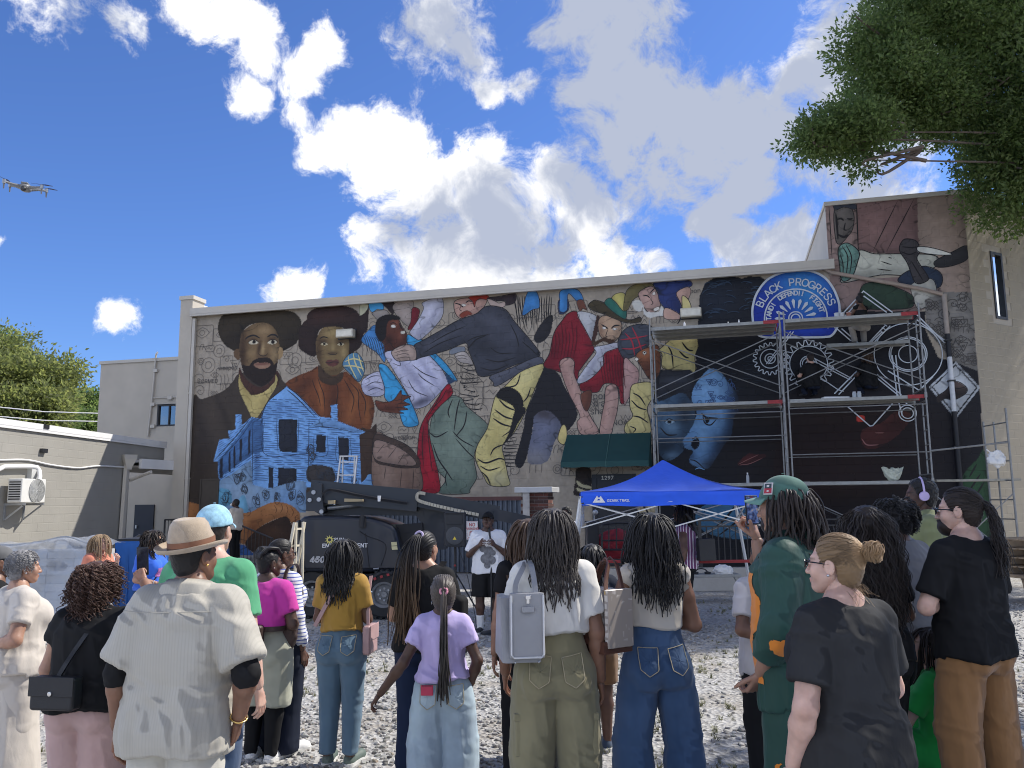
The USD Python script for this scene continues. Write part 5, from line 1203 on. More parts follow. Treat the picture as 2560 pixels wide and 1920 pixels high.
# landing, steps and railing at the left
st_ = thing('concrete_stairs','concrete landing and steps by the grey door at the left end of the mural','stairs'); s0,s1,s2 = on_wall(408,1390,1.5)[0],on_wall(600,1390,1.5)[0],on_wall(672,1390,1.5)[0]
obj('landing',WX((s0,.01,0),(s1,1.5,.36)),M_CONC,st_)
for i,z in enumerate((.24,.12)):obj('step',WX((s1 + .002 + i * .3,.01,0),(s1 + .30 + i * .3,1.5,z)),M_CONC,st_)
sr = thing('stair_railing','dark steel stair railing with upright bars beside the painter at the left','railing'); W3 = lambda u,w,z:W(np.array(float(u)),np.array(float(z)),np.array(float(w)))
um_ = on_wall(565,1330,1.5)[0]
obj('rail',tube([W3(s0,.05,1.42),W3(s0,1.5,1.42),W3(um_,1.5,1.42),W3(s2 + .1,1.5,.9)],.025,6),M_DARK,sr); obj('rail',tube([W3(s0,.05,.46),W3(s0,1.5,.46),W3(um_,1.5,.46),W3(s2 + .1,1.5,.1)],.018,6),M_DARK,sr)
for u in np.arange(s0,s2 + .1,.115):
 f_ = max(0,(u - um_) / (s2 + .1 - um_)); obj('baluster',tube([W3(u,1.5,.46 - .36 * f_),W3(u,1.5,1.42 - .52 * f_)],.009,5,False),M_DARK,sr)
for w in np.arange(.2,1.45,.115):obj('baluster',tube([W3(s0,w,.46),W3(s0,w,1.42)],.009,5,False),M_DARK,sr)
for u in (s0,um_,s2 + .1):obj('post',tube([W3(u,1.5,.0),W3(u,1.5,1.42 if u < s2 else .92)],.026,6),M_DARK,sr)
# ---------------------------------------------------------------- ladders, sign, sound
def ladder(label,foot,top,w,rungs,m,spread=None,edge=False):
 t = thing('ladder',label,'ladder'); foot,top = np.array(foot,float),np.array(top,float); side = np.array([w * .1,w / 2,0]) if edge else np.array([w / 2,0,0])
 for s in (-1,1):obj('rail',bar(foot + side * s * 1.15,top + side * s,.035,.07,up=(0,1,0)),m,t)
 for k in range(rungs):f = (k + .6) / rungs; obj('rung',bar(foot + (top - foot) * f - side * (1.1 - .1 * f),foot + (top - foot) * f + side * (1.1 - .1 * f),.03,.03),m,t)
 if spread is not None:
  b = foot + np.array(spread)
  for s in (-1,1):obj('rear_leg',bar(b + side * s * .8,top + side * s * .7,.03,.05,up=(0,1,0)),m,t)
  if not edge:obj('top_cap',cbox(top + [0,.03,.015],(w * 1.1,.16,.03)),m,t)
M_ALUL = mat('ladder_alu',(.62,.62,.62),.4,.1,6,metal=.3)
a,b = at(846,1290,21.2),at(872,1142,21.2); ladder('white aluminium folding ladder standing in front of the painted blue house',(a[0],21.0,0),(b[0],21.2,b[2]),.42,9,M_ALUL,(.16,.55,0))
a,b = at(722,1440,12.9),at(745,1306,12.9); ladder('cream step ladder leaning at the left edge of the black boom lift',(a[0] - .06,12.8,0),(b[0],13.0,b[2]),.34,6,mat('ladder_cream',(.60,.54,.42),.5),(.22,.1,0),True)
sg = thing('parking_sign','white and red NO PARKING ANY TIME sign on the metal fence','sign'); c_ = on_wall(1180,1326,1.32);
obj('plate',xf(rbox((c_[0] - .155,1.30,c_[1] - .235),(c_[0] + .155,1.306,c_[1] + .235),.003),wallM()),mat('sign_white',(.72,.72,.70),.4),sg); M_SR = mat('sign_red',(.42,.05,.06),.5)
bo = Polygon([(-.14,-.22),(.14,-.22),(.14,.22),(-.14,.22)]); v2,f2 = flat(bo.difference(bo.buffer(-.008))); onsign = lambda v,o=1.3085:W(v[:,0] + c_[0],v[:,1] + c_[1],(v[:,2] if v.shape[1] > 2 else np.zeros(len(v))) + o); obj('border',(onsign(v2),f2),M_SR,sg)
for s,h,z in (('NO',.082,.105),('PARKING',.058,.015),('ANY',.050,-.065),('TIME',.050,-.135)):
 v,f = text(s,h,True); v = v - [(v[:,0].min() + v[:,0].max()) / 2,0,0] + [0,z,0]; obj('lettering',(onsign(v),f),M_SR,sg)
v2,f2 = flat(Polygon([(-.11,-.185),(-.07,-.165),(-.07,-.18),(.07,-.18),(.07,-.165),(.11,-.185),(.07,-.205),(.07,-.19),(-.07,-.19),(-.07,-.205)])); obj('arrow',(onsign(v2),f2),M_SR,sg)
ls = thing('loudspeaker','black loudspeaker on a pole stand left of the no parking sign','loudspeaker',(at(1138,1320,12.9)[0],12.9,0)); M_SPK = mat('speaker_black',(.022,.023,.026),.55,.15,30); zc = at(1138,1322,12.9)[2]
body = Polygon([(-.15,-.12),(.15,-.12),(.17,-.05),(.15,.10),(.11,.16),(-.11,.16),(-.15,.10),(-.17,-.05)]); v,f = prism(body.buffer(-.01).buffer(.01),zc - .27,zc + .25); obj('cabinet',(v * [1,1,1],f),M_SPK,ls,smooth=30)
g_ = mat('speaker_grille',(.06,.063,.068),.6,.2,60); obj('grille',move(lathe([(0,0),(.06,-.008),(.12,-.004),(.135,.0),(.135,.012)],24,'y'),(0,-.132,zc - .10)),g_,ls,smooth=40); obj('horn',rbox((-.115,-.128,zc + .07),(.115,-.121,zc + .215),.003),M_DARK,ls); obj('frame',[rbox((-.15,-.137,zc + .235),(.15,-.121,zc + .25),.004),rbox((-.15,-.137,zc - .265),(.15,-.121,zc - .25),.004)],M_SPK,ls)
v2,f2 = flat(Polygon([(-.028,0),(.028,0),(0,.05)])); obj('logo',(np.stack([v2[:,0],np.full(len(v2),-.1415),v2[:,1] + zc - .16],1),f2),mat('logo_yellow',(.7,.52,.05),.5),ls)
obj('pole',tube([(0,0,.35),(0,0,zc - .27)],.019,8),M_DARK,ls,smooth=50); obj('pole_sleeve',tube([(0,0,.30),(0,0,.86)],.025,8),M_DARK,ls,smooth=50); obj('knob',tube([(0,-.03,.86),(.0,-.07,.86)],.018,6),M_REDP,ls)
for k in range(3):a = k * 2.094 + .4; obj('leg',tube([(0,0,.75),(.45 * math.cos(a),.45 * math.sin(a),.02)],.012,6),M_DARK,ls);
cbl = spline([(.02,-.02,zc - .2),(.18,-.1,.75),(.30,-.2,.2),(.35,-.6,.02)],8); obj('cable',tube(cbl,.006,5),M_DARK,ls)
mx = at(1229,1586,11.76); mic = thing('microphone_stand','black microphone stand with round base in front of the speaking person','microphone stand',(mx[0],mx[1],gz(mx[0],mx[1]))); zm = at(1229,1330,11.76)[2]
obj('base',lathe([(0,.0),(.145,0),(.15,.012),(.13,.03),(.03,.05),(0,.05)],28),M_DARK,mic,smooth=40); obj('pole',tube([(0,0,.04),(0,0,zm - .10)],.011,8),M_DARK,mic,smooth=50); obj('clutch',tube([(0,0,.82),(0,0,.92)],.018,8),M_DARK,mic); obj('clip',tube([(0,0,zm - .11),(-.02,.05,zm - .03)],.014,6),M_DARK,mic)
mh = obj('microphone',tube([(-.01,-.02,zm - .10),(-.025,.06,zm),(-.03,.09,zm + .045)],[.012,.017,.02],8),M_DARK,mic,smooth=50); obj('grille',move(T(trimesh.creation.icosphere(2,.026)),(-.033,.105,zm + .065)),M_GALV,mh); obj('cable',tube(spline([(0,.0,zm - .12),(.06,.0,1.0),(.10,.02,.6),(.14,.0,.02),(.5,.25,.012)],8),.005,5),M_DARK,mic)
# ---------------------------------------------------------------- blue canopy with slanting legs
tent = thing('canopy_tent','bright blue pop up canopy with slanting pale legs','canopy',(at(1677,1240,11.24)[0] + .13,11.24 + 1.22,0),-.10)
M_BLUE = mat('canopy_blue',(.008,.10,.74),.55,.08,4,bump=.5,bscale=9,sheen=.2); M_LEG = mat('canopy_leg',(.66,.66,.64),.4,.05,5); he,ze,za,zv_ = 1.22,1.935,2.42,1.745
def tri_panel(a,b,c,n=14):
 rows = [np.array([(a * (1 - u) + b * u) * (1 - t) + c * t for u in np.linspace(0,1,n)]) - [0,0,.10 * math.sin(PI * t)] + np.array([[0,0,.012 * math.sin(9 * u + 4 * t) * (1 - t) - .02 * math.sin(PI * u) * math.sin(PI * t)] for u in np.linspace(0,1,n)]) for t in np.linspace(0,.99,n)]; return sheet(rows)
cs = [np.array([sx * he,sy * he,ze]) for sx,sy in ((-1,-1),(1,-1),(1,1),(-1,1))]; ap = np.array([0,0,za])
for i in range(4):
 a,b = cs[i],cs[(i + 1) % 4]; v,f = tri_panel(a,b,ap); obj('canopy_panel',(v,f),M_BLUE,tent,smooth=60)
 us = np.linspace(0,1,40); out = np.array([(a + b)[0] / 2,(a + b)[1] / 2,0]); out /= np.linalg.norm(out); top_ = np.array([a * (1 - u) + b * u for u in us]) + out * .004; rows = [top_ + [0,0,0],top_ + out * .02 + [0,0,-.03]]
 for k,t in enumerate((.35,.7,1.0)):rows.append(top_ + out[None] * (.014 + .013 * np.sin(us * 19 + k * 2.1)[:,None] * (1 if k else .6)) + np.stack([us * 0,us * 0,-(ze - zv_) * t + .010 * np.sin(us * 11 + 1)],1))
 obj('valance',sheet(rows),M_BLUE,tent,smooth=60)
for i in range(4):
 c = cs[i]; s = np.sign(c); foot = np.array([s[0] * 1.52,s[1] * 1.52,0]); topc = c - [0,0,.06]
 obj('leg',bar(foot,topc,.034),M_LEG,tent); obj('foot',cbox(foot + [0,0,.01],(.10,.10,.02)),M_DARK,tent); obj('corner_bracket',cbox(topc - [s[0] * .01,s[1] * .01,.05],(.06,.06,.10)),M_DARK,tent)
 d = cs[(i + 1) % 4]; m0 = topc - [0,0,.08]; m1 = d - [0,0,.14]; mid = (m0 + m1) / 2
 for p_,q_2 in ((m0,mid - [0,0,.34]),(mid - [0,0,.34],m1),(m0 - [0,0,.34],mid),(mid,m1 - [0,0,.34])):obj('truss_bar',bar(p_,q_2,.022,.016),M_LEG,tent)
obj('mast',tube([(0,0,1.75),(0,0,za - .02)],.018,8),M_LEG,tent)
lx = -he + .16; L1 = Polygon([(0,0),(.06,.095),(.085,.06),(.11,.09),(.17,0)]).difference(Polygon([(.055,.03),(.085,.055),(.11,.03)])); v2,f2 = flat(L1); yv = -he - .045
obj('logo',(np.stack([v2[:,0] + lx,np.full(len(v2),yv),v2[:,1] + zv_ + .045],1),f2),M_WHITE,tent); v,f = text('OZARK TRAIL',.034,True); obj('lettering',(np.stack([v[:,0] + lx + .19,yv - v[:,2] * .5,v[:,1] + zv_ + .055],1),f),M_WHITE,tent)
# red barrier ribbon tied between the legs
rb = thing('barrier_ribbon','red ribbon barrier strung low under the blue canopy','ribbon'); r0_,r1_ = at(1480,1403,12.6),at(1915,1402,12.2); pts_ = np.array([r0_ * (1 - t) + r1_ * t + [0,0,-.012 * math.sin(PI * t)] for t in np.linspace(0,1,12)]); obj('ribbon',sheet([pts_ + [0,0,.022],pts_ + [0,-.004,0],pts_ - [0,0,.022]]),M_REDP,rb); obj('knot',cbox(at(1708,1402,12.35),(.06,.05,.07)),M_REDP,rb)
# low work platform with things on it
wpl = thing('work_platform','low aluminium folding work platform on the gravel right of the canopy legs','work platform',(at(1790,1430,15.2)[0],15.2,0)); obj('deck',rbox((-.55,-.2,.45),(.40,.2,.50),.01),M_ALU,wpl)
for sx in (-.5,.36):
 for sy in (-.17,.17):obj('leg',bar((sx,sy,.45),(sx + (.26 if sx > 0 else -.2),sy * 1.25,0),.05,.03),M_ALU,wpl)
hd = thing('headphones','black headphones lying on the low work platform','headphones',(wpl.GetAttribute('xformOp:translate').Get()[0] - .28,15.1,.505)); obj('band',tube([(.11 * math.cos(a),.05,.02 + .10 * math.sin(a) * .7) for a in np.linspace(0,PI,12)],.012,6),M_DARK,hd)
for s in (-1,1):obj('ear_cup',lathe([(0,0),(.055,0),(.06,.03),(0,.045)],12,c=(s * .11,.02,0)),M_DARK,hd)
rg_ = thing('rag','crumpled white cloth on the low work platform','cloth',(wpl.GetAttribute('xformOp:translate').Get()[0] + .1,15.1,.50)); F2 = trimesh.creation.icosphere(3); v = np.asarray(F2.vertices); v = v * [.17,.11,.11] * (1 + .7 * (meshkit.fbm(v * 3,3,2)[:,None] - .5)); v[:,2] = np.maximum(v[:,2] + .05,0); obj('cloth',(v,np.asarray(F2.faces)),M_WHITE,rg_,smooth=True)
# ---------------------------------------------------------------- black boom lift
LD = 13.5
lift = thing('boom_lift','black self propelled boom lift with folded boom behind the crowd','boom lift'); M_LIFT = mat('lift_black',(.016,.018,.024),.38,.12,3,coat=.25,dirt=.1); M_LIFT2 = mat('lift_black_matt',(.012,.012,.014),.6,.2,5)
q = lambda x,y,d=LD:at(740 + x * .24108,1150 + y * .24108,d)
def slab(pts,d,t,r=.03):
 """an outline read in the picture at depth d, given thickness t behind it"""
 P_ = np.array([q(x,y,d) for x,y in pts]); poly = Polygon(P_[:,[0,2]]).buffer(0).buffer(-r).buffer(r,quad_segs=4); v,f = prism(poly,0,t); return np.stack([v[:,0],d + t - v[:,2],v[:,1]],1),f
def bevel_slab(pts,d,t,r=.06,b=.07):
 P_ = np.array([q(x,y,d) for x,y in pts]); poly = Polygon(P_[:,[0,2]]).buffer(0).buffer(-r).buffer(r,quad_segs=4); out = []
 ks = [(0,-b),(b * .3,-b * .3),(b,0),(t - b,0),(t,-b)]; ring = lambda o:np.array([(lambda g:g)(poly.buffer(o).exterior.interpolate(s,normalized=True).coords[0]) for s in np.linspace(0,1,73)])
 R = [np.stack([ring(o)[:,0],np.full(73,d + y),ring(o)[:,1]],1) for y,o in ks]; side = sheet(R); fr = flat(Polygon(ring(-b))); back = (np.stack([fr[0][:,0],np.full(len(fr[0]),d),fr[0][:,1]],1),fr[1])
 return [side,back]
v,f = join(bevel_slab([(25,640),(60,590),(140,575),(420,578),(760,600),(900,635),(990,670),(1040,720),(1075,880),(1110,1020),(1105,1165),(25,1165)],LD,1.5)); obj('cowl',(v,f),M_LIFT,lift,smooth=35)
obj('cowl_corner',join(bevel_slab([(-5,640),(28,620),(35,800),(80,990),(95,1165),(-5,1165)],LD - .02,1.3,.01,.02)),mat('lift_grey',(.07,.07,.065),.5,.2,5),lift,smooth=35)
obj('cowl_seam',[tube([q(720,760,LD - .004),q(760,1120,LD - .004)],.006,4),tube([q(60,1120,LD - .004),q(1080,1120,LD - .004)],.006,4),tube(spline([q(660,740,LD - .004),q(740,790,LD - .004),q(930,880,LD - .004),q(880,1100,LD - .004)],4),.006,4)],M_LIFT2,lift)
obj('exhaust',[tube([q(690,700,LD - .03),q(690,600,LD - .03),q(700,575,LD - .03)],.05,8)],M_LIFT2,lift,smooth=50); obj('handle',tube([q(800,1130,LD - .03),q(860,1125,LD - .03)],.012,5),M_GALV,lift)
obj('chassis',[slab([(90,1180),(1080,1180),(1060,1320),(960,1340),(120,1330)],LD + .15,1.1,.02)],M_LIFT2,lift); obj('axle',[tube([q(880,1430,LD + .05),q(880,1430,LD + 1.7)],.09,8),tube([q(190,1380,LD + .3),q(190,1380,LD + 1.7)],.09,8)],M_LIFT2,lift)
def wheel(c,r,wd):
 w = obj('wheel',move(lathe([(r * .55,0),(r * .9,.0),(r,.05),(r,wd - .05),(r * .9,wd),(r * .55,wd)],36,'y'),c),mat('tyre',(.020,.020,.021),.85,.2,12,bump=.3),lift,smooth=30)
 M_RIM = mat('rim_grey',(.22,.22,.22),.5,.2,8); obj('rim',move(lathe([(.0,.06),(r * .12,.05),(r * .13,.1),(r * .42,.11),(r * .46,.03),(r * .56,.0),(r * .58,.04)],30,'y'),c),M_RIM,w,smooth=30)
 for k in range(8):a = k * PI / 4; obj('lug',move(lathe([(0,-.02),(.018,-.02),(.018,.02)],6,'y'),np.array(c) + [r * .25 * math.cos(a),.09,r * .25 * math.sin(a)]),M_GALV,w)
 for k in range(26):a = k * 2 * PI / 26; obj('tread',move(rbox((-.022,.02,-.02),(.022,wd - .02,.02),.006,1),np.array(c) + [r * math.cos(a),0,r * math.sin(a)]),mat('tyre',(1,1,1)),w)
wz = q(900,1390)[2]; wheel((q(920,1390)[0],LD - .12,wz),wz - .01,.32); wz2 = q(190,1390)[2]; wheel((q(150,1390)[0],LD + .05,wz2),wz2 - .01,.32); wheel((q(920,1390)[0],LD + 1.35,wz),wz - .01,.32); wheel((q(150,1390)[0],LD + 1.35,wz2),wz2 - .01,.32)
obj('fender_stripe',[slab([(800 + i * 34,1225 - i * 11),(826 + i * 34,1212 - i * 9),(834 + i * 34,1236 - i * 9),(810 + i * 34,1250 - i * 11)],LD - .16,.02,.002) for i in range(5) if i % 2 == 0],M_REDP,lift)
obj('fender',[tube(spline([q(770,1290,LD - .10),q(830,1205,LD - .10),q(910,1170,LD - .10),q(1000,1185,LD - .10)],5),.035,6)],M_LIFT2,lift)
BDp = LD + .35
obj('boom',[bar(q(170,320,BDp),q(1270,420,BDp),.30,.36,up=(0,0,1))],M_LIFT,lift); obj('boom_section',bar(q(1230,395,BDp),q(2100,560,BDp),.24,.26),M_LIFT,lift); obj('boom_section',bar(q(2050,560,BDp - .1),q(2420,640,BDp - .1),.16,.18),M_LIFT,lift)
obj('boom_knuckle',slab([(185,228),(260,245),(270,400),(290,540),(235,560),(190,530),(105,530),(105,345),(180,300)],BDp - .25,.5,.01),M_LIFT,lift)
obj('pin',[move(lathe([(0,0),(.035,0),(.035,.03),(0,.03)],10,'y'),q(x,y,BDp - .29)) for x,y in ((180,335),(235,410),(140,415),(262,535))],M_GALV,lift)
obj('riser_arm',bar(q(300,515,BDp + .2),q(1330,525,BDp + .2),.22,.17),M_LIFT,lift); obj('riser_arm',slab([(1180,470),(1540,480),(1560,700),(1560,930),(1310,930),(1290,640),(1260,600)],BDp + .1,.35,.02),M_LIFT,lift); obj('riser_arm',[bar(q(1040,740,BDp + .1),q(1320,720,BDp + .1),.2,.22),bar(q(1080,880,BDp + .1),q(1330,870,BDp + .1),.24,.36)],M_LIFT2,lift)
obj('lift_cylinder',[tube([q(330,500,BDp - .02),q(720,450,BDp - .02)],.045,8),tube([q(700,455,BDp - .02),q(1080,430,BDp - .02)],.028,8)],M_GALV,lift,smooth=50); obj('valve_block',[slab([(330,420),(400,415),(400,455),(330,455)],BDp - .3,.1,.004),slab([(500,400),(690,405),(695,430),(500,435)],BDp - .3,.12,.004)],mat('valve_brass',(.34,.27,.16),.5),lift)
for k in range(3):obj('hydraulic_hose',tube(spline([q(270,350 + 8 * k,BDp - .30),q(330,305 + 6 * k,BDp - .32),q(430,310 + 8 * k,BDp - .32),q(640,355 + 9 * k,BDp - .3),q(860,395 + 9 * k,BDp - .3),q(1150,440 + 8 * k,BDp - .26)],6),.013,5),M_LIFT2,lift)
obj('hose_clamp',slab([(845,370),(880,370),(872,430),(848,430)],BDp - .34,.03,.003),M_WHITE,lift)
tr_ = spline([q(1340,350,BDp - .22),q(1280,342,BDp - .22),q(1255,375,BDp - .22),q(1275,420,BDp - .22),q(1400,460,BDp - .22),q(1640,515,BDp - .22),q(1900,570,BDp - .22)],14)
for i in range(0,len(tr_) - 2,2):obj('track_link',bar(tr_[i],tr_[i + 2] - (tr_[i + 2] - tr_[i]) * .15,.05,.065,up=(0,1,0)),mat('track_tan',(.46,.42,.33),.7,.2,20),lift)
M_DW = mat('decal_white',(.72,.72,.72),.5); M_DY = mat('decal_yellow',(.62,.56,.16),.5)
def onlift(s,x,y,h,m,bold=True,name='lettering',wide=1.0):v,f = text(s,h,bold); o = q(x,y,LD - .006); obj(name,(np.stack([v[:,0] * wide + o[0],o[1] - v[:,2],v[:,1] + o[2]],1),f),m,lift)
onlift('ENTERTAINMENT',268,910,.062,M_DW); onlift('SERVICES',330,962,.062,M_DW); onlift('SUN',392,838,.046,M_DW,wide=1.2)
c_ = q(348,828,LD - .008); sun_ = Point(0,0).buffer(.045).union(unary_union([Polygon([(.036 * math.cos(a),.036 * math.sin(a)),(.082 * math.cos(a + .32),.082 * math.sin(a + .32)),(.04 * math.cos(a + .55),.04 * math.sin(a + .55))]) for a in np.arange(0,2 * PI,PI / 5)])).difference(Point(0,0).buffer(.026)); v2,f2 = flat(sun_); obj('logo',(np.stack([v2[:,0] + c_[0],np.full(len(v2),c_[1]),v2[:,1] + c_[2]],1),f2),M_DY,lift)
from_ = text('450A',.082,True); v,f = from_; keep = v[f][:,:,2].max(1) < 1e-6; pol = unary_union([Polygon(v[t][:,:2]).buffer(2e-4) for t in f[keep]]).buffer(.003); ol_ = pol.difference(pol.buffer(-.007)); v2,f2 = flat(ol_); o_ = q(138,1060,LD - .008); obj('lettering',(np.stack([v2[:,0] * 1.1 + v2[:,1] * .18 + o_[0],np.full(len(v2),o_[1]),v2[:,1] + o_[2]],1),f2),M_DW,lift)
for x,y in ((985,852),(990,895)):obj('warning_label',slab([(x,y),(x + 58,y - 3),(x + 64,y + 34),(x + 6,y + 38)],LD - .03,.02,.001),mat('label_yellow',(.55,.50,.28),.6),lift)
obj('plate',[slab([(122,1185),(165,1185),(165,1228),(122,1228)],LD + .13,.015,.001),slab([(190,1185),(330,1180),(330,1212),(190,1215)],LD + .13,.015,.001)],mat('plate_grey',(.25,.24,.23),.6,.6,40),lift)
# the basket at the boom's end
bk = lambda x,y,d:at(1240 + x * .2713,1050 + y * .2713,d);
for (d) in (14.2,15.0):
 obj('basket_rail',[tube(spline([bk(975,1200,d),bk(980,1000,d),bk(1010,960,d),bk(1210,950,d),bk(1245,1000,d),bk(1245,1200,d)],5),.02,6),tube([bk(975,1110,d),bk(1245,1110,d)],.016,6),tube([bk(975,1195,d),bk(1245,1195,d)],.02,6)],M_DARK,lift)
 for x in (1040,1110,1180):obj('basket_bar',tube([bk(x,955,d),bk(x,1195,d)],.012,5),M_DARK,lift)
for x,y in ((975,1000),(1245,1000),(975,1195),(1245,1195),(1110,955)):obj('basket_bar',tube([bk(x,y,14.2),bk(x,y,15.0)],.016,5),M_DARK,lift)
obj('control_box',[rbox(bk(840,940,14.3) - [.0,0,.45],bk(930,930,14.6),.02)],M_DARK,lift); obj('control_lever',[tube([bk(905,930,14.3),bk(905,860,14.3)],.012,5),move(T(trimesh.creation.icosphere(1,.05)),bk(915,852,14.3))],M_GALV,lift)
rc = thing('red_tarp','crumpled red cloth heap in the basket of the boom lift under the canopy','cloth'); o_ = bk(1140,1165,14.6); v = np.asarray(F2.vertices); v = v * [.46,.25,.28] * (1 + .8 * (meshkit.fbm(v * 2.2,3,5)[:,None] - .5)); v[:,2] = np.maximum(v[:,2],-.2); obj('cloth',(v + o_,np.asarray(F2.faces)),mat('red_cloth',(.26,.012,.02),.7),rc,smooth=True)
# ---------------------------------------------------------------- left corner of the yard
pile = thing('pallet_stack','stack of pale blocks and boards under the clear plastic sheet','stack',(-7.35,13.4,0)); k_ = 0
for z in np.arange(.02,1.12,.125):
 for x in np.arange(-1.95,.7,.42):
  obj('block',rbox((x + .004,-.45 + .01 * (k_ % 3),z),(x + .414,.02 * (k_ % 2),z + .12),.008,1),mat('pale_block_%d' % (k_ % 2),(.40 + .1 * (k_ % 2),.40 + .1 * (k_ % 2),.41 + .1 * (k_ % 2)),.8),pile); k_ += 1
M_SHEET = usdkit.material(stage,'/World/Looks/plastic_sheet',{'c':('texture_coordinate',{}),'n':('noise_texture',dict(scale=5.0,detail=5.0,distortion=1.0)),'b':('bump',dict(strength=.6,distance=.03)),'t':('transparent_bsdf',dict(color=(.88,.9,.93))),'d':('principled_bsdf',dict(base_color=(.36,.38,.41),roughness=.2,specular_ior_level=.8)),'r':('map_range',dict(from_min=.35,from_max=.7,to_min=.45,to_max=.85,clamp=True)),'x':('mix_closure',{})},[('c.object','n.vector'),('n.fac','b.height'),('b.normal','d.normal'),('n.fac','r.value'),('r.result','x.fac'),('t.BSDF','x.closure1'),('d.BSDF','x.closure2')],surface='x.closure')
ps = thing('plastic_sheet','crumpled clear plastic sheet draped over the stack at the left edge','plastic sheet',(-7.35,13.4,0)); nx_ = 60; X_ = np.linspace(-2.1,1.0,nx_); rows = []
for t in np.linspace(0,1,34):
 s = t * 2.6; y,z = (.35 - s,1.20) if s < .9 else (-.55 - (s - .9) * .16,1.20 - (s - .9));
 if s < .1:pass
 base = np.stack([X_ * (1 + .05 * t),np.full(nx_,y),np.full(nx_,max(z,.03))],1); fl = meshkit.fbm(np.stack([X_ * 2.2,np.full(nx_,s * 1.6),X_ * 0],1),4,6) - .5; fd = np.abs(meshkit.noise(np.stack([X_ * 3 + s * 2.2,X_ * .6 - s * 3,X_ * 0],1),3) * 2 - 1)
 base[:,1] -= (.16 * fl + .12 * (1 - fd)) * (1 if s > .9 else .2); base[:,2] += (.10 * fl + .05 * (1 - fd)) * (1 if s <= .95 else .1) + .10 * np.exp(-((X_ - .45) / .3) ** 2) * (s < .95); base[:,2] = np.maximum(base[:,2],.01); rows.append(base)
obj('sheet',sheet(rows),M_SHEET,ps,smooth=True); obj('fold_edge',tube(rows[10] + [0,-.01,.012],.012,5),M_SHEET,ps)
db = thing('dumpster','blue steel dumpster with black lid edge beside the plastic sheet','dumpster',(at(318,1420,14.2)[0] + .02,14.9,0),.06); UsdGeom.Xformable(db).AddScaleOp().Set(Gf.Vec3f(.30,.8,.95)); M_DB = mat('dumpster_blue',(.015,.10,.36),.45,.15,3,dirt=.2); prof = Polygon([(-.75,.12),(-.62,0),(.62,0),(.75,.12),(.82,1.05),(.45,1.28),(-.82,1.28)])
v,f = prism([(x,z) for x,z in prof.exterior.coords[:-1]],-.55,.95); v = v[:,[2,0,1]] - [.45,0,0]; obj('bin',(v,f),M_DB,db,smooth=20); obj('lid',[bar((-.98,-.83,1.12),(-.98,.5,1.34),.06),bar((.48,-.83,1.12),(.48,.5,1.34),.06),cbox((-.25,-.15,1.30),(1.46,1.3,.04))],M_DARK,db); obj('rib',[cbox((x,-.79,.6),(.06,.04,.9)) for x in (-.7,-.25,.2)],M_DB,db); obj('fork_pocket',[cbox((.55,-.2,.7),(.09,1.0,.16))],M_DARK,db)
bl = thing('bollard','yellow steel bollard at the end of the dumpster','bollard',(at(350,1420,15.2)[0],15.2,0)); obj('post',lathe([(.09,0),(.09,.98),(.07,1.05),(0,1.08)],16),mat('yellow_paint',(.72,.50,.05),.5,.1,5,dirt=.2),bl,smooth=40); obj('base',lathe([(.16,0),(.16,.02),(.09,.04)],16),M_CONC,bl)
# pallets at the right edge
for k in range(4):
 pl = thing('wooden_pallet',('lowest wooden pallet of the stack at the right edge','second wooden pallet from the ground at the right edge','third wooden pallet from the ground at the right edge','topmost wooden pallet of the stack at the right edge')[k],'pallet',(at(2545,1320,14.6)[0] + .25,14.6,.52 + .15 * k),.2 + .03 * k)
 for i in range(7):obj('board',rbox((-.6,-.5 + i * .15,.11),(.6,-.41 + i * .15,.132),.003,1),mat('pallet_wood',(.30,.22,.14),.85,.3,7),pl)
 for y in (-.45,0,.42):obj('bearer',rbox((-.58,y - .04,.0),(.58,y + .04,.108),.004,1),mat('pallet_wood',(1,1,1)),pl)
tb = thing('sawhorse_table','low timber trestle carrying the pallet stack at the right edge','trestle',(at(2545,1320,14.6)[0] + .25,14.6,0),.2); obj('top',rbox((-.65,-.5,.46),(.65,.5,.515),.006),mat('pallet_wood',(1,1,1)),tb)
for sx in (-.55,.55):
 for sy in (-.4,.4):obj('leg',bar((sx,sy,0),(sx,sy * .8,.46),.07),mat('pallet_wood',(1,1,1)),tb)
pw = thing('plastic_wrap','white plastic wrap hanging over the pallets at the right edge','plastic sheet',(at(2545,1320,14.6)[0] + .2,14.02,.0)); rows = [np.stack([np.linspace(-.35,.4,16),-.08 + .05 * np.sin(np.linspace(0,9,16) + t * 3) * (t > 0),np.full(16,1.0 - t * .55)],1) for t in np.linspace(0,1,8)]; obj('sheet',sheet(rows),mat('wrap_white',(.7,.7,.7),.3),pw,smooth=True); obj('edge',tube(rows[0],.012,5),mat('wrap_white',(1,1,1)),pw)
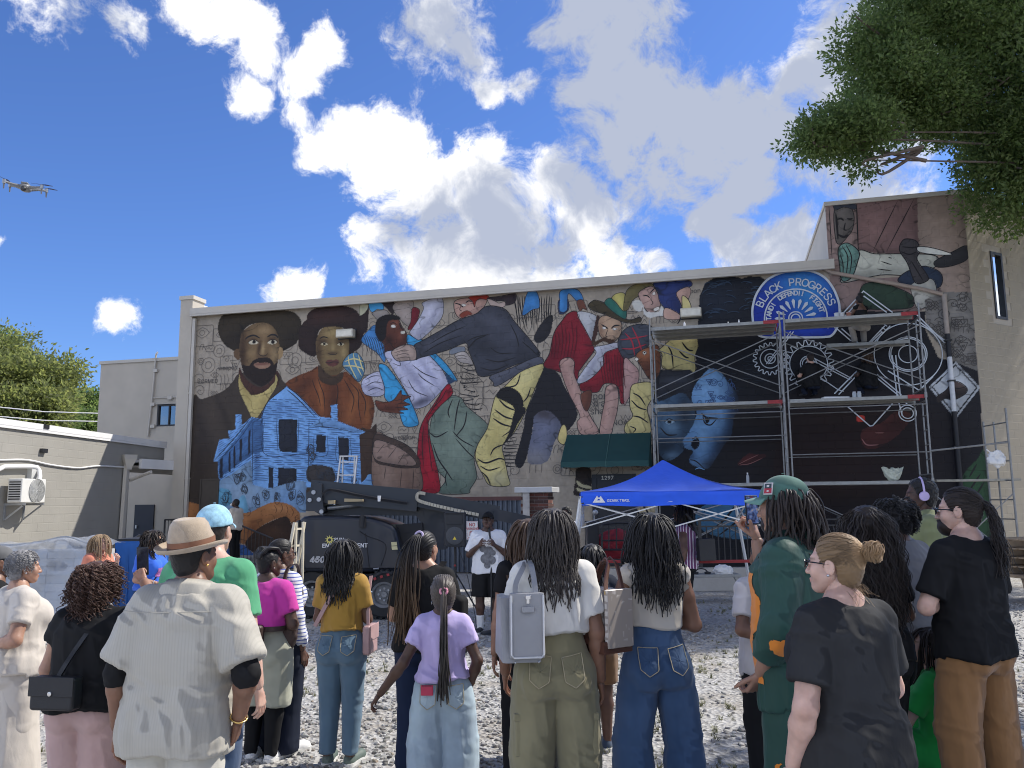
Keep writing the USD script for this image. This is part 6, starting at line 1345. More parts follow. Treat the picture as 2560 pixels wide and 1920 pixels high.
# ---------------------------------------------------------------- drone
dr = thing('drone','small grey camera drone hovering at the upper left','drone',at(64,470,9.9)); M_DR = mat('drone_grey',(.20,.20,.20),.45,.1,10); M_PROP = mat('drone_blade',(.03,.035,.09),.4)
Rd = rotz_ = np.array([[math.cos(.35),-math.sin(.35),0],[math.sin(.35),math.cos(.35),0],[0,0,1]]); tilt = np.array([[1,0,0],[0,math.cos(.12),-math.sin(.12)],[0,math.sin(.12),math.cos(.12)]]) @ np.array([[math.cos(.10),0,math.sin(.10)],[0,1,0],[-math.sin(.10),0,math.cos(.10)]]); RR_ = tilt @ Rd; dx = lambda m:(T(m)[0] @ RR_.T,T(m)[1])
hull = trimesh.creation.icosphere(3); v = np.asarray(hull.vertices); v = np.sign(v) * np.abs(v) ** .8 * [.065,.12,.048]; obj('body',dx((v,np.asarray(hull.faces))),M_DR,dr,smooth=True); obj('battery',dx(rbox((-.04,-.10,.035),(.04,.06,.058),.012)),M_DR,dr,smooth=30); g = obj('gimbal',dx(move(T(trimesh.creation.icosphere(2,.032)),(0,-.115,-.03))),M_DARK,dr,smooth=True); obj('lens',dx(move(lathe([(0,-.012),(.018,-.01),(.018,.0)],14,'y'),(0,-.142,-.032))),mat('lens_glass',(.05,.05,.06),.05),g)
for sx in (-1,1):
 for sy in (-1,1):
  e = np.array([sx * .205,sy * .155,.012 + (.02 if sy > 0 else 0)]); obj('arm',dx(tube([(sx * .05,sy * .07,.0),e * .6,e],[.022,.016,.014],8)),M_DR,dr,smooth=50); mt = obj('motor',dx(lathe([(0,-.02),(.02,-.02),(.02,.028),(0,.03)],12,c=e)),M_GALV,dr,smooth=40); obj('landing_leg',dx(tube([e - [0,0,.02],e - [0,-.01,.085]],[.012,.007],6)),M_DR,dr)
  a0 = .8 + sx * .9 + sy * 1.7
  for s in (1,-1):
   c_,s_ = math.cos(a0),math.sin(a0); bl_ = np.array([[0,-.008,0],[.04,-.018,.004],[.12,-.010,0],[.12,.002,-.002],[.04,.012,-.004],[0,.008,0]]) * [s,s,1]; bv = np.stack([bl_[:,0] * c_ - bl_[:,1] * s_,bl_[:,0] * s_ + bl_[:,1] * c_,bl_[:,2] + .035],1) + e; tt = np.vstack([bv,bv - [0,0,.003]]); ff = [[0,1,4],[0,4,5],[1,2,3],[1,3,4],[6,10,7],[6,11,10],[7,9,8],[7,10,9]] + [x for i in range(6) for x in ([i,6 + i,6 + (i + 1) % 6],[i,6 + (i + 1) % 6,(i + 1) % 6])]; obj('blade',dx((tt,np.array(ff))),M_PROP,dr)
# ---------------------------------------------------------------- trees
def leaf_material(name,a,b):
 n = {'o':('object_info',{}),'g':('geometry',{}),'ad':('math',dict(math_type='multiply_add',value2=.5)),'h2':('math',dict(math_type='multiply',value2=.5)),'r':('rgb_ramp',dict(ramp=[(0,a),(.6,tuple((np.array(a) + np.array(b)) / 2)),(1,b)])),'p':('principled_bsdf',dict(roughness=.5,specular_ior_level=.35)),'t':('translucent_bsdf',{}),'hs':('hsv',dict(saturation=1.15,value=2.1)),'x':('mix_closure',dict(fac=.60))}
 l = [('o.random','h2.value1'),('g.random_per_island','ad.value1'),('h2.value','ad.value3'),('ad.value','r.fac'),('r.color','p.base_color'),('r.color','hs.color'),('hs.color','t.color'),('p.BSDF','x.closure1'),('t.BSDF','x.closure2')]
 return usdkit.material(stage,'/World/Looks/' + name,n,l,surface='x.closure')
M_LEAF = leaf_material('leaf_green',(.085,.125,.045),(.27,.31,.13)); M_LEAF2 = leaf_material('leaf_olive',(.12,.14,.055),(.30,.30,.12)); M_BARK = mat('bark',(.13,.10,.08),.9,.35,5,bump=.8,bscale=18)
def sprig(k,n=26,size=.085,spread=.34):
 """a twig with pointed leaves"""
 r = np.random.default_rng(300 + k); V,Fs = [],[]
 for j in range(n):
  p = r.normal(0,1,3) * [1,1,.55]; p = p / np.linalg.norm(p) * spread * r.random() ** .5; d = p / np.linalg.norm(p) + r.normal(0,.5,3) + [0,0,-.35]; d /= np.linalg.norm(d); s = np.cross(d,r.normal(0,1,3)); s /= np.linalg.norm(s); L = size * r.uniform(.7,1.3); w = L * .24; nrm = np.cross(d,s); b = len(V)
  V += [p,p + d * L * .4 + s * w + nrm * .01,p + d * L,p + d * L * .4 - s * w + nrm * .01]; Fs += [[b,b + 1,b + 2],[b,b + 2,b + 3]]
 return np.array(V),np.array(Fs)
def tree(label,base,height,lobes,leaf,nl,seed,trunk_r=.25,fork=.45,sc=(.8,1.3),gaps=.45,limbs=True,ls=.085):
 t = thing('tree',label,'tree'); r = np.random.default_rng(seed); base = np.array(base,float); top = base + [0,0,height * fork]
 obj('trunk',tube(spline([base - [0,0,.2],base + [r.normal(0,.1),r.normal(0,.1),height * .2],top],5),np.interp(np.linspace(0,1,11),[0,.1,1],[trunk_r * 1.5,trunk_r,trunk_r * .7]),10),M_BARK,t,smooth=50)
 P,S = [],[]
 tot = sum(q[1] ** 2 for q in lobes)
 for c,R,fl in lobes:
  c = np.array(c,float)
  if limbs:
   m = (top + c) / 2 + [0,0,R * .15]; lb = spline([top - [0,0,height * .05],m + r.normal(0,.25,3),c],5); obj('limb',tube(lb,np.linspace(trunk_r * .14,.012,len(lb)),7),M_BARK,t,smooth=50)
   for k in range(4):
    e = c + r.normal(0,1,3) * R * .55 * [1,1,fl]; tw = spline([m * .3 + c * .7 + r.normal(0,.1,3),(c + e) / 2 + r.normal(0,.15,3),e],4); obj('branch',tube(tw,np.linspace(.045,.012,len(tw)),5),M_BARK,t)
  n = int(nl * R * R / tot); u = r.normal(size=(n,3)); u /= np.linalg.norm(u,axis=1,keepdims=True); rr = R * r.random(n) ** .45; p = c + u * rr[:,None] * [1,1,fl]
  g = meshkit.fbm(p * (1.5 / max(R,.8)) + seed,3,seed); k = g > gaps - .12 * r.random(n); P.append(p[k]); S.append(r.uniform(*sc,k.sum()))
 P,S = np.vstack(P),np.concatenate(S); q = quats(len(P),r)
 instancer('crown',[(sprig(k,size=ls),leaf,False) for k in range(4)],P,q,S,r.integers(0,4,len(P)),t)
def seen(px,py,d):return at(px,py,d)
# the big one at the right: its crown hangs into the picture, the trunk stands outside it
k_ = 1.28
L_ = [(seen(x,y,d * k_),R * k_,f) for x,y,d,R,f in ((2330,40,13.5,1.25,.8),(2230,225,13.2,1.0,.7),(2120,330,13.0,.8,.55),(2330,270,13.6,.95,.7),(2480,200,13.8,1.5,.85),(2560,460,13.8,1.1,.9),(2600,20,14,1.9,.9),(2190,110,13.2,.75,.7),(2050,345,12.8,.5,.5),(2180,400,13.0,.40,.5),(2510,390,13.6,.85,.8),(2400,-150,13.8,1.5,.8),(2700,300,14.2,2.0,.9),(2760,-200,14.4,2.2,.9))] + [((15.2,19.0,10.6),2.2,.8),((17.2,20.5,11.4),2.3,.8),((13.2,17.6,8.6),1.6,.8),((12.0,17.2,10.0),1.6,.8)]
tree('large broad leaved tree hanging over the right corner of the building',(15.2,17.6,0),13,L_,M_LEAF,17000,41,.3,.74,(.75,1.15),.51,ls=.11)
# its neighbour outside the picture on the right, which dapples the crowd
tree('broad leaved tree outside the right edge that shades the crowd',(12.5,5.6,0),10,[((9.0,5.5,8.2),1.9,.6),((11.2,6.8,8.8),2.2,.6),((7.6,7.0,7.6),1.5,.55),((11.5,4.4,8.6),2.1,.6),((9.4,8.2,8.4),1.7,.6),((12.6,8.6,9.4),2.1,.7),((8.4,3.6,8.0),1.4,.6)],M_LEAF,2100,43,.3,.5,(.8,1.3),.53,ls=.13)
# the wood beyond the low roof at the left
for i,(x,y,d,R,lf) in enumerate(((-50,985,44,3.4,M_LEAF2),(45,1000,40,2.3,M_LEAF2),(110,1030,42,1.9,M_LEAF),(170,1050,48,1.7,M_LEAF),(225,1085,46,1.3,M_LEAF),(-30,915,52,3.2,M_LEAF),(100,1010,50,1.7,M_LEAF2),(10,1050,38,2.0,M_LEAF2),(240,1060,56,1.2,M_LEAF))):
 c = seen(x,y,d); r = np.random.default_rng(60 + i); lo = [(c + r.normal(0,.45,3) * R * [1,.6,.6],R * r.uniform(.5,.75),.85) for _ in range(5)] + [(c,R * .8,.9)]
 tree(('tall olive tree at the left picture edge beyond the low roof','rounded olive tree beyond the roof edge left of the bare shade line','low dark tree beyond the middle of the low roof','dark tree between the olive trees and the tall beige building','small dark tree touching the tall beige building','tallest dark tree at the far left, behind the olive one','olive tree in the middle of the wood at the left','low bushy olive tree just above the white roof edge','far small treetop at the edge of the tall beige building')[i],(c[0],c[1],0),c[2] + R,lo,lf,1500,70 + i,.3,.4,(1.5,2.6),.40,limbs=False,ls=.11)
for i,(y0,y1) in enumerate(((1024,1031),(1048,1051))):
 t = thing('power_line',('upper power line before the trees at the left','lower power line before the trees at the left')[i],'power line'); a,b = at(-60,y0 - 12,33),at(262,y1,36); obj('wire',tube([a,(a + b) / 2 - [0,0,.12],b + (b - a) * .4],.022,5),M_WHITE,t)
# ---------------------------------------------------------------- figures: fields of smooth solids turned into one skin
class Field:
 def __init__(s,lo,hi,h):
  s.lo,s.h = np.asarray(lo,float),h
  s.n = np.maximum(np.ceil((np.asarray(hi) - s.lo) / h).astype(int) + 1,4); s.d = np.full(s.n,0.25,np.float32)
 def _sub(s,lo,hi,pad):
  a = np.clip(np.floor((np.asarray(lo) - pad - s.lo) / s.h).astype(int),0,s.n - 1); b = np.clip(np.ceil((np.asarray(hi) + pad - s.lo) / s.h).astype(int) + 1,1,s.n)
  if np.any(b <= a):return None,None
  g = np.meshgrid(*[(s.lo[i] + s.h * np.arange(a[i],b[i])).astype(np.float32) for i in range(3)],indexing='ij',sparse=True)
  return tuple(slice(p,q) for p,q in zip(a,b)),g
 def put(s,fn,lo,hi,k=0.02,sub=False):
  sl,g = s._sub(lo,hi,0.05 + k)
  if sl is None:return
  d = fn(*g); o = s.d[sl]
  if sub:o_,d_ = -o,d; hh = np.maximum(k - np.abs(o_ - d_),0) / max(k,1e-6); s.d[sl] = -(np.minimum(o_,d_) - hh * hh * k * .25)
  else:hh = np.maximum(k - np.abs(o - d),0) / max(k,1e-6); s.d[sl] = np.minimum(o,d) - hh * hh * k * .25
 def cone(s,a,b,ra,rb,k=0.02,sub=False,cut=None):
  a,b = np.asarray(a,float),np.asarray(b,float); ab = b - a; L = max(ab @ ab,1e-9); r = max(ra,rb)
  def fn(x,y,z):
   t = np.clip(((x - a[0]) * ab[0] + (y - a[1]) * ab[1] + (z - a[2]) * ab[2]) / L,0,1)
   d = np.sqrt((x - a[0] - t * ab[0]) ** 2 + (y - a[1] - t * ab[1]) ** 2 + (z - a[2] - t * ab[2]) ** 2) - (ra + (rb - ra) * t)
   if cut is not None:d = np.maximum(d,(x - cut[0][0]) * cut[1][0] + (y - cut[0][1]) * cut[1][1] + (z - cut[0][2]) * cut[1][2])
   return d
  s.put(fn,np.minimum(a,b) - r,np.maximum(a,b) + r,k,sub)
 def ball(s,c,r,k=0.02,sub=False,rot=None):
  c,r = np.asarray(c,float),np.broadcast_to(np.asarray(r,float),(3,)); R = np.eye(3) if rot is None else rot
  def fn(x,y,z):
   p = [(x - c[0]) * R[0,i] + (y - c[1]) * R[1,i] + (z - c[2]) * R[2,i] for i in range(3)]
   k0 = np.sqrt(sum((p[i] / r[i]) ** 2 for i in range(3))); k1 = np.sqrt(sum((p[i] / r[i] ** 2) ** 2 for i in range(3)))
   return k0 * (k0 - 1) / np.maximum(k1,1e-6)
  m = r.max(); s.put(fn,c - m,c + m,k,sub)
 def trunk(s,zs,a,b,cx,cy,k=0.03,power=2.3,z0=None,z1=None):
  """stacked oval sections"""
  z0,z1 = zs[0] if z0 is None else z0,zs[-1] if z1 is None else z1
  def fn(x,y,z):
   zz = np.clip(z,zs[0],zs[-1]); A,B,X,Y = (np.interp(zz,zs,q).astype(np.float32) for q in (a,b,cx,cy))
   m = (np.abs((x - X) / A) ** power + np.abs((y - Y) / B) ** power) ** (1 / power)
   return np.maximum(np.maximum((m - 1) * np.minimum(A,B),z - z1),z0 - z)
  s.put(fn,(min(cx) - max(a),min(cy) - max(b),z0),(max(cx) + max(a),max(cy) + max(b),z1),k)
 def mesh(s):
  d = np.pad(s.d,1,constant_values=0.2); inside = d < 0
  c = np.zeros(np.array(d.shape) - 1,int)
  for o in np.ndindex(2,2,2):c += inside[o[0]:o[0] + c.shape[0],o[1]:o[1] + c.shape[1],o[2]:o[2] + c.shape[2]]
  cells = np.argwhere((c > 0) & (c < 8)); idx = -np.ones(c.shape,int); idx[tuple(cells.T)] = np.arange(len(cells))
  acc,cnt = np.zeros((len(cells),3)),np.zeros((len(cells),1))
  cor = list(np.ndindex(2,2,2)); val = {o:d[cells[:,0] + o[0],cells[:,1] + o[1],cells[:,2] + o[2]] for o in cor}
  for o in cor:
   for ax in range(3):
    if o[ax]:continue
    q = list(o); q[ax] = 1; q = tuple(q); va,vb = val[o],val[q]; m = (va < 0) != (vb < 0)
    t = np.where(m,va / np.where(np.abs(va - vb) < 1e-9,1,va - vb),0)
    p = np.tile(np.array(o,float),(len(cells),1)); p[:,ax] += t; acc += p * m[:,None]; cnt += m[:,None]
  v = (cells + acc / np.maximum(cnt,1) - 1) * s.h + s.lo; F = []
  for ax in range(3):
   e = [np.s_[:]] * 3; e2 = list(e); e[ax] = np.s_[:-1]; e2[ax] = np.s_[1:]
   A,B = inside[tuple(e)],inside[tuple(e2)]
   for flip in (False,True):
    p = np.argwhere((A & ~B) if not flip else (~A & B)); b1,b2 = [q for q in range(3) if q != ax]
    if ax == 1:b1,b2 = b2,b1
    ok = (p[:,b1] > 0) & (p[:,b2] > 0); p = p[ok]
    def cell(i,j):q = p.copy(); q[:,b1] -= i; q[:,b2] -= j; return idx[tuple(q.T)]
    f = np.stack([cell(1,1),cell(0,1),cell(0,0),cell(1,0)],1); F.append(f if not flip else f[:,::-1])
  F = np.vstack(F); F = F[(F >= 0).all(1)]
  return v,np.vstack([F[:,[0,1,2]],F[:,[0,2,3]]])
def normals(v,f):
 n = np.zeros_like(v); q = np.cross(v[f[:,1]] - v[f[:,0]],v[f[:,2]] - v[f[:,0]])
 for k in range(3):np.add.at(n,f[:,k],q)
 return n / np.maximum(np.linalg.norm(n,axis=1,keepdims=True),1e-12)
def relax(v,f,it=2,w=.5):
 e = np.vstack([f[:,[0,1]],f[:,[1,2]],f[:,[2,0]]])
 deg = np.bincount(e.ravel(),minlength=len(v))[:,None].astype(float); v = v.copy()
 for i in range(it):
  a = np.zeros_like(v); np.add.at(a,e[:,0],v[e[:,1]]); np.add.at(a,e[:,1],v[e[:,0]]); v += (w if i % 2 == 0 else -w * 1.03) * (a / np.maximum(deg,1) - v)
 return v
def biggest(v,f):
 """leave out crumbs"""
 from scipy.sparse import coo_matrix; from scipy.sparse.csgraph import connected_components
 e = np.vstack([f[:,[0,1]],f[:,[1,2]]]); n,lab = connected_components(coo_matrix((np.ones(len(e)),(e[:,0],e[:,1])),shape=(len(v),len(v))),directed=False)
 if n == 1:return v,f
 c = np.bincount(lab[f[:,0]],minlength=n); keep = c[lab[f[:,0]]] > 0.2 * c.max(); f = f[keep]; u,inv = np.unique(f,return_inverse=True); return v[u],inv.reshape(-1,3)
# a head, 0.23 high, looking along +y, middle of the skull at the origin
def make_head(male=True,h=0.0042):
 F = Field((-.10,-.13,-.15),(.10,.14,.14),h)
 F.ball((0,-.014,.036),(.075,.096,.082)); F.ball((0,.030,-.028),(.060,.066,.084),.03)
 F.ball((0,.066,-.090),(.030,.026,.024) if male else (.024,.024,.021),.03)
 for s in (-1,1):
  F.cone((s * .056,.002,-.045),(s * .022,.064,-.092),.018 if male else .014,.018,.03)
  F.ball((s * .042,.062,-.030),(.022,.022,.024),.03)
 F.cone((-.036,.078,.022),(.036,.078,.022),.013 if male else .010,.013 if male else .010,.02)
 for s in (-1,1):F.ball((s * .032,.105,.0),(.019,.018,.014),.014,sub=True)
 F.cone((0,.092,.006),(0,.112,-.036),.008,.0125,.012)
 for s in (-1,1):F.ball((s * .012,.102,-.038),(.0085,.011,.008),.008); F.ball((s * .007,.110,-.047),(.004,.006,.004),.004,sub=True)
 F.ball((0,.093,-.063),(.023,.012,.0065),.008); F.ball((0,.091,-.074),(.019,.012,.0075),.008); F.cone((-.020,.107,-.0685),(.020,.107,-.0685),.002,.002,.003,sub=True)
 for s in (-1,1):
  F.ball((s * .0775,-.006,-.006),(.009,.022,.033),.006); F.ball((s * .088,.0,-.004),(.006,.011,.018),.005,sub=True)
  F.ball((s * .032,.084,-.001),(.0135,.0125,.0125),.004)
 v,f = F.mesh(); v = relax(v,f,2); col = np.ones((len(v),3))
 lip = np.exp(-(((v[:,0]) / .021) ** 4 + ((v[:,2] + .0685) / .0125) ** 4)) * (v[:,1] > .085); col *= 1 - lip[:,None] * np.array([.12,.45,.42])
 eye = np.zeros(len(v)); brow = np.zeros(len(v))
 for s in (-1,1):
  e = ((v[:,0] - s * .032) / .0125) ** 2 + ((v[:,2]) / .0052) ** 2 < 1; e &= v[:,1] > .084; col[e] = (2.6,3.0,3.2)
  i = ((v[:,0] - s * .032) / .0052) ** 2 + ((v[:,2]) / .0056) ** 2 < 1; i &= v[:,1] > .084; col[i] = (.12,.1,.1)
  b = np.exp(-(((v[:,0] - s * .033) / .021) ** 4 + ((v[:,2] - .019 - .1 * (.03 - abs(v[:,0] - s * .033))) / .0045) ** 4)) * (v[:,1] > .06); col *= 1 - .75 * b[:,None]
 return v,f,col
HEADS = {True:make_head(True),False:make_head(False)}
# a right hand along +x, back of the hand up (+z), thumb towards +y; left hands are mirrored
def make_hand(curl,thumb=.4,spread=1.0,h=0.0036):
 F = Field((-.03,-.075,-.10),(.20,.085,.04),h); ks = [(.088,.030),(.092,.010),(.087,-.011),(.078,-.029)]
 F.cone((-.02,0,0),(.02,0,0),.021,.020,.02)
 for x,y in ks:F.cone((.01,y * .55,0),(x,y,.001),.0135,.0105,.012)
 for i,((x,y),L) in enumerate(zip(ks,(.074,.082,.076,.060))):
  c = curl[i] if np.ndim(curl) else curl; p = np.array([x,y,0.0]); a = 0.0; r = .0088 if i < 3 else .0075
  for j,q in enumerate((.45,.30,.25)):
   a += c * (1.0,1.25,.9)[j]; n = p + L * q * np.array([math.cos(a),(.10 * (1.5 - i)) * spread * (j == 0),-math.sin(a)]); F.cone(p,n,r,r - .0008,.003); p,r = n,r - .0008
 p = np.array([.022,.024,-.006]); a = np.array([.72,.68,-.20]) if thumb < .8 else np.array([.75,.30,-.6]); r = .0125
 for j,L in enumerate((.040,.032,.026)):
  n = p + a / np.linalg.norm(a) * L; F.cone(p,n,r,r - .0018,.006); p,r = n,r - .0018; a = a + np.array([.18,-.30 * thumb,-.12 * thumb])
 v,f = F.mesh(); return relax(v,f,2),f
HANDS = {'relaxed':make_hand((.22,.28,.32,.36)),'grip':make_hand(1.05,.9),'flat':make_hand(.07,.3),'half':make_hand(.6,.7)}
BODY = dict(z=np.array([.455,.48,.51,.55,.585,.62,.66,.70,.745,.785,.815,.835,.86]),
   fa=np.array([.060,.090,.099,.096,.088,.078,.079,.084,.089,.086,.070,.046,.030]),fb=np.array([.048,.062,.070,.064,.058,.055,.057,.062,.068,.060,.048,.038,.031]),
   ma=np.array([.060,.086,.092,.092,.090,.088,.091,.097,.102,.100,.080,.052,.036]),mb=np.array([.048,.062,.066,.064,.062,.060,.063,.068,.070,.064,.052,.042,.036]),
   cy=np.array([.0,-.006,-.008,-.002,.002,.002,.0,-.002,.002,-.004,-.008,-.008,-.004]))
ARMS = {'down':((.035,-.012,-.168),(.012,.035,-.145)),'front':((.045,.0,-.165),(-.085,.105,.02)),'hold':((.04,.02,-.165),(-.06,.115,.075)),'phone':((.03,.07,-.145),(-.045,.06,.135)),
  'clasp':((.045,.0,-.165),(-.075,.11,-.03)),'cross':((.06,.03,-.16),(-.13,.055,.015)),'back':((.05,-.05,-.155),(-.10,-.035,-.02)),'bag':((.05,-.005,-.165),(-.02,.10,.09)),'pocket':((.07,-.03,-.16),(-.04,.05,-.125))}
M_SKIN = {}
def skin(name,rgb):
 if name not in M_SKIN:
  n = {'c':('texture_coordinate',{}),'n':('noise_texture',dict(scale=14.0,detail=5.0)),'r':('rgb_ramp',dict(ramp=[(.3,tuple(np.array(rgb) * [.80,.76,.74])),(.7,tuple(np.array(rgb) * 1.16))])),'a':('attribute',dict(attribute='Col')),'m':('mix',dict(mix_type='multiply',fac=1.0)),
    'b':('noise_texture',dict(scale=260.0,detail=2.0)),'u':('bump',dict(strength=.12,distance=.004)),'p':('principled_bsdf',dict(roughness=.46,subsurface_weight=.12,subsurface_scale=.008,subsurface_radius=(1,.35,.2),specular_ior_level=.45))}
  M_SKIN[name] = usdkit.material(stage,'/World/Looks/skin_' + name,n,[('c.object','n.vector'),('c.object','b.vector'),('n.fac','r.fac'),('r.color','m.color1'),('a.color','m.color2'),('m.color','p.base_color'),('b.fac','u.height'),('u.normal','p.normal')],surface='p.BSDF')
 return M_SKIN[name]
SKINS = dict(deep=(.075,.040,.028),dark=(.115,.060,.040),brown=(.19,.098,.062),tan=(.36,.205,.14),fair=(.58,.37,.29))
def cloth(name,rgb,rough=.85,var=.08,stripes=None,weave=420,wrinkle=.35,sheen=.25,scale=5,fade=0.0,denim=False):
 key = 'cloth_' + name
 if key in _mats:return _mats[key]
 rgb = np.asarray(rgb,float); sheen = 0.0 if rgb.max() < .06 else sheen * .6
 n = {'c':('texture_coordinate',{}),'ms':('mapping',dict(scale=(1.0,1.0,.38))),'n':('noise_texture',dict(scale=scale,detail=6.0,roughness=.65)),'r':('rgb_ramp',dict(ramp=[(.3,tuple(rgb * (1 - var))),(.72,tuple(np.minimum(rgb * (1 + var),.92)))])),
   'w':('noise_texture',dict(scale=24.0,detail=3.0,distortion=.8)),'v':('noise_texture',dict(scale=weave,detail=1.0)),'wb':('bump',dict(strength=wrinkle * .7,distance=.010)),'vb':('bump',dict(strength=.18,distance=.002)),
   'p':('principled_bsdf',dict(roughness=rough,sheen_weight=sheen,sheen_roughness=.6,specular_ior_level=.25))}
 l = [('c.object',q + '.vector') for q in ('n','ms','v')] + [('ms.vector','w.vector')] + [('n.fac','r.fac'),('w.fac','wb.height'),('wb.normal','vb.normal'),('v.fac','vb.height'),('vb.normal','p.normal')]; out = 'r.color'
 if stripes:
  n['x'] = ('separate_xyz',{}); n['k'] = ('math',dict(math_type='multiply',value2=stripes[1])); n['fr'] = ('math',dict(math_type='fraction')); n['lt'] = ('math',dict(math_type='less_than',value2=stripes[2])); n['sm'] = ('mix',dict(color2=tuple(stripes[0])))
  l += [('c.object','x.vector'),('x.' + stripes[3],'k.value1'),('k.value','fr.value1'),('fr.value','lt.value1'),('lt.value','sm.fac'),(out,'sm.color1')]; out = 'sm.color'
 if fade:
  n['f'] = ('noise_texture',dict(scale=3.2,detail=3.0)); n['fm'] = ('map_range',dict(from_min=.45,from_max=.66,to_min=0.0,to_max=fade,clamp=True)); n['fx'] = ('mix',dict(color2=tuple(np.minimum(rgb * 1.9 + .03,.8)))); l += [('c.object','f.vector'),('f.fac','fm.value'),('fm.result','fx.fac'),(out,'fx.color1')]; out = 'fx.color'
 l.append((out,'p.base_color')); _mats[key] = usdkit.material(stage,'/World/Looks/' + key,n,l,surface='p.BSDF'); return _mats[key]
def hairmat(name,rgb,tip=None,rough=.5):
 key = 'hair_' + name
 if key not in _mats:
  rgb = np.asarray(rgb,float); tip = rgb * 1.6 if tip is None else np.asarray(tip,float)
  n = {'c':('geometry',{}),'i':('math',dict(math_type='multiply',value2=1.0)),'r':('rgb_ramp',dict(ramp=[(0,tuple(rgb * .7)),(.6,tuple(rgb)),(1,tuple(tip))])),'a':('attribute',dict(attribute='Col')),'m':('mix',dict(mix_type='multiply',fac=1.0)),'p':('principled_bsdf',dict(roughness=rough,specular_ior_level=.35,sheen_weight=.1))}
  _mats[key] = usdkit.material(stage,'/World/Looks/' + key,n,[('c.random_per_island','r.fac'),('r.color','m.color1'),('a.color','m.color2'),('m.color','p.base_color')],surface='p.BSDF')
 return _mats[key]
def fold(v,f,H,amp,seed,hem=0.0,seats=()):
 """drape: long folds that grow towards the hem, crumples at the seats (z, spread) of bending"""
 n = normals(v,f); z = v[:,2]
 a = meshkit.noise(np.stack([v[:,0] * 21 + z * 2.5,v[:,1] * 21,z * 2.2],1),seed); a = 1 - np.abs(2 * a - 1) * 1.6
 b = meshkit.noise(np.stack([v[:,0] * 7 - z * 6,v[:,1] * 9,z * 17 + v[:,0] * 8],1),seed + 7); b = 1 - np.abs(2 * b - 1) * 1.7
 c = meshkit.noise(np.stack([v[:,0] * 30,v[:,1] * 30,z * 22],1),seed + 3) - .5
 w = np.zeros(len(v))
 for s,sp in seats:w += np.exp(-((z - s * H) / (sp * H)) ** 2)
 top = v[:,2].max(); g = np.clip((top - z) / max(top - v[:,2].min(),.1),0,1) ** .7 * .75 + .25
 return v + n * (amp * (a * g * .85 + b * np.clip(w,0,1.2) * .75 + c * .16))[:,None]
def rotz(a):c,s = math.cos(a),math.sin(a); return np.array([[c,-s,0],[s,c,0],[0,0,1.]])
def rotx(a):c,s = math.cos(a),math.sin(a); return np.array([[1,0,0],[0,c,-s],[0,s,c]])
def roty(a):c,s = math.cos(a),math.sin(a); return np.array([[c,0,s],[0,1,0],[-s,0,c]])
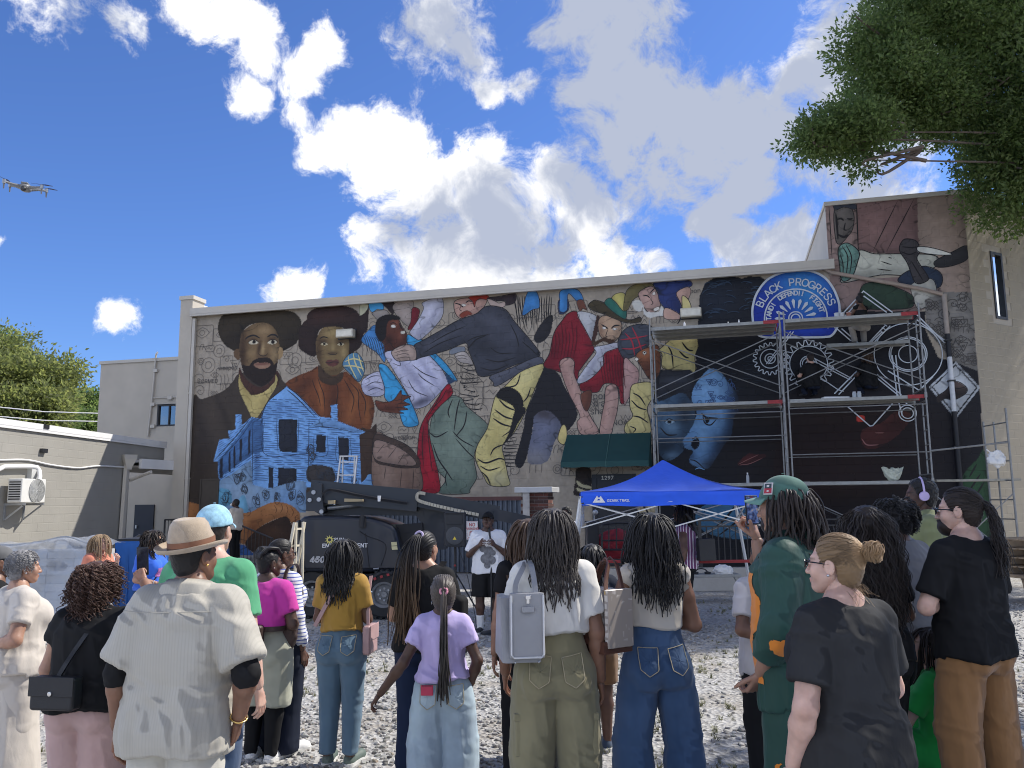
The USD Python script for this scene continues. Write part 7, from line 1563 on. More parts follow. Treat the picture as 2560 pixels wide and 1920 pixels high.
class Person:
 """one figure; local axes: +x its right hand side as it looks along +y"""
 def __init__(P,label,x,y,H,yaw=0.0,male=True,build=1.0,tone='dark',head=(0,0,0),arms=('down','down'),hands=('relaxed','relaxed'),palms=(None,None),stance=.055,stride=0.0,lean=(0,0),res=.012,z=0.0,legs=None,group=None,seat=None,belly=0.0,handdir=(None,None),hips=1.0,headscale=1.0):
  P.H,P.male,P.build,P.res,P.x,P.y,P.yaw,P.hips = H,male,build,res,x,y,yaw,hips
  P.ground = gz(x,y) if z == 0 else 0; P.loc = (x,y,P.ground + z)
  P.t = thing('person',label,'person',P.loc,yaw,group); P.tone = tone
  P.seed = int(abs(x * 131 + y * 57) * 10) % 997
  g = 1.0; P.lean = np.array([lean[0],lean[1]])
  P.sh = lambda z:P.lean * max(0.0,z - .52) ** 1.2 * 1.0
  sw = (.099 if male else .086) * (1 + (build - 1) * .5)
  P.hipz = .52 if seat is None else seat
  dz = P.hipz - .52; P.dz = dz
  sx,sy = P.sh(.81); P.neck = np.array([sx,sy - .004,.835 + dz]) * H
  P.shoulder = [np.array([s * sw + sx,sy - .008,.803 + dz]) * H for s in (1,-1)]
  P.elbow,P.wrist = [],[]
  for i,s in enumerate((1,-1)):
   a = ARMS[arms[i]] if isinstance(arms[i],str) else arms[i]; k = np.array([s,1,1])
   e = P.shoulder[i] + np.array(a[0]) * k * H + np.array([s * .02 * (build - 1) * H * 3,0,0]); P.elbow.append(e); P.wrist.append(e + np.array(a[1]) * k * H)
  P.hip = [np.array([s * .052 * (1 + (build * hips - 1) * .6),0,P.hipz - .005]) * H for s in (1,-1)]
  if legs is None:P.knee = [np.array([s * (stance * .95 + .004),.012 + s * stride * .5,.285]) * H for s in (1,-1)]; P.ankle = [np.array([s * stance,-.012 + s * stride,.042]) * H for s in (1,-1)]
  else:P.knee = [np.array(q) * H for q in legs[0]]; P.ankle = [np.array(q) * H for q in legs[1]]
  b = BODY; m = 'm' if male else 'f'; P.bz = (b['z'] + dz) * H; ww = 1 + (build - 1) * np.interp(b['z'],[.45,.55,.7,.8,.86],[.8,1,1,.75,.3])
  hh = 1 + (hips - 1) * np.exp(-((b['z'] - .51) / .06) ** 2)
  P.ba = b[m + 'a'] * ww * hh * H; P.bb = b[m + 'b'] * (1 + (ww - 1) * 1.15) * hh * H; s_ = np.array([P.sh(q) for q in b['z']]); P.bcx = s_[:,0] * H; P.bcy = (b['cy'] + s_[:,1] + belly * np.exp(-((b['z'] - .60) / .06) ** 2)) * H
  P.headc = P.neck + np.array([0,.014,.0935]) * H; P.hs = H * .1325 / .23 * headscale; P.HR = rotz(head[0]) @ rotx(head[1]) @ roty(head[2] if len(head) > 2 else 0)
  P.thick = (1 + (build - 1) * .8) * (1.0 if male else .93); P.hands,P.palms,P.handdir = hands,palms,handdir
  P.lo = np.min([P.knee[0],P.knee[1],P.ankle[0],P.ankle[1],*P.elbow,*P.wrist,P.shoulder[1],P.shoulder[0],[-.25,-.25,0]],0) - .17; P.hi = np.max([*P.knee,*P.ankle,*P.elbow,*P.wrist,*P.shoulder,[.25,.25,0],P.headc],0) + .17; P.lo[2] = min(P.lo[2],0)
  P._body()
 def HM(P,p):return P.headc + (np.asarray(p,float) * P.hs) @ P.HR.T
 def limbs(P,F,ease=0.0,arm=(0,2),leg=None,k=.02):
  H,t = P.H,P.thick
  for i in (0,1):
   S,E,Wr = P.shoulder[i],P.elbow[i],P.wrist[i]; r = [.032 * t * H,.0285 * t * H,.0245 * t * H,.0255 * t * H,.0175 * H * (1 + (t - 1) * .5)]
   F.cone(P.neck + np.array([(1,-1)[i] * .016,-.006,.022]) * H,S * .82 + P.neck * .18 - [0,0,.002 * H],.024 * H,.029 * t * H,.035); M = S + (E - S) * .45
   F.cone(S,M,r[0],r[1] * 1.02,k); F.cone(M,E,r[1] * 1.02,r[2],k); m = E + (Wr - E) * .3; F.cone(E,m,r[2],r[3],k); F.cone(m,Wr,r[3],r[4],k)
 def _body(P):
  H = P.H; F = Field(P.lo,P.hi,P.res); F.trunk(P.bz,P.ba,P.bb,P.bcx,P.bcy,.03); P.limbs(F)
  F.cone(P.neck - [0,.004 * H,.02 * H],P.HM((0,-.012,-.045)),(.036 if P.male else .0305) * H * (1 + (P.build - 1) * .5),(.034 if P.male else .029) * H,.025); F.cone(P.HM((0,-.02,0)),P.HM((0,.01,-.03)),.045 * P.hs / 1,.04 * P.hs,.02)
  for i in (0,1):P._leg(F,i,0.0)
  v,f = F.mesh(); v,f = biggest(v,f); hv,hf,hc = HEADS[P.male]
  parts = [(v,f),(P.HM(hv),hf)]; cols = [np.ones((len(v),3)),hc]
  for i,s in enumerate((1,-1)):
   d = P.wrist[i] - P.elbow[i] if P.handdir[i] is None else np.array(P.handdir[i],float) * [s,1,1]; d /= np.linalg.norm(d); pal = P.palms[i]
   up = np.array([s,0,.15]) if pal is None else -np.array(pal,float) * [s,1,1]
   up = up - d * (up @ d); up /= np.linalg.norm(up); yv = np.cross(up,d)
   hv2,hf2 = HANDS[P.hands[i]]; q = hv2 * H / 1.72 * (1.0 if P.male else .92) * (1 if s > 0 else np.array([1,-1,1])); w = P.wrist[i] + d * .012 * H + q[:,:1] * d + q[:,1:2] * yv + q[:,2:] * up
   parts.append((w,hf2 if s > 0 else hf2[:,::-1])); cols.append(np.ones((len(w),3)))
  P.body = obj('body',join(parts),skin(P.tone,SKINS[P.tone]),P.t,smooth=True,col=np.vstack(cols))
 def _leg(P,F,i,ease,prof=None,cut=None,k=.025):
  """prof: radii at hip, knee, calf, ankle as fractions of H"""
  H = P.H; t = 1 + (P.build * P.hips - 1) * .8; p = prof or (.054 * t,.033 * t,.035 * t,.0215); a,b,c = P.hip[i],P.knee[i],P.ankle[i]; m = b + (c - b) * .3
  F.cone(a,a + (b - a) * .5,p[0] * H,(p[0] * .45 + p[1] * .55) * H * 1.04,k,cut=cut); F.cone(a + (b - a) * .5,b,(p[0] * .45 + p[1] * .55) * H * 1.04,p[1] * H,k,cut=cut); F.cone(b,m,p[1] * H,p[2] * H,k,cut=cut); F.cone(m,c,p[2] * H,p[3] * H,k,cut=cut)
 def glutes(P,F,e=0.0):
  for s in (1,-1):F.ball(np.array([s * .046 * P.build * P.hips,-.036 * P.build,P.hipz - .025]) * P.H,np.array([.052,.046,.052]) * P.H * (1 + (P.build * P.hips - 1) * .6) + e,.03)
 def top(P,material,sleeve=.55,ease=.012,drape=.6,hem=.50,flare=0.0,amp=.010,name='shirt',neckz=.838,sleeve_ease=.012,sleeveflare=.010,res=.010,seats=((.60,.06),(.78,.03)),neckr=.05,label=None,front_drop=0.02):
  H = P.H; F = Field(P.lo,P.hi,res); z = P.bz; a0 = P.ba; b0 = P.bb
  run = lambda q:np.maximum.accumulate(np.where(z > .80 * H + P.dz * H,0,q)[::-1])[::-1]
  a = np.maximum(a0,a0 * (1 - drape) + run(a0) * drape) + ease; b = np.maximum(b0,b0 * (1 - drape) + run(b0) * drape) + ease * 1.1
  hz = (hem + P.dz) * H; zz = np.concatenate([[hz - .05],z[z > hz - .04]]); g = lambda q:np.interp(zz,z,q)
  fl = flare * np.clip((.70 * H + P.dz * H - zz) / (.2 * H),0,1.6); A,B = g(a) + fl,g(b) + fl
  F.trunk(zz,A,B,g(P.bcx),g(P.bcy),.03,z0=hz,z1=(neckz + P.dz) * H)
  for s in (1,-1):
   if not P.male:F.ball(np.array([s * .044 + P.sh(.73)[0],.052 * P.build + P.sh(.73)[1],.725 + P.dz]) * H,np.array([.042,.036,.040]) * H * P.build + ease,.03)
  if hem < .585 and getattr(P,'under',None):
   pr,e2 = P.under
   for i in (0,1):P._leg(F,i,0,tuple(q + .010 / H for q in pr),(np.array([0,0,hz]),np.array([0,0,-1.])),.03)
   sl,G = F._sub((-.3,-.3,hz - .1),(.3,.3,hz),.1); F.d[sl] = np.maximum(F.d[sl],(hz - G[2]) + 0 * G[0] + 0 * G[1])
   zz2 = zz[zz < .66 * H + P.dz * H]; q = lambda v:np.interp(zz2,z,v); F.trunk(zz2,q(P.ba) + e2 + .012,q(P.bb) + e2 + .012,q(P.bcx),q(P.bcy),.03,z0=hz)
   for s in (1,-1):
    c = np.array([s * .046 * P.build * P.hips,-.036 * P.build,P.hipz - .025]) * H; rr = np.array([.052,.046,.052]) * H * (1 + (P.build * P.hips - 1) * .6) + e2 + .012
    F.cone(c + [0,0,.02],c + [0,0,.07 * H],rr[1],rr[1] * .9,.03,cut=(np.array([0,0,hz]),np.array([0,0,-1.])))
  for i in (0,1):
   S,E,Wr = P.shoulder[i],P.elbow[i],P.wrist[i]; t = P.thick; e = sleeve_ease; inn = S * [.35,1,1] + P.neck * [.65,0,0] + [0,0,.012 * H]
   F.cone(P.neck + np.array([(1,-1)[i] * .030,-.006,.004]) * H,S * .82 + P.neck * .18 - [0,0,.002 * H],.024 * H + e * .5,.029 * t * H + e * .8,.035); F.cone(S * .82 + P.neck * .18 - [0,0,.002 * H],S,.029 * t * H + e * .8,.033 * t * H + e * .7,.03)
   if sleeve <= 0:continue
   ends = [(S,E,min(sleeve,1.0),.032 * t * H + e,.027 * t * H + e + sleeveflare * (sleeve <= 1))]
   if sleeve > 1:ends.append((E,Wr,sleeve - 1,.028 * t * H + e,.020 * H + e))
   for (p,q,u,r0,r1) in ends:
    c = p + (q - p) * u; d = (q - p) / np.linalg.norm(q - p); F.cone(p,c + d * .03,r0,r1,.025,cut=(c,d))
  nc = P.neck + [0,.022 * H,.018 * H]; F.ball(nc,(neckr * .72 * H,neckr * .85 * H,.030 * H),.006,sub=True)
  v,f = F.mesh(); v,f = biggest(v,f); v = relax(v,f,2); v = fold(v,f,H,amp,P.seed,seats=tuple((s + P.dz,w) for s,w in seats)); low = np.clip((hz + .05 - v[:,2]) / .05,0,1) ** 2
  v[:,2] -= low * (.012 * np.sin(v[:,0] * 17 + P.seed) + front_drop * np.sign(v[:,1] - P.bcy[3]) * .5); P.shirt = obj(name,(v,f),material,P.t,smooth=True,label=label); P.shirt_field = F; return P.shirt
 def pants(P,material,prof=(.062,.045,.043,.038),length=1.0,amp=.006,waist=.60,ease=.006,name='trousers',res=.0105,seats=((.285,.05),(.46,.03),(.06,.035)),label=None,glute=True,rise=0.0):
  """length 1 = to the ankle, .5 = to the knee"""
  H = P.H; P.under = (tuple(q * (1 + (P.build * P.hips - 1) * .8) for q in prof),ease); F = Field(P.lo,P.hi,res); wz = (waist + P.dz) * H; k = P.bz < wz + .01; zz = np.append(P.bz[k],wz + .02) if k.sum() < len(k) else P.bz
  g = lambda q:np.interp(zz,P.bz,q); F.trunk(zz,g(P.ba) + ease,g(P.bb) + ease,g(P.bcx),g(P.bcy),.03,z1=wz)
  if glute:P.glutes(F,ease)
  B = P.build * P.hips
  for i in (0,1):
   pr = tuple(q * (1 + (B - 1) * .8) for q in prof); a,b,c = P.hip[i],P.knee[i],P.ankle[i] - [0,0,.012 * H]
   if length < 1:
    if length <= .5:e = a + (b - a) * (length / .5); d = (b - a)
    else:e = b + (c - b) * ((length - .5) / .5); d = (c - b)
    P._leg(F,i,0,pr,(e,d / np.linalg.norm(d)),.012)
   else:
    P._leg(F,i,0,pr,(c + [0,0,(rise - .012) * H],np.array([0,0,-1.])),.012)
  v,f = F.mesh(); v,f = biggest(v,f); v = relax(v,f,2); v = fold(v,f,H,amp,P.seed + 31,seats=seats); P.low = obj(name,(v,f),material,P.t,smooth=True,label=label); return P.low
 def gown(P,material,zs,a,b,name='skirt',amp=.012,res=.011,cy=None):
  H = P.H; F = Field((-.45,-.4,-.02),(.45,.4,.7 * H),res); F.trunk(np.array(zs) * H,np.array(a) * H,np.array(b) * H,np.zeros(len(zs)),np.zeros(len(zs)) if cy is None else np.array(cy) * H,.02); v,f = F.mesh(); v = relax(v,f,2); v = fold(v,f,H,amp,P.seed + 11,seats=((.56,.03),)); return obj(name,(v,f),material,P.t,smooth=True)
 def shoes(P,material,sole=None,size=1.0,turn=.15):
  H = P.H
  for i,s in enumerate((1,-1)):
   F = Field((-.08,-.12,-.01),(.08,.26,.16),.007 if P.res < .014 else .010); L = .155 * H * size
   F.cone((0,-.03,.035),(0,L * .55,.032),.036,.040,.02); F.cone((0,L * .5,.030),(0,L * .66,.026),.040,.034,.02); F.cone((0,-.015,.04),(0,-.01,.085),.036,.034,.02)
   v,f = F.mesh(); v[:,2] = np.maximum(v[:,2],.008); r = rotz(-s * turn); o = np.array([P.ankle[i][0],P.ankle[i][1] + .02,P.ankle[i][2] - .042 * H])
   sh = obj('shoe',(v @ r.T + o,f),material,P.t,smooth=True)
   if sole is not None:
    c = LineString([(0,-.03),(0,L * .64)]).buffer(.043); q,g = prism(c,.0,.024); obj('sole',(q @ r.T + o,g),sole,sh)
 # -------- hair: strands hang from the scalp and lie on the head, neck and shoulders
 def strand_set(P,starts,length,r,n=12,out=.012,wave=.004,wfreq=40,curl=0.0,clump=0,seed=0,sides=4,back=0.0,taper=.7,stiff=0.0,pull=None,spread=0.0):
  rg = np.random.default_rng(P.seed + seed); S,H = P.hs,P.H; up = np.array([0,0,1.]); E = np.array([.081,.102,.090]); c0 = np.array([0,-.014,.034]); res = []
  inv = P.HR
  for st in starts:
   q = np.array(st,float); L = length * rg.uniform(.82,1.12) if np.ndim(length) == 0 else rg.uniform(*length); step = L / n; pts = [P.headc + inv @ ((c0 + q * E) * S)]; lift = out * rg.uniform(.5,1.6); ph = rg.uniform(0,6.28,2); nq = q / np.linalg.norm(q); tg = np.array([0,0,-1.]) + nq * nq[2] + np.array([nq[0],nq[1] - .08,0]) * (.35 if nq[2] < .75 else 3.0); dirn = inv @ (nq * .18 + tg + np.array([0,back,0])); dirn /= np.linalg.norm(dirn); spr = rg.normal(0,1,3) * spread
   for k in range(n):
    g = -up + spr + (0 if pull is None else np.array(pull) * (k / n)); w = min(1.0,.22 + .9 * k / n * (1 - stiff) + .12); dirn = dirn * (1 - w * .6) + g * w * .6; dirn /= np.linalg.norm(dirn); p = pts[-1] + dirn * step
    loc = (inv.T @ (p - P.headc)) / S - c0; m = np.linalg.norm(loc / E)
    if m < 1 + lift / .09:p = P.headc + inv @ ((c0 + loc / m * (1 + lift / .09)) * S)
    if p[2] < P.neck[2] + .02 * H:
     a,b = np.interp(p[2],P.bz,P.ba) + .036,np.interp(p[2],P.bz,P.bb) + .034 + .3 * lift; xx,yy = p[0] - np.interp(p[2],P.bz,P.bcx),p[1] - np.interp(p[2],P.bz,P.bcy); mm = math.hypot(xx / a,yy / b)
     if mm < 1:p = p + np.array([0,(-1 if yy < .02 else 1) * (math.sqrt(max(0,1 - min(1,(xx / a) ** 2))) * b - abs(yy)),0]) * .8
    else:
     nr = .047 * H * .62 + lift; dx,dy = p[0] - P.neck[0],p[1] - P.neck[1] - .006; mm = math.hypot(dx,dy)
     if mm < nr and p[2] < P.headc[2] - .05:p = p + np.array([dx,dy,0]) * (nr / max(mm,1e-4) - 1)
    pts.append(p)
   pts = np.array(pts); t = np.linspace(0,1,len(pts))
   if curl:tt = np.linspace(0,1,n * 4); pts = np.stack([np.interp(tt,t,pts[:,i]) for i in range(3)],1); t = tt; amp = curl * np.clip(t * 4,.2,1); pts += np.stack([np.cos(t * wfreq + ph[0]) * amp,np.sin(t * wfreq + ph[0]) * amp,np.sin(t * wfreq * .7 + ph[1]) * amp * .5],1)
   else:pts[:,0] += np.sin(t * wfreq * .25 + ph[0]) * wave * t; pts[:,1] += np.sin(t * wfreq * .25 + ph[1]) * wave * t
   rr = r * rg.uniform(.75,1.2) * (1 - (1 - taper) * t ** 3)
   if wave and not curl:rr = rr * (1 + .16 * np.sin(t * n * 6 + ph[0]))
   res.append(tube(pts,rr,sides))
  return res
 def scalp(P,n,seed=0,zmin=-.25,front=.62):
  """spots on the skull where hair grows: above the ears and behind the forehead line"""
  rg = np.random.default_rng(P.seed + 77 + seed); out = []; i = 0
  while len(out) < n:
   i += 1; z = rg.uniform(-.7,1); a = rg.uniform(0,2 * PI); q = np.array([math.sqrt(1 - z * z) * math.cos(a),math.sqrt(1 - z * z) * math.sin(a),z])
   if (q[1] > front and q[2] < .55) or q[2] > .955:continue
   if q[2] < zmin and q[1] > -.25:continue
   out.append(q)
  return out
 def cap(P,material,grow=.006,zlow=-.62,front=.045,noise=.004,scale=60,name='hair',h=.0055,extra=(),col=(1,1,1),streak=0):
  """a close cover of hair; extra = balls ((centre), (radii)) in head space"""
  F = Field((-.16,-.22,-.17),(.16,.14,.24),h); F.ball((0,-.016,.038),np.array([.0765,.098,.084]) + grow,.01); F.ball((0,-.045,-.02),np.array([.062,.058,.075]) + grow,.03)
  for c,r in extra:F.ball(c,r,.018)
  X,Y,Z = np.meshgrid(*[F.lo[i] + F.h * np.arange(F.n[i]) for i in range(3)],indexing='ij',sparse=True)
  line = (Y - front - .028 * np.clip((Z - .03) / .06,-1,1.5) + 0 * X); side = np.where((Z < .0) & (Y > -.028),np.minimum(.02 - Z,Y + .028),-.1) + 0 * X; low = (-.098 + .0 * X - Z + .0 * Y)
  F.d = np.maximum(F.d,np.maximum(np.maximum(line,side),low)).astype(np.float32); v,f = F.mesh(); v,f = biggest(v,f); v = relax(v,f,2); n = normals(v,f)
  q = meshkit.fbm(v * scale,3,P.seed) - .5 if not streak else (meshkit.noise(np.stack([np.arctan2(v[:,0],v[:,2] + .03) * streak,v[:,1] * 6,v[:,2] * 0],1),P.seed) - .5)
  v = v + n * (q * noise * 2)[:,None]; return P.HM(v),f
 def hair(P,meshes,material,col=None,name='hair',parent=None):
  v,f = join(meshes); P.hairprim = obj(name,(v,f),material,parent or P.t,smooth=True,col=np.ones((len(v),3)) if col is None else col(v)); return P.hairprim
 def on_head(P,name,meshes,material,smooth=40,label=None,parent=None):
  v,f = join(meshes); return obj(name,(P.HM(v),f),material,parent or P.t,smooth=smooth,label=label)
 def baseball_cap(P,material,brim=None,turn=0.0,fit=1.0,name='cap'):
  F = Field((-.12,-.14,-.03),(.12,.15,.17),.006); F.ball((0,-.012,.040),np.array([.088,.108,.098]) * fit,.01); X,Y,Z = np.meshgrid(*[F.lo[i] + F.h * np.arange(F.n[i]) for i in range(3)],indexing='ij',sparse=True); F.d = np.maximum(F.d,(.030 + .10 * (Y * 0 + np.clip(Y,-.2,.2)) - Z + 0 * X)).astype(np.float32)
  v,f = F.mesh(); v = relax(v,f,2); v = v + normals(v,f) * ((meshkit.noise(v * 22,P.seed) - .5) * .006)[:,None]; R = rotz(turn); c = obj(name,(P.HM(v @ R.T),f),material,P.t,smooth=True)
  th = np.linspace(-1.15,1.15,15); r0 = np.stack([np.sin(th) * .080,np.cos(th) * .098 - .012,np.full(15,.044)],1); rows = [r0 + np.stack([np.sin(th) * .012 * u,.082 * u * np.clip(np.cos(th * 1.15),0,1) ** .6,-.012 * u ** 2 - .022 * u * np.sin(th) ** 2],1) for u in np.linspace(0,1,6)]
  a = sheet(rows); b = sheet([q - [0,0,.005] for q in rows]); e = sheet([np.vstack(rows[-1:]),rows[-1] - [0,0,.005]]); v2,f2 = join([a,(b[0],b[1][:,::-1]),e]); obj('brim',(P.HM(v2 @ R.T * fit),f2),brim or material,c,smooth=40)
  bt = lathe([(.0,.004),(.007,.003),(.008,0)],10,c=(0,-.012,.139 * fit)); obj('button',(P.HM(bt[0]),bt[1]),material,c); return c
 def glasses(P,material,frame,dark=True):
  m = [];
  for s in (1,-1):
   o = spline([(s * .008,.113,.006),(s * .03,.116,.014),(s * .056,.104,.012),(s * .058,.100,-.006),(s * .04,.110,-.018),(s * .014,.114,-.012)],4,True); m.append(tube(np.vstack([o,o[:1]]),.0028,5))
   m.append(tube([(s * .058,.100,.008),(s * .078,.05,.008),(s * .081,-.01,.004),(s * .080,-.024,-.012)],.0028,5))
  m.append(tube([(-.009,.113,.006),(0,.117,.008),(.009,.113,.006)],.0025,5)); g = P.on_head('glasses',m,frame,60)
  for s in (1,-1):
   o = spline([(s * .008,.113,.006),(s * .03,.116,.014),(s * .056,.104,.012),(s * .058,.100,-.006),(s * .04,.110,-.018),(s * .014,.114,-.012)],4,True); c = o.mean(0); k = len(o); P.on_head('lens',[(np.vstack([o,c + [0,.004,0]]),np.stack([np.arange(k),(np.arange(k) + 1) % k,np.full(k,k)],1))],material,True,parent=g)
 def hoop(P,material,side=1,r=.022,w=.0022):
  a = np.linspace(0,2 * PI,17); P.on_head('earring',[tube(np.stack([np.full(17,side * .084),np.sin(a) * r - .006,np.cos(a) * r - .042 - r],1),w,5)],material,True)
 def stud(P,material,side=1):P.on_head('earring',[move(T(trimesh.creation.icosphere(1,.006)),(side * .088,-.004,-.038))],material,True)
 def world(P,p):return np.asarray(p,float) @ rotz(P.yaw).T + np.array(P.loc)
 def wrist_ring(P,i,material,name='bracelet',u=.9,r=.030,w=.003):
  c = P.elbow[i] + (P.wrist[i] - P.elbow[i]) * u; d = (P.wrist[i] - P.elbow[i]); d /= np.linalg.norm(d); x = np.cross(d,[.3,.2,1]); x /= np.linalg.norm(x); y = np.cross(d,x); a = np.linspace(0,2 * PI,19); obj(name,tube(c + r * (np.cos(a)[:,None] * x + np.sin(a)[:,None] * y),w,6),material,P.t,smooth=True)
 def hand_point(P,i,u=.09):
  s = (1,-1)[i]; d = P.wrist[i] - P.elbow[i] if P.handdir[i] is None else np.array(P.handdir[i],float) * [s,1,1]; return P.wrist[i] + d / np.linalg.norm(d) * u
# ---------------------------------------------------------------- the crowd
def px2x(px,d,py=1500):return float(at(px,py,d)[0])
TX,TY = px2x(1221,11.9),11.9
def facing(x,y,tx=TX,ty=TY):return math.atan2(-(tx - x),ty - y)
def person(label,px,d,H,yaw=None,**k):
 x = px2x(px,d); return Person(label,x,d,H,facing(x,d) if yaw is None else yaw,**k)
M_BLACK_HAIR = hairmat('black',(.011,.009,.009),(.035,.028,.025)); M_RED_BROWN = hairmat('brown_curl',(.09,.038,.022),(.34,.17,.085)); M_GREY_HAIR = hairmat('grey',(.30,.29,.29),(.62,.61,.60)); M_BLOND = hairmat('blond',(.30,.19,.095),(.60,.44,.24)); M_DKBROWN = hairmat('dark_brown',(.028,.017,.012),(.07,.045,.03)); M_LOCS = hairmat('greyed_locs',(.055,.044,.038),(.24,.20,.175)); M_GOLDLOCS = hairmat('golden_locs',(.10,.055,.03),(.30,.19,.10)); M_STRAW = hairmat('straw',(.42,.29,.17),(.62,.48,.32))
M_BLACKP = mat('black_plastic',(.012,.012,.013),.35,.1); M_GOLD = mat('gold',(.85,.58,.2),.25,.05,metal=1.0); M_SILVER = mat('silver',(.75,.75,.76),.25,.05,metal=1.0); M_LENS = mat('dark_lens',(.01,.01,.012),.08,.0,spec=.8)
BLACKTEE = cloth('black',(.009,.009,.010),var=.2); JEANS = cloth('indigo',(.030,.060,.125),fade=.30,wrinkle=.4); NAVYP = cloth('navy',(.010,.014,.028)); SHOE_W = mat('white_shoe',(.72,.71,.70),.6,.08); SHOE_D = mat('dark_shoe',(.02,.02,.022),.6); SOLE = mat('rubber_sole',(.62,.61,.58),.7)
def pocket(p,cx,cz,w,h,material,parent,tilt=0.0):
 """a patch pocket with its own edge, laid on the seat of the trousers"""
 V = np.array([[-w,h * .9],[w,h * 1.0],[w * .94,-h * .55],[0,-h],[-w * .94,-h * .55]]); pol = Polygon(V); g = [pol.exterior.interpolate(t,normalized=True).coords[0] for t in np.linspace(0,1,41)]
 from scipy.spatial import cKDTree
 m = p.low; pts = np.array(UsdGeom.Mesh(m).GetPointsAttr().Get()); back = pts[pts[:,1] < 0]; tr = cKDTree(back[:,[0,2]])
 def lay(x,z,o):
  q = np.array([cx + x * math.cos(tilt) - z * math.sin(tilt),cz + x * math.sin(tilt) + z * math.cos(tilt)]); dd,ii = tr.query(q,4); return [q[0],back[ii,1].min() - o,q[1]]
 ring = np.array([lay(x,z,.004) for x,z in g]); vs,fs,n = [],[],7
 grid = [np.array([lay(x * s,z * s,.0045) for x,z in g]) for s in (1,.8,.55,.3,.05)]; V2 = np.vstack(grid); k = len(g); i = (np.arange(4)[:,None] * k + np.arange(k - 1)[None]).ravel(); F2 = np.vstack([np.stack([i,i + 1,i + 1 + k],1),np.stack([i,i + 1 + k,i + k],1)])
 o = obj('pocket',(V2,F2),material,m,smooth=True); obj('stitching',tube(np.array([lay(x * .93,z * .93,.0065) for x,z in g]),.0022,4,False),mat('stitch',(.42,.36,.24),.8),m); return o
# 1 the man in the felt hat, close to the lens
p = person('heavy set person in tan felt hat and cream short sleeved shirt, seen from behind',456,3.78,1.69,-.12,male=True,build=1.10,tone='brown',lean=(.10,0),head=(-.35,.05),arms=('pocket',((.06,-.03,-.165),(.01,.03,-.14))),belly=.01)
p.pants(cloth('cream_trousers',(.50,.48,.42)),(.066,.055,.052,.05)); cream = cloth('cream_shirt',(.41,.385,.33),var=.05,weave=260,wrinkle=.3,stripes=((.385,.362,.31),75.0,.35,'x'))
p.top(cream,sleeve=.86,ease=.034,drape=.85,hem=.445,flare=.02,sleeve_ease=.028,sleeveflare=.018,amp=.016,neckr=.06,res=.009)
for i in (0,1):
 F = Field(p.lo,p.hi,.009); S,E,Wr = p.shoulder[i],p.elbow[i],p.wrist[i]; ra = .0285 * p.thick * p.H; F.cone(S + (E - S) * .6,E,ra + .010,ra * .9 + .009,.02); c = E + (Wr - E) * .20; d = (Wr - E) / np.linalg.norm(Wr - E); F.cone(E,c + d * .03,ra * .9 + .009,ra * .92 + .008,.02,cut=(c,d)); v,f = F.mesh(); v = relax(v,f,2); obj('undershirt_sleeve',(v + normals(v,f) * ((meshkit.noise(v * 40,4) - .5) * .008)[:,None],f),BLACKTEE,p.t,smooth=True)
col = [spline([(s * x,y,z) for x,y,z in ((.0,-.075,.025),(.055,-.066,.02),(.085,-.02,.0),(.075,.04,-.03))],5) for s in (1,-1)]
c0 = p.neck + [0,.015,.03]
for s in (1,-1):
 o = spline([(s * x,y,z) for x,y,z in ((-.012,-.086,.040),(.065,-.076,.036),(.102,-.020,.022),(.080,.060,-.01))],6); lo = o + np.array([[s * (.055 * u + .01),-.050 + .05 * u,-.066 - .012 * u] for u in np.linspace(0,1,len(o))]); mid = (o + lo) / 2 + [0,-.006,.010]; i_ = o * [.93,.9,1] - [0,0,.05]
 obj('collar',sheet([i_ + c0,o + c0,mid + c0,lo + c0]),cream,p.t,smooth=True)
obj('yoke_seam',tube(spline([(x,p.bcy[9] - (np.interp(1.345,p.bz,p.bb) + .052) * math.sqrt(max(.02,1 - (x / .30) ** 2)),1.345 + .012 * abs(x)) for x in np.linspace(-.2,.2,9)],3),.0018,4),mat('seam',(.40,.38,.33),.9),p.t)
p.hair([p.cap(M_BLACK_HAIR,.004,noise=.003,scale=120)],M_BLACK_HAIR); p.shoes(SHOE_D)
felt = mat('tan_felt',(.40,.315,.225),.95,.12,30,bump=.3,bscale=300,sheen=.4); th = np.linspace(0,2 * PI,49)
def hat_ring(rx,ry,z,lift=0.0,side=0.0):return np.stack([np.sin(th) * rx,np.cos(th) * ry - .008,z + lift * np.cos(th) ** 2 * np.sign(np.cos(th)) * -1 + side * np.sin(th) ** 2],1)
HR = rotx(.13); brim = sheet([hat_ring(.092,.112,.050),hat_ring(.112,.132,.040,.004,.004),hat_ring(.140,.164,.034,.012,.014),hat_ring(.148,.172,.046,.016,.022),hat_ring(.146,.170,.051,.016,.022)])
crown = [hat_ring(.092,.112,.050),hat_ring(.0915,.111,.085),hat_ring(.086,.104,.125),hat_ring(.077,.094,.158),hat_ring(.060,.076,.180),hat_ring(.040,.056,.182),hat_ring(.02,.030,.168),hat_ring(.001,.001,.164)]
for r in crown[2:]:
 pin = np.clip(r[:,1] / .1,0,1); r[:,0] *= 1 - .22 * pin; r[:,2] -= .018 * pin
hat = obj('hat',(p.HM(join([brim])[0] @ HR.T),join([brim])[1]),felt,p.t,smooth=True); cv,cf = sheet(crown); obj('crown',(p.HM(cv @ HR.T),cf),felt,hat,smooth=True)
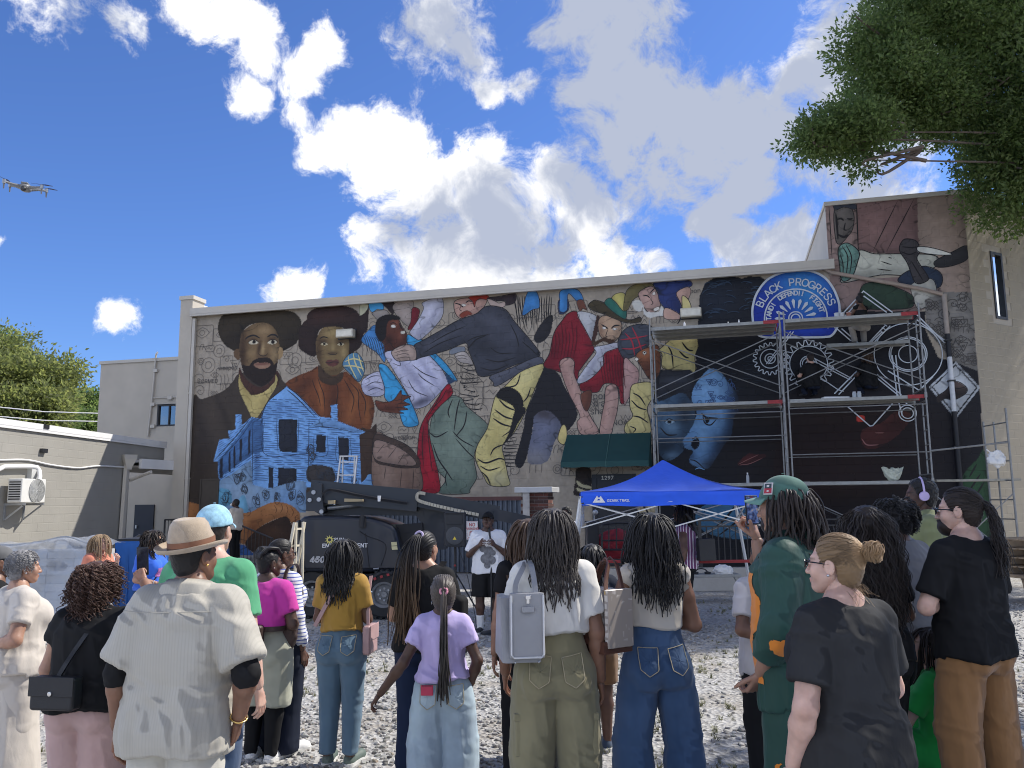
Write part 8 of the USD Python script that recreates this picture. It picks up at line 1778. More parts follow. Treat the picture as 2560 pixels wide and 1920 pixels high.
bd = sheet([hat_ring(.0935,.1135,.051),hat_ring(.0945,.1142,.062),hat_ring(.0938,.1132,.086)]); obj('band',(p.HM(bd[0] @ HR.T),bd[1]),mat('hat_band',(.22,.10,.055),.7,.2),hat,smooth=True); bd = sheet([hat_ring(.0955,.1155,.0505),hat_ring(.0962,.116,.056),hat_ring(.0956,.1152,.0615)]); obj('band_trim',(p.HM(bd[0] @ HR.T),bd[1]),mat('hat_trim',(.06,.03,.02),.6),hat,smooth=True)
p.wrist_ring(0,M_GOLD,u=.98,r=.036,w=.004); p.stud(M_GOLD,1)
# 2 the person with short grey hair, cream dress
p = person('person with short silver hair in long cream dress, one hand behind back',48,5.5,1.52,-.72,male=False,build=1.22,tone='tan',head=(-.1,.0),arms=('back','down'),hands=('relaxed','relaxed'),palms=((0,-1,-.2),None))
dress = cloth('cream_dress',(.54,.49,.43),var=.05); p.pants(dress,(.066,.06,.06,.06)); p.gown(dress,[.04,.3,.5,.56,.60],[.15,.128,.118,.105,.10],[.115,.095,.088,.075,.068],amp=.014); p.top(dress,sleeve=.62,ease=.02,drape=.8,hem=.50,amp=.010); p.shoes(SHOE_D)
p.hair([p.cap(M_GREY_HAIR,.010,noise=.008,scale=70)] + p.strand_set(p.scalp(420,1),(.025,.05),.0022,4,out=.008,curl=.004,wfreq=16,sides=3),M_GREY_HAIR); p.stud(M_SILVER,1); obj('necklace',tube([(p.neck + [math.sin(a) * .062,math.cos(a) * .066 + .012,.012 - .03 * math.cos(a)]) for a in np.linspace(0,2 * PI,25)],.0025,4),M_DARK,p.t)
# the one at the left edge in a cap
p = person('person in grey cap and dark shirt at the left edge of the crowd',-12,6.0,1.52,-.9,male=True,tone='brown',res=.013); p.pants(NAVYP); p.top(BLACKTEE); p.shoes(SHOE_D); p.baseball_cap(cloth('grey_cap',(.12,.12,.12))); p.hair([p.cap(M_BLACK_HAIR,.004)],M_BLACK_HAIR)
# 3 the person with brown curls, black top, holding up a phone
p = person('person with brown curly hair, black top and pink trousers raising one arm',240,4.5,1.49,-.12,male=False,build=1.28,tone='tan',head=(-.2,.1),arms=(((.10,.08,.012),(-.105,.05,.110)),((.045,.0,-.165),(-.03,.06,-.125))),hands=('grip','relaxed'),palms=((-.3,1,0),None))
p.pants(cloth('pink_trousers',(.50,.33,.30)),(.068,.060,.060,.062)); p.top(BLACKTEE,sleeve=.42,ease=.024,drape=.8,hem=.52,sleeveflare=.02,amp=.012); p.shoes(SHOE_D)
p.hair([p.cap(M_RED_BROWN,.022,zlow=-.9,noise=.012,scale=45)] + p.strand_set(p.scalp(620,2),(.07,.15),.0030,7,out=.030,curl=.010,wfreq=24,sides=3,spread=.25),M_RED_BROWN); p.wrist_ring(0,M_GOLD,u=.72,r=.030,w=.006); PHONE3 = p.world(p.hand_point(0,.09))
BAG3 = p.world([-.035,-.225,.89]); STRAP3 = [p.world(q) for q in ([.09,-.06,1.26],[.07,-.135,1.18],[.02,-.175,1.08],[-.0,-.21,1.02],[-.03,-.22,.96])]
# 4 green tee, pale blue cap
p = person('person in green tee and pale blue and white cap behind the felt hat',524,4.5,1.79,-.25,male=True,build=1.12,tone='fair',head=(.18,0),arms=('down','down')); p.pants(JEANS); p.top(cloth('green_tee',(.085,.34,.17)),sleeve=.72,ease=.022,hem=.47); p.shoes(SHOE_D); c = p.baseball_cap(cloth('pale_blue_cap',(.30,.52,.64),var=.35,scale=26),brim=cloth('pale_blue_brim',(.28,.47,.6)),turn=.0,fit=1.02)
F = Field((-.12,-.14,-.03),(.12,.15,.17),.006); F.ball((0,-.012,.041),np.array([.0895,.1095,.0995]) * 1.02,.01); X,Y,Z = np.meshgrid(*[F.lo[i] + F.h * np.arange(F.n[i]) for i in range(3)],indexing='ij',sparse=True); F.d = np.maximum(F.d,np.maximum(.05 - Z + .0 * X,-(Y - .045) + 0 * X - .02 * 0)).astype(np.float32); v,f = F.mesh(); obj('front_panel',(p.HM(v),f),cloth('white_cap_front',(.7,.71,.72)),c,smooth=True)
p.hair([p.cap(M_DKBROWN,.003)],M_DKBROWN)
# 5 magenta tee
p = person('person in magenta tee with black braids pinned up and brown belt bag',668,6.2,1.48,-.3,male=False,build=1.22,tone='deep',head=(-.45,.0),arms=('front','down')); kh = cloth('khaki_shorts',(.36,.36,.28)); p.pants(BLACKTEE,(.055,.036,.037,.024),name='leggings'); p.pants(kh,(.070,.062,.058,.05),length=.56,name='shorts',waist=.63); p.top(cloth('magenta_tee',(.50,.035,.30)),sleeve=.66,ease=.016,hem=.605); p.shoes(SHOE_W,SOLE)
tw = []
for k in range(7):
 a = np.linspace(-1.2,1.5,9); x0 = (k - 3) * .024; tw.append(move(tube(np.stack([x0 * np.cos(a * .6) + .006 * np.sin(a * 9 + k),-.016 + np.sin(-a) * .102,.04 + np.cos(a) * .092 + .004 * np.cos(a * 11)],1),.0145,6)))
b1 = [tube(np.stack([.05 * np.sin(a) * (1 - i * .2),-.07 - .02 * np.cos(a * 2),.075 + .035 * np.cos(a) + i * .012],1),.015,6) for i,a in enumerate([np.linspace(0,2 * PI,17)] * 3)]
v,f = join(tw + b1); p.hair([p.cap(M_BLACK_HAIR,.006),(p.HM(v),f)],M_BLACK_HAIR); p.stud(M_SILVER,1)
BELT5 = p
# 6 striped long sleeved shirt
p = person('person in blue and white striped long sleeved shirt and dark wide trousers',706,6.36,1.54,-.55,male=False,build=1.15,tone='dark',head=(-.35,.0),lean=(-.10,0),arms=('down','front')); p.pants(NAVYP,(.066,.052,.05,.06)); p.top(cloth('striped_shirt',(.68,.69,.72),stripes=((.10,.13,.38),38.0,.30,'z')),sleeve=1.9,ease=.016,hem=.52); p.shoes(SHOE_W,SOLE,1.1); p.hair([p.cap(M_BLACK_HAIR,.008,streak=40)],M_BLACK_HAIR); p.glasses(M_LENS,M_BLACKP); BAG6 = p
# 7 mustard top, locs
p = person('person in mustard top and blue skinny jeans with chin length black locs',856,6.08,1.55,-.12,male=False,build=.93,hips=1.16,tone='dark',head=(-.2,.1),arms=('hold','hold'),hands=('half','half'),stance=.052); jb = cloth('blue_grey_jeans',(.085,.145,.205),fade=.25); p.pants(jb,(.060,.043,.040,.032),waist=.625,rise=.035); p.top(cloth('mustard_tee',(.36,.205,.035)),sleeve=.66,ease=.016,hem=.588,drape=.5); p.shoes(mat('green_white_shoe',(.10,.13,.11),.6),SOLE,1.1)
for s in (-1,1):pocket(p,s * .085,.825,.052,.070,jb,p,s * .06)
p.hair([p.cap(M_BLACK_HAIR,.008)] + p.strand_set(p.scalp(290,3),(.22,.34),.0042,12,out=.012,wave=.012,sides=5),M_BLACK_HAIR); STRAP7 = p
# 8 black tee, very long golden braids
p = person('person in black tee with long golden brown braids in a high ponytail',1062,5.9,1.61,-.1,male=False,build=1.14,tone='tan',head=(-.35,.12),arms=('hold','hold'),hands=('half','half')); p.pants(cloth('dark_indigo',(.012,.022,.055)),(.066,.055,.052,.055)); p.top(BLACKTEE,sleeve=.72,ease=.02,hem=.50,drape=.8); p.shoes(SHOE_D)
rg = np.random.default_rng(8); st = [np.array([rg.normal(-.05,.10),-.55 + rg.normal(0,.05),.80 + rg.normal(0,.05)]) for _ in range(95)]
br = p.strand_set(st,(.62,.80),.0046,18,out=.022,wave=.010,sides=4,spread=.06)
def golden(v):t = np.clip((1.50 - v[:,2]) / .42,0,1)[:,None]; return 1 + t * np.array([11.0,7.6,3.4])
p.hair([p.cap(M_BLACK_HAIR,.008,streak=34),] + br,M_BLACK_HAIR,golden); p.on_head('hair_tie',[tube(np.stack([np.cos(th) * .032 - .004,-.075 + .012 * np.sin(th),.105 + .026 * np.sin(th)],1),.009,6)],mat('lilac_tie',(.5,.42,.6),.8),True); PURSE8 = p
# 9 girl in lavender
p = person('child in lavender tee and pale jeans with long black braided ponytail',1108,5.2,1.335,.02,headscale=1.14,male=False,build=1.02,tone='deep',head=(.05,.05),arms=('pocket',((.085,-.06,-.16),(.105,.02,-.135))),hands=('relaxed','half'),stance=.075); pj = cloth('pale_jeans',(.30,.38,.46),fade=.4,var=.15); p.pants(pj,(.078,.080,.080,.088),amp=.010,waist=.585); p.top(cloth('lavender_tee',(.50,.42,.72),var=.06),sleeve=.56,ease=.014,hem=.565,drape=.45); p.shoes(SHOE_W,SOLE)
for s in (-1,1):pocket(p,s * .083,.665,.052,.075,pj,p,s * .05)
rg = np.random.default_rng(9); st = [np.array([rg.normal(0.02,.06),-.9 + rg.normal(0,.04),.18 + rg.normal(0,.06)]) for _ in range(46)]; corn = []
for k in range(11):a = np.linspace(-.2,2.3,12); w = (k - 5) * .17; corn.append(tube(np.stack([np.sin(w) * .078 * np.sin(a * .75 + .85),.080 - a * .075,.034 + .092 * np.sin(a + .45) * math.cos(w * .8) + .004 * np.sin(a * 20 + k)],1),.0085,6))
v,f = join(corn); p.hair([p.cap(M_LOCS,.014,streak=44),(p.HM(v * 1.08),f)] + p.strand_set(st,(.52,.66),.0046,16,out=.02,wave=.006,sides=4,spread=.03),M_LOCS,lambda v:np.where(v[:,2:] > 1.12,1.7,.5) * np.ones((1,3))); p.on_head('hair_tie',[tube(np.stack([np.cos(th) * .024 + .004,-.122 + .008 * np.sin(th),.045 + .020 * np.sin(th)],1),.009,6)],mat('pink_tie',(.7,.28,.36),.8),True); p.hoop(M_SILVER,-1,.010)
PH9 = p.world([-.085,-.150,.715])
# 10 the speaker
p = person('person in white tee, black shorts and black cap speaking at the microphone',1221,11.9,1.66,PI - .05,male=True,build=1.12,tone='deep',head=(-.15,.22),arms=(((.05,.01,-.16),(-.085,.11,.075)),((.05,.01,-.16),(-.085,.11,.075))),hands=('half','half'),palms=((-1,0,.2),(-1,0,.2)),res=.013,stance=.07); p.pants(BLACKTEE,(.070,.066,.06,.06),length=.47,name='shorts'); tw_ = p.top(cloth('speaker_tee',(.74,.74,.76),var=.03),sleeve=.85,ease=.026,hem=.50,drape=.9,sleeveflare=.02); p.baseball_cap(BLACKTEE,turn=.0); p.shoes(SHOE_D,SOLE)
for i in (0,1):F = Field((-.2,-.2,-.02),(.2,.2,.4),.011); F.cone(p.ankle[i] - [0,0,.01],p.ankle[i] + (p.knee[i] - p.ankle[i]) * .38,.048,.056,.01); v,f = F.mesh(); obj('sock',(v,f),SHOE_W,p.t,smooth=True)
from scipy.spatial import cKDTree
def decal(prim,poly,off=.004,front=True,material=None,name='print',cx=0.0,res=.012):
 """flat print laid on the front (or back) of a garment"""
 pts = np.array(UsdGeom.Mesh(prim).GetPointsAttr().Get()); pts = pts[pts[:,1] > 0] if front else pts[pts[:,1] < 0]; tr = cKDTree(pts[:,[0,2]]); x0,y0,x1,y1 = poly.bounds
 gx_,gy_ = np.meshgrid(np.arange(x0,x1,res),np.arange(y0,y1,res)); cells = [shapely.box(a,b,a + res,b + res).intersection(poly) for a,b in zip(gx_.ravel(),gy_.ravel())]; V,Fc,n = [],[],0
 for c in cells:
  v2,f2 = flat(c)
  if len(f2):V.append(v2); Fc.append(f2 + n); n += len(v2)
 V = np.vstack(V); d,i = tr.query(V,5); y = (pts[i,1] / (d + .002)).sum(1) / (1 / (d + .002)).sum(1) + (off if front else -off); Fc = np.vstack(Fc)
 return obj(name,(np.stack([V[:,0],y,V[:,1]],1),Fc[:,::-1] if front else Fc),material,prim)
blot = unary_union([Point(x,z).buffer(r) for x,z,r in ((-.02,1.12,.07),(.06,1.16,.05),(-.06,1.0,.06),(.03,1.02,.065),(0,.93,.045),(-.08,1.1,.04))]); decal(tw_,blot,.005,True,mat('grey_print',(.16,.16,.17),.8,.5,22))
# 11 black top, golden locs, hoop
p = person('person in black top with golden brown locs and big hoop earring behind the white tee',1322,5.6,1.69,.1,male=False,build=1.0,tone='tan',head=(.35,.0),arms=('hold','down'),res=.013); p.pants(BLACKTEE,(.066,.05,.05,.05)); p.top(BLACKTEE,sleeve=.5,ease=.02,hem=.46,neckz=.80,neckr=.09); p.shoes(mat('red_shoe',(.4,.03,.04),.6),SOLE); p.hair([p.cap(M_GOLDLOCS,.008)] + p.strand_set(p.scalp(120,4),(.32,.42),.006,12,out=.014,wave=.012),M_GOLDLOCS); p.hoop(M_SILVER,-1,.036,.004)
# 12 white tee, grey locs, cargo trousers
p = person('person in white tee and olive cargo trousers with greyed shoulder length locs',1384,4.55,1.76,.03,male=False,build=1.06,hips=1.04,tone='brown',head=(.05,.06),arms=('down',((.055,.02,-.165),(.0,.07,-.135))),stance=.07); ol = cloth('olive_cargo',(.20,.18,.105),fade=.15); p.pants(ol,(.064,.060,.058,.060),amp=.010,waist=.655); p.top(cloth('white_tee',(.62,.60,.56),var=.03),sleeve=.70,ease=.020,hem=.632,drape=.75,amp=.012); p.shoes(SHOE_W,SOLE)
for s in (-1,1):
 pocket(p,s * .088,.935,.058,.085,ol,p,s * .10)
 k = np.array(p.knee[0 if s > 0 else 1]) + [s * .076,-.02,.10]; obj('cargo_pocket',rbox(k - [.018,.085,.10],k + [.018,.085,.10],.012),ol,p.low,smooth=40); obj('pocket_flap',rbox(k + [-.022,-.09,.075],k + [.022,.09,.115],.008),ol,p.low,smooth=40)
p.hair([p.cap(M_LOCS,.010)] + p.strand_set(p.scalp(400,5),(.25,.38),.0036,13,out=.014,wave=.012,sides=5),M_LOCS); TOTE12 = p
# 13 child in navy with brown shorts
p = person('young person in navy top and brown shorts with black locs, right of the white tee',1482,6.35,1.48,.06,male=False,build=1.0,tone='dark',head=(-.1,.12),arms=('hold','hold'),hands=('half','half'),res=.013); p.pants(cloth('brown_shorts',(.17,.085,.035)),(.066,.062,.06,.06),length=.42,name='shorts'); p.top(NAVYP,sleeve=.7,ease=.02,hem=.50); p.shoes(cloth('navy_canvas',(.05,.075,.12)),SOLE); p.hair([p.cap(M_BLACK_HAIR,.007)] + p.strand_set(p.scalp(90,6),(.20,.28),.006,10,out=.012,wave=.008),M_BLACK_HAIR)
# 14 cream top with frilled armholes, wide jeans
p = person('person in cream sleeveless frilled top and wide blue jeans with black locs',1636,4.8,1.73,.16,male=False,build=1.0,hips=1.04,tone='brown',head=(-.1,.08),arms=('front','cross'),stance=.085); jd = cloth('mid_blue_jeans',(.040,.082,.165),fade=.28); p.pants(jd,(.061,.058,.062,.074),amp=.009,waist=.65); cr = cloth('cream_top',(.56,.51,.44),var=.03,wrinkle=.2); p.top(cr,sleeve=.0,ease=.008,hem=.632,drape=.25,amp=.006)
for s in (-1,1):pocket(p,s * .086,.935,.056,.080,jd,p,s * .09)
for i,s in enumerate((1,-1)):
 S = p.shoulder[i]; a = np.linspace(0,2 * PI,41); R1,R2 = .066,.092; fr = lambda R,o:np.stack([np.full(41,S[0] + s * o) + s * .010 * np.sin(a * 9) * (R > .07),S[1] + np.cos(a) * R * .95,S[2] - .022 + np.sin(a) * R],1); obj('frill',sheet([fr(R1,-.012),fr(.078,.006),fr(R2,.018)]),cr,p.shirt,smooth=True)
p.hair([p.cap(M_BLACK_HAIR,.010)] + p.strand_set(p.scalp(380,7),(.28,.41),.0037,13,out=.018,wave=.012,sides=5,spread=.08),M_BLACK_HAIR); p.shoes(SHOE_D); BAG14 = p
# 15 striped sleeveless, far
p = person('person in purple and white striped sleeveless top standing by the blue canopy',1715,12.3,1.75,1.25,male=False,build=1.25,tone='dark',res=.015,head=(.1,.1)); p.pants(BLACKTEE,(.064,.05,.045,.045),res=.014); p.top(cloth('purple_stripe',(.16,.05,.14),stripes=((.66,.60,.66),26.0,.35,'y')),sleeve=.0,ease=.02,hem=.48,res=.013); p.shoes(SHOE_D); p.hair([p.cap(M_BLACK_HAIR,.016,streak=20)] + p.strand_set(p.scalp(90,8),(.2,.27),.008,8,out=.02,sides=4),M_BLACK_HAIR)
# 16 white tee, mostly hidden behind the green jacket
p = person('person in white tee and black trousers, mostly hidden by the green jacket',1915,5.4,1.55,.25,male=True,tone='brown',arms=('back','back'),res=.013); p.pants(BLACKTEE,(.064,.055,.05,.05)); p.top(cloth('offwhite_tee',(.56,.52,.51)),sleeve=.68,ease=.02,hem=.46); p.shoes(SHOE_D); p.hair([p.cap(M_BLACK_HAIR,.006)],M_BLACK_HAIR)
# 17 green jacket, cap, phone
p = person('person in dark green and orange track jacket and green cap filming with a phone',1980,4.15,1.91,1.0,male=True,build=1.06,tone='tan',head=(-.12,-.02),arms=(((.005,.096,-.134),(.008,.028,.160)),((.05,.0,-.160),(-.055,.065,-.115))),hands=('grip','half'),palms=((.0,1,.1),(0,0,1)),handdir=((-.1,.2,.97),None)); gj = cloth('dark_green',(.022,.068,.052),rough=.55,sheen=.1,wrinkle=.5); p.pants(gj,(.064,.058,.055,.05)); p.top(gj,sleeve=1.62,ease=.030,drape=.8,hem=.445,sleeve_ease=.026,amp=.014,neckz=.865,neckr=.055,name='jacket'); p.shoes(SHOE_W,SOLE)
orange = cloth('orange_panel',(.78,.25,.03),wrinkle=.3)
def shell_patch(prim,inside,material,off=.004,name='panel'):
 m = UsdGeom.Mesh(prim); v = np.array(m.GetPointsAttr().Get(),float); f = np.array(m.GetFaceVertexIndicesAttr().Get()).reshape(-1,3); n = normals(v,f); k = inside(v)[f].all(1); f = f[k]
 if not len(f):return
 u,inv = np.unique(f,return_inverse=True); return obj(name,(v[u] + n[u] * off,inv.reshape(-1,3)),material,prim,smooth=True)
wv_ = lambda v,a=.03:a * np.sin(v[:,2] * 21) + a * .5 * np.sin(v[:,2] * 47 + 1)
E1 = p.elbow[1]; shell_patch(p.shirt,lambda v:(np.abs(v[:,0] + .155 + wv_(v,.02)) < .050) & (v[:,2] < 1.46) & (v[:,2] > .95) & (v[:,1] > .0),orange); shell_patch(p.shirt,lambda v:(np.linalg.norm((v - (E1 + [0,-.02,-.01])) * [1,1,.8],axis=1) + wv_(v,.012) < .085),orange)
shell_patch(p.low,lambda v:(v[:,0] < -.08) & (np.abs(v[:,1] - .02 + .03 * np.sin(v[:,2] * 40)) < .016) & (v[:,2] < .62) & (v[:,2] > .3),orange)
c = p.baseball_cap(cloth('green_cap',(.055,.135,.108),wrinkle=.15),brim=cloth('green_brim',(.11,.23,.19),wrinkle=.05),fit=1.06)
bx = lambda m,o,R:(p.HM((np.asarray(m[0]) @ R.T) + o),m[1])
Rp = rotz(-.12) @ roty(-PI / 2 + .30); op = np.array([-.0975,.022,.082])
for nm,a,b,col in (('patch',(-.028,-.022,-.002),(.028,.022,.001),(.50,.47,.47)),('patch_field',(-.022,-.018,.0012),(.004,.018,.002),(.35,.03,.05)),('patch_crest',(.001,-.016,.0022),(.022,.016,.003),(.03,.05,.06)),('patch_star',(.006,-.006,.0032),(.016,.006,.004),(.55,.5,.48)),('patch_star',(-.016,-.005,.0022),(-.008,.005,.0032),(.55,.5,.48))):obj(nm,bx(rbox(a,b,.006,1),op,Rp),mat('patch_%d' % int(col[0] * 100),col,.8,.2,60),c)
obj('badge',bx(rbox((-.017,-.009,-.001),(.017,.009,.001),.0012),np.array([-.012,-.1265,.055]),rotx(PI / 2 + .12)),mat('badge_white',(.75,.75,.75),.6),c); obj('badge_mark',bx(join([box((-.013,-.006,.0011),(-.003,.006,.002)),box((.001,-.006,.0011),(.009,.006,.002))]),np.array([-.012,-.1268,.055]),rotx(PI / 2 + .12)),mat('badge_dark',(.03,.03,.05),.6),c)
p.hair([p.cap(M_DKBROWN,.007)] + p.strand_set([q for q in p.scalp(210,9) if q[2] < .55 and q[1] < .35],(.22,.34),.0060,11,out=.022,wave=.012,sides=5,spread=.12),M_DKBROWN)
bd_ = Field((-.1,-.02,-.15),(.1,.13,.0),.005); bd_.ball((0,.056,-.082),(.048,.052,.046),.01); bd_.ball((0,.09,-.052),(.026,.02,.006),.01); v,f = bd_.mesh(); k = v[f].mean(1)[:,2] < -.045; BEARD = (v,f); obj('beard',(p.HM(v),f),M_DKBROWN,p.t,smooth=True,col=np.ones((len(v),3)))
obj('zip',tube(spline([p.bcx[5] * 0 + np.array(q) for q in ((0,.185,.85),(0,.195,1.1),(0,.17,1.35))],4),.004,4),M_SILVER,p.shirt); PH17 = p
# 18 blonde bun, charcoal tee
p = person('person with blonde bun and dark sunglasses in charcoal tee, close at the right',2102,3.27,1.67,.42,male=False,build=1.17,tone='fair',head=(.42,.04),arms=(((.05,.02,-.165),(-.045,.10,-.10)),((.045,-.02,-.170),(-.01,.06,-.135))),res=.011); p.pants(JEANS,(.066,.055,.05,.05)); p.top(cloth('charcoal_tee',(.028,.028,.029),var=.12,wrinkle=.3),sleeve=.72,ease=.022,drape=.75,hem=.46,amp=.012,sleeveflare=.016,res=.009); p.shoes(SHOE_W,SOLE); p.glasses(M_LENS,M_BLACKP)
rg = np.random.default_rng(18); bun = []
bc = np.array([.0,-.150,.062])
for k in range(170):
 a = np.linspace(0,rg.uniform(3.5,6.2),18) + rg.uniform(0,6.28); R = rg.uniform(.022,.042); t = rg.uniform(-.9,.9); nrm = rg.normal(0,.35,3) + [0,1,.25]; nrm /= np.linalg.norm(nrm); x = np.cross(nrm,[0,.2,1]); x /= np.linalg.norm(x); y = np.cross(nrm,x); bun.append(tube(bc + R * (np.cos(a)[:,None] * x + np.sin(a)[:,None] * y) + nrm * (t * .026) * 1.0 + .003 * np.sin(a * 5)[:,None],.0016,3))
for k in range(300):
 q = p.scalp(1,500 + k,zmin=-.55,front=.70)[0]; E = np.array([.0835,.1055,.0925]); c_ = np.array([0,-.016,.036]); s0 = c_ + q * E; e0 = bc + [rg.normal(0,.008),.045,rg.normal(0,.008)]; t = np.linspace(0,1,11)[:,None]; l_ = s0 * (1 - t) + e0 * t; m_ = (l_ - c_) / E; mm = np.linalg.norm(m_,axis=1,keepdims=True); l_ = np.where(mm < 1.0,c_ + m_ / np.maximum(mm,.2) * E,l_); bun.append(tube(l_ + rg.normal(0,.0006,(11,3)),.0013,3))
for k in range(60):
 s0 = np.array([rg.uniform(-.06,.06),-.07 + rg.normal(0,.012),-.075 + rg.normal(0,.012)]); t = np.linspace(0,1,9)[:,None]; bun.append(tube(s0 + t * np.array([rg.normal(0,.02),-.03 + rg.normal(0,.02),-.035 + rg.normal(0,.03)]) + .006 * np.sin(t * 7 + k),.0008,3))
v,f = join(bun); p.hair([p.cap(M_BLOND,.004,streak=60,noise=.003),(p.HM(v),f)],M_BLOND,lambda v:np.where((np.linalg.norm(v - p.HM(bc),axis=1) < .08)[:,None],1.7,.95) * np.ones((1,3))); p.stud(M_SILVER,-1); p.wrist_ring(1,M_BLACKP,u=.97,r=.026,w=.002)
# 19 long dark curls
p = person('person with very long dark curly hair and gold hoop earring in black top',2180,5.0,1.75,.35,male=False,build=1.08,tone='brown',head=(.2,.0),res=.013,arms=('front','down')); p.pants(BLACKTEE); p.top(BLACKTEE,sleeve=.7); p.shoes(SHOE_D); p.hair([p.cap(M_DKBROWN,.018,noise=.012,scale=40)] + p.strand_set(p.scalp(520,10),(.32,.62),.0028,12,out=.014,curl=.008,wfreq=34,sides=3,spread=.08),M_DKBROWN); p.hoop(M_GOLD,-1,.024,.003)
# 20 grey shirt
p = person('person in grey collared shirt with short black twists, between long curls and ponytail',2268,5.6,1.78,.55,male=True,build=1.12,tone='dark',head=(.2,.02),lean=(-.06,.05),res=.013); p.pants(BLACKTEE); gs = cloth('grey_shirt',(.17,.17,.18)); p.top(gs,sleeve=.7,ease=.03,hem=.44,drape=.8,neckz=.85); p.shoes(SHOE_D); p.hair([p.cap(M_BLACK_HAIR,.016,noise=.012,scale=50)] + p.strand_set(p.scalp(260,11,zmin=.0),(.035,.06),.005,4,out=.03,curl=.006,wfreq=14),M_BLACK_HAIR)
# 21 olive shirt, lilac headphones
p = person('person in olive shirt with lilac headphones looking left, in front of the scaffold',2328,6.8,1.84,1.25,z=.12,male=False,build=1.05,tone='deep',head=(.1,.0),res=.014); p.pants(BLACKTEE); p.top(cloth('olive_shirt',(.20,.22,.105)),sleeve=1.8,ease=.03,hem=.46,neckz=.86); p.shoes(SHOE_D); p.hair([p.cap(M_BLACK_HAIR,.014,noise=.01)],M_BLACK_HAIR); hp_ = mat('lilac',(.52,.42,.66),.4)
p.on_head('headphones',[tube(np.stack([np.sin(a) * .100,np.full(21,-.006),.02 + np.cos(a) * .115],1),.008,6) for a in [np.linspace(-1.7,1.7,21)]] + [lathe([(0,-.012),(.034,-.012),(.038,0),(.034,.012),(0,.012)],14,'x',(s * .098,-.004,-.008)) for s in (1,-1)],hp_,50)
# 22 black tee, ponytail, brown trousers
p = person('tall bearded person in black tee and brown trousers with dark ponytail, arms folded',2424,4.85,1.86,.42,male=True,build=1.02,tone='fair',head=(.50,.0),arms=('cross','cross'),stance=.085,hands=('half','relaxed')); bt_ = cloth('brown_chino',(.27,.135,.050),wrinkle=.5); p.pants(bt_,(.066,.058,.055,.052),amp=.011,waist=.60); p.top(BLACKTEE,sleeve=.78,ease=.024,hem=.49,drape=.85,sleeveflare=.018); p.shoes(SHOE_D); p.glasses(M_LENS,M_BLACKP); obj('beard',(p.HM(BEARD[0] * [1.12,1.03,1.1] + [0,.004,.004]),BEARD[1]),M_DKBROWN,p.t,smooth=True,col=np.ones((len(BEARD[0]),3)))
rg = np.random.default_rng(22); st = [np.array([rg.normal(0,.12),-.95,.05 + rg.normal(0,.10)]) for _ in range(160)]; over = []
for k in range(160):
 q = p.scalp(1,800 + k,zmin=-.4,front=.62)[0]; E = np.array([.0845,.1065,.0935]); c_ = np.array([0,-.016,.036]); s0 = c_ + q * E; e0 = np.array([rg.normal(0,.010),-.125,.03 + rg.normal(0,.01)]); t = np.linspace(0,1,11)[:,None]; l_ = s0 * (1 - t) + e0 * t; m_ = (l_ - c_) / E; mm = np.linalg.norm(m_,axis=1,keepdims=True); l_ = np.where(mm < 1.02,c_ + m_ / np.maximum(mm,.2) * E * 1.02,l_); over.append(tube(l_,.0016,3))
v,f = join(over); p.hair([p.cap(M_DKBROWN,.006,streak=50),(p.HM(v),f)] + p.strand_set(st,(.26,.42),.0024,12,out=.03,curl=.007,wfreq=15,sides=3,spread=.10),M_DKBROWN)
# 23 the crouching one in green
p = person('crouching person in bright green tee and pale jeans behind the brown trousers',2340,5.2,1.55,.85,male=False,build=1.05,tone='fair',seat=.17,legs=([(.11,.24,.265),(-.11,.24,.235)],[(.09,.10,.045),(-.09,.12,.045)]),arms=(((.04,.09,-.15),(-.03,.13,.02)),((.04,.09,-.15),(-.03,.13,.02))),lean=(0,.12),res=.013,head=(.1,.15)); p.pants(cloth('light_jeans',(.24,.34,.46),fade=.3),(.066,.052,.045,.042)); p.top(cloth('bright_green',(.03,.42,.08)),sleeve=.7,ease=.018,hem=.47); p.shoes(SHOE_W,SOLE); p.hair([p.cap(M_DKBROWN,.010,streak=30)] + p.strand_set(p.scalp(110,12),(.22,.30),.005,10,out=.012),M_DKBROWN)
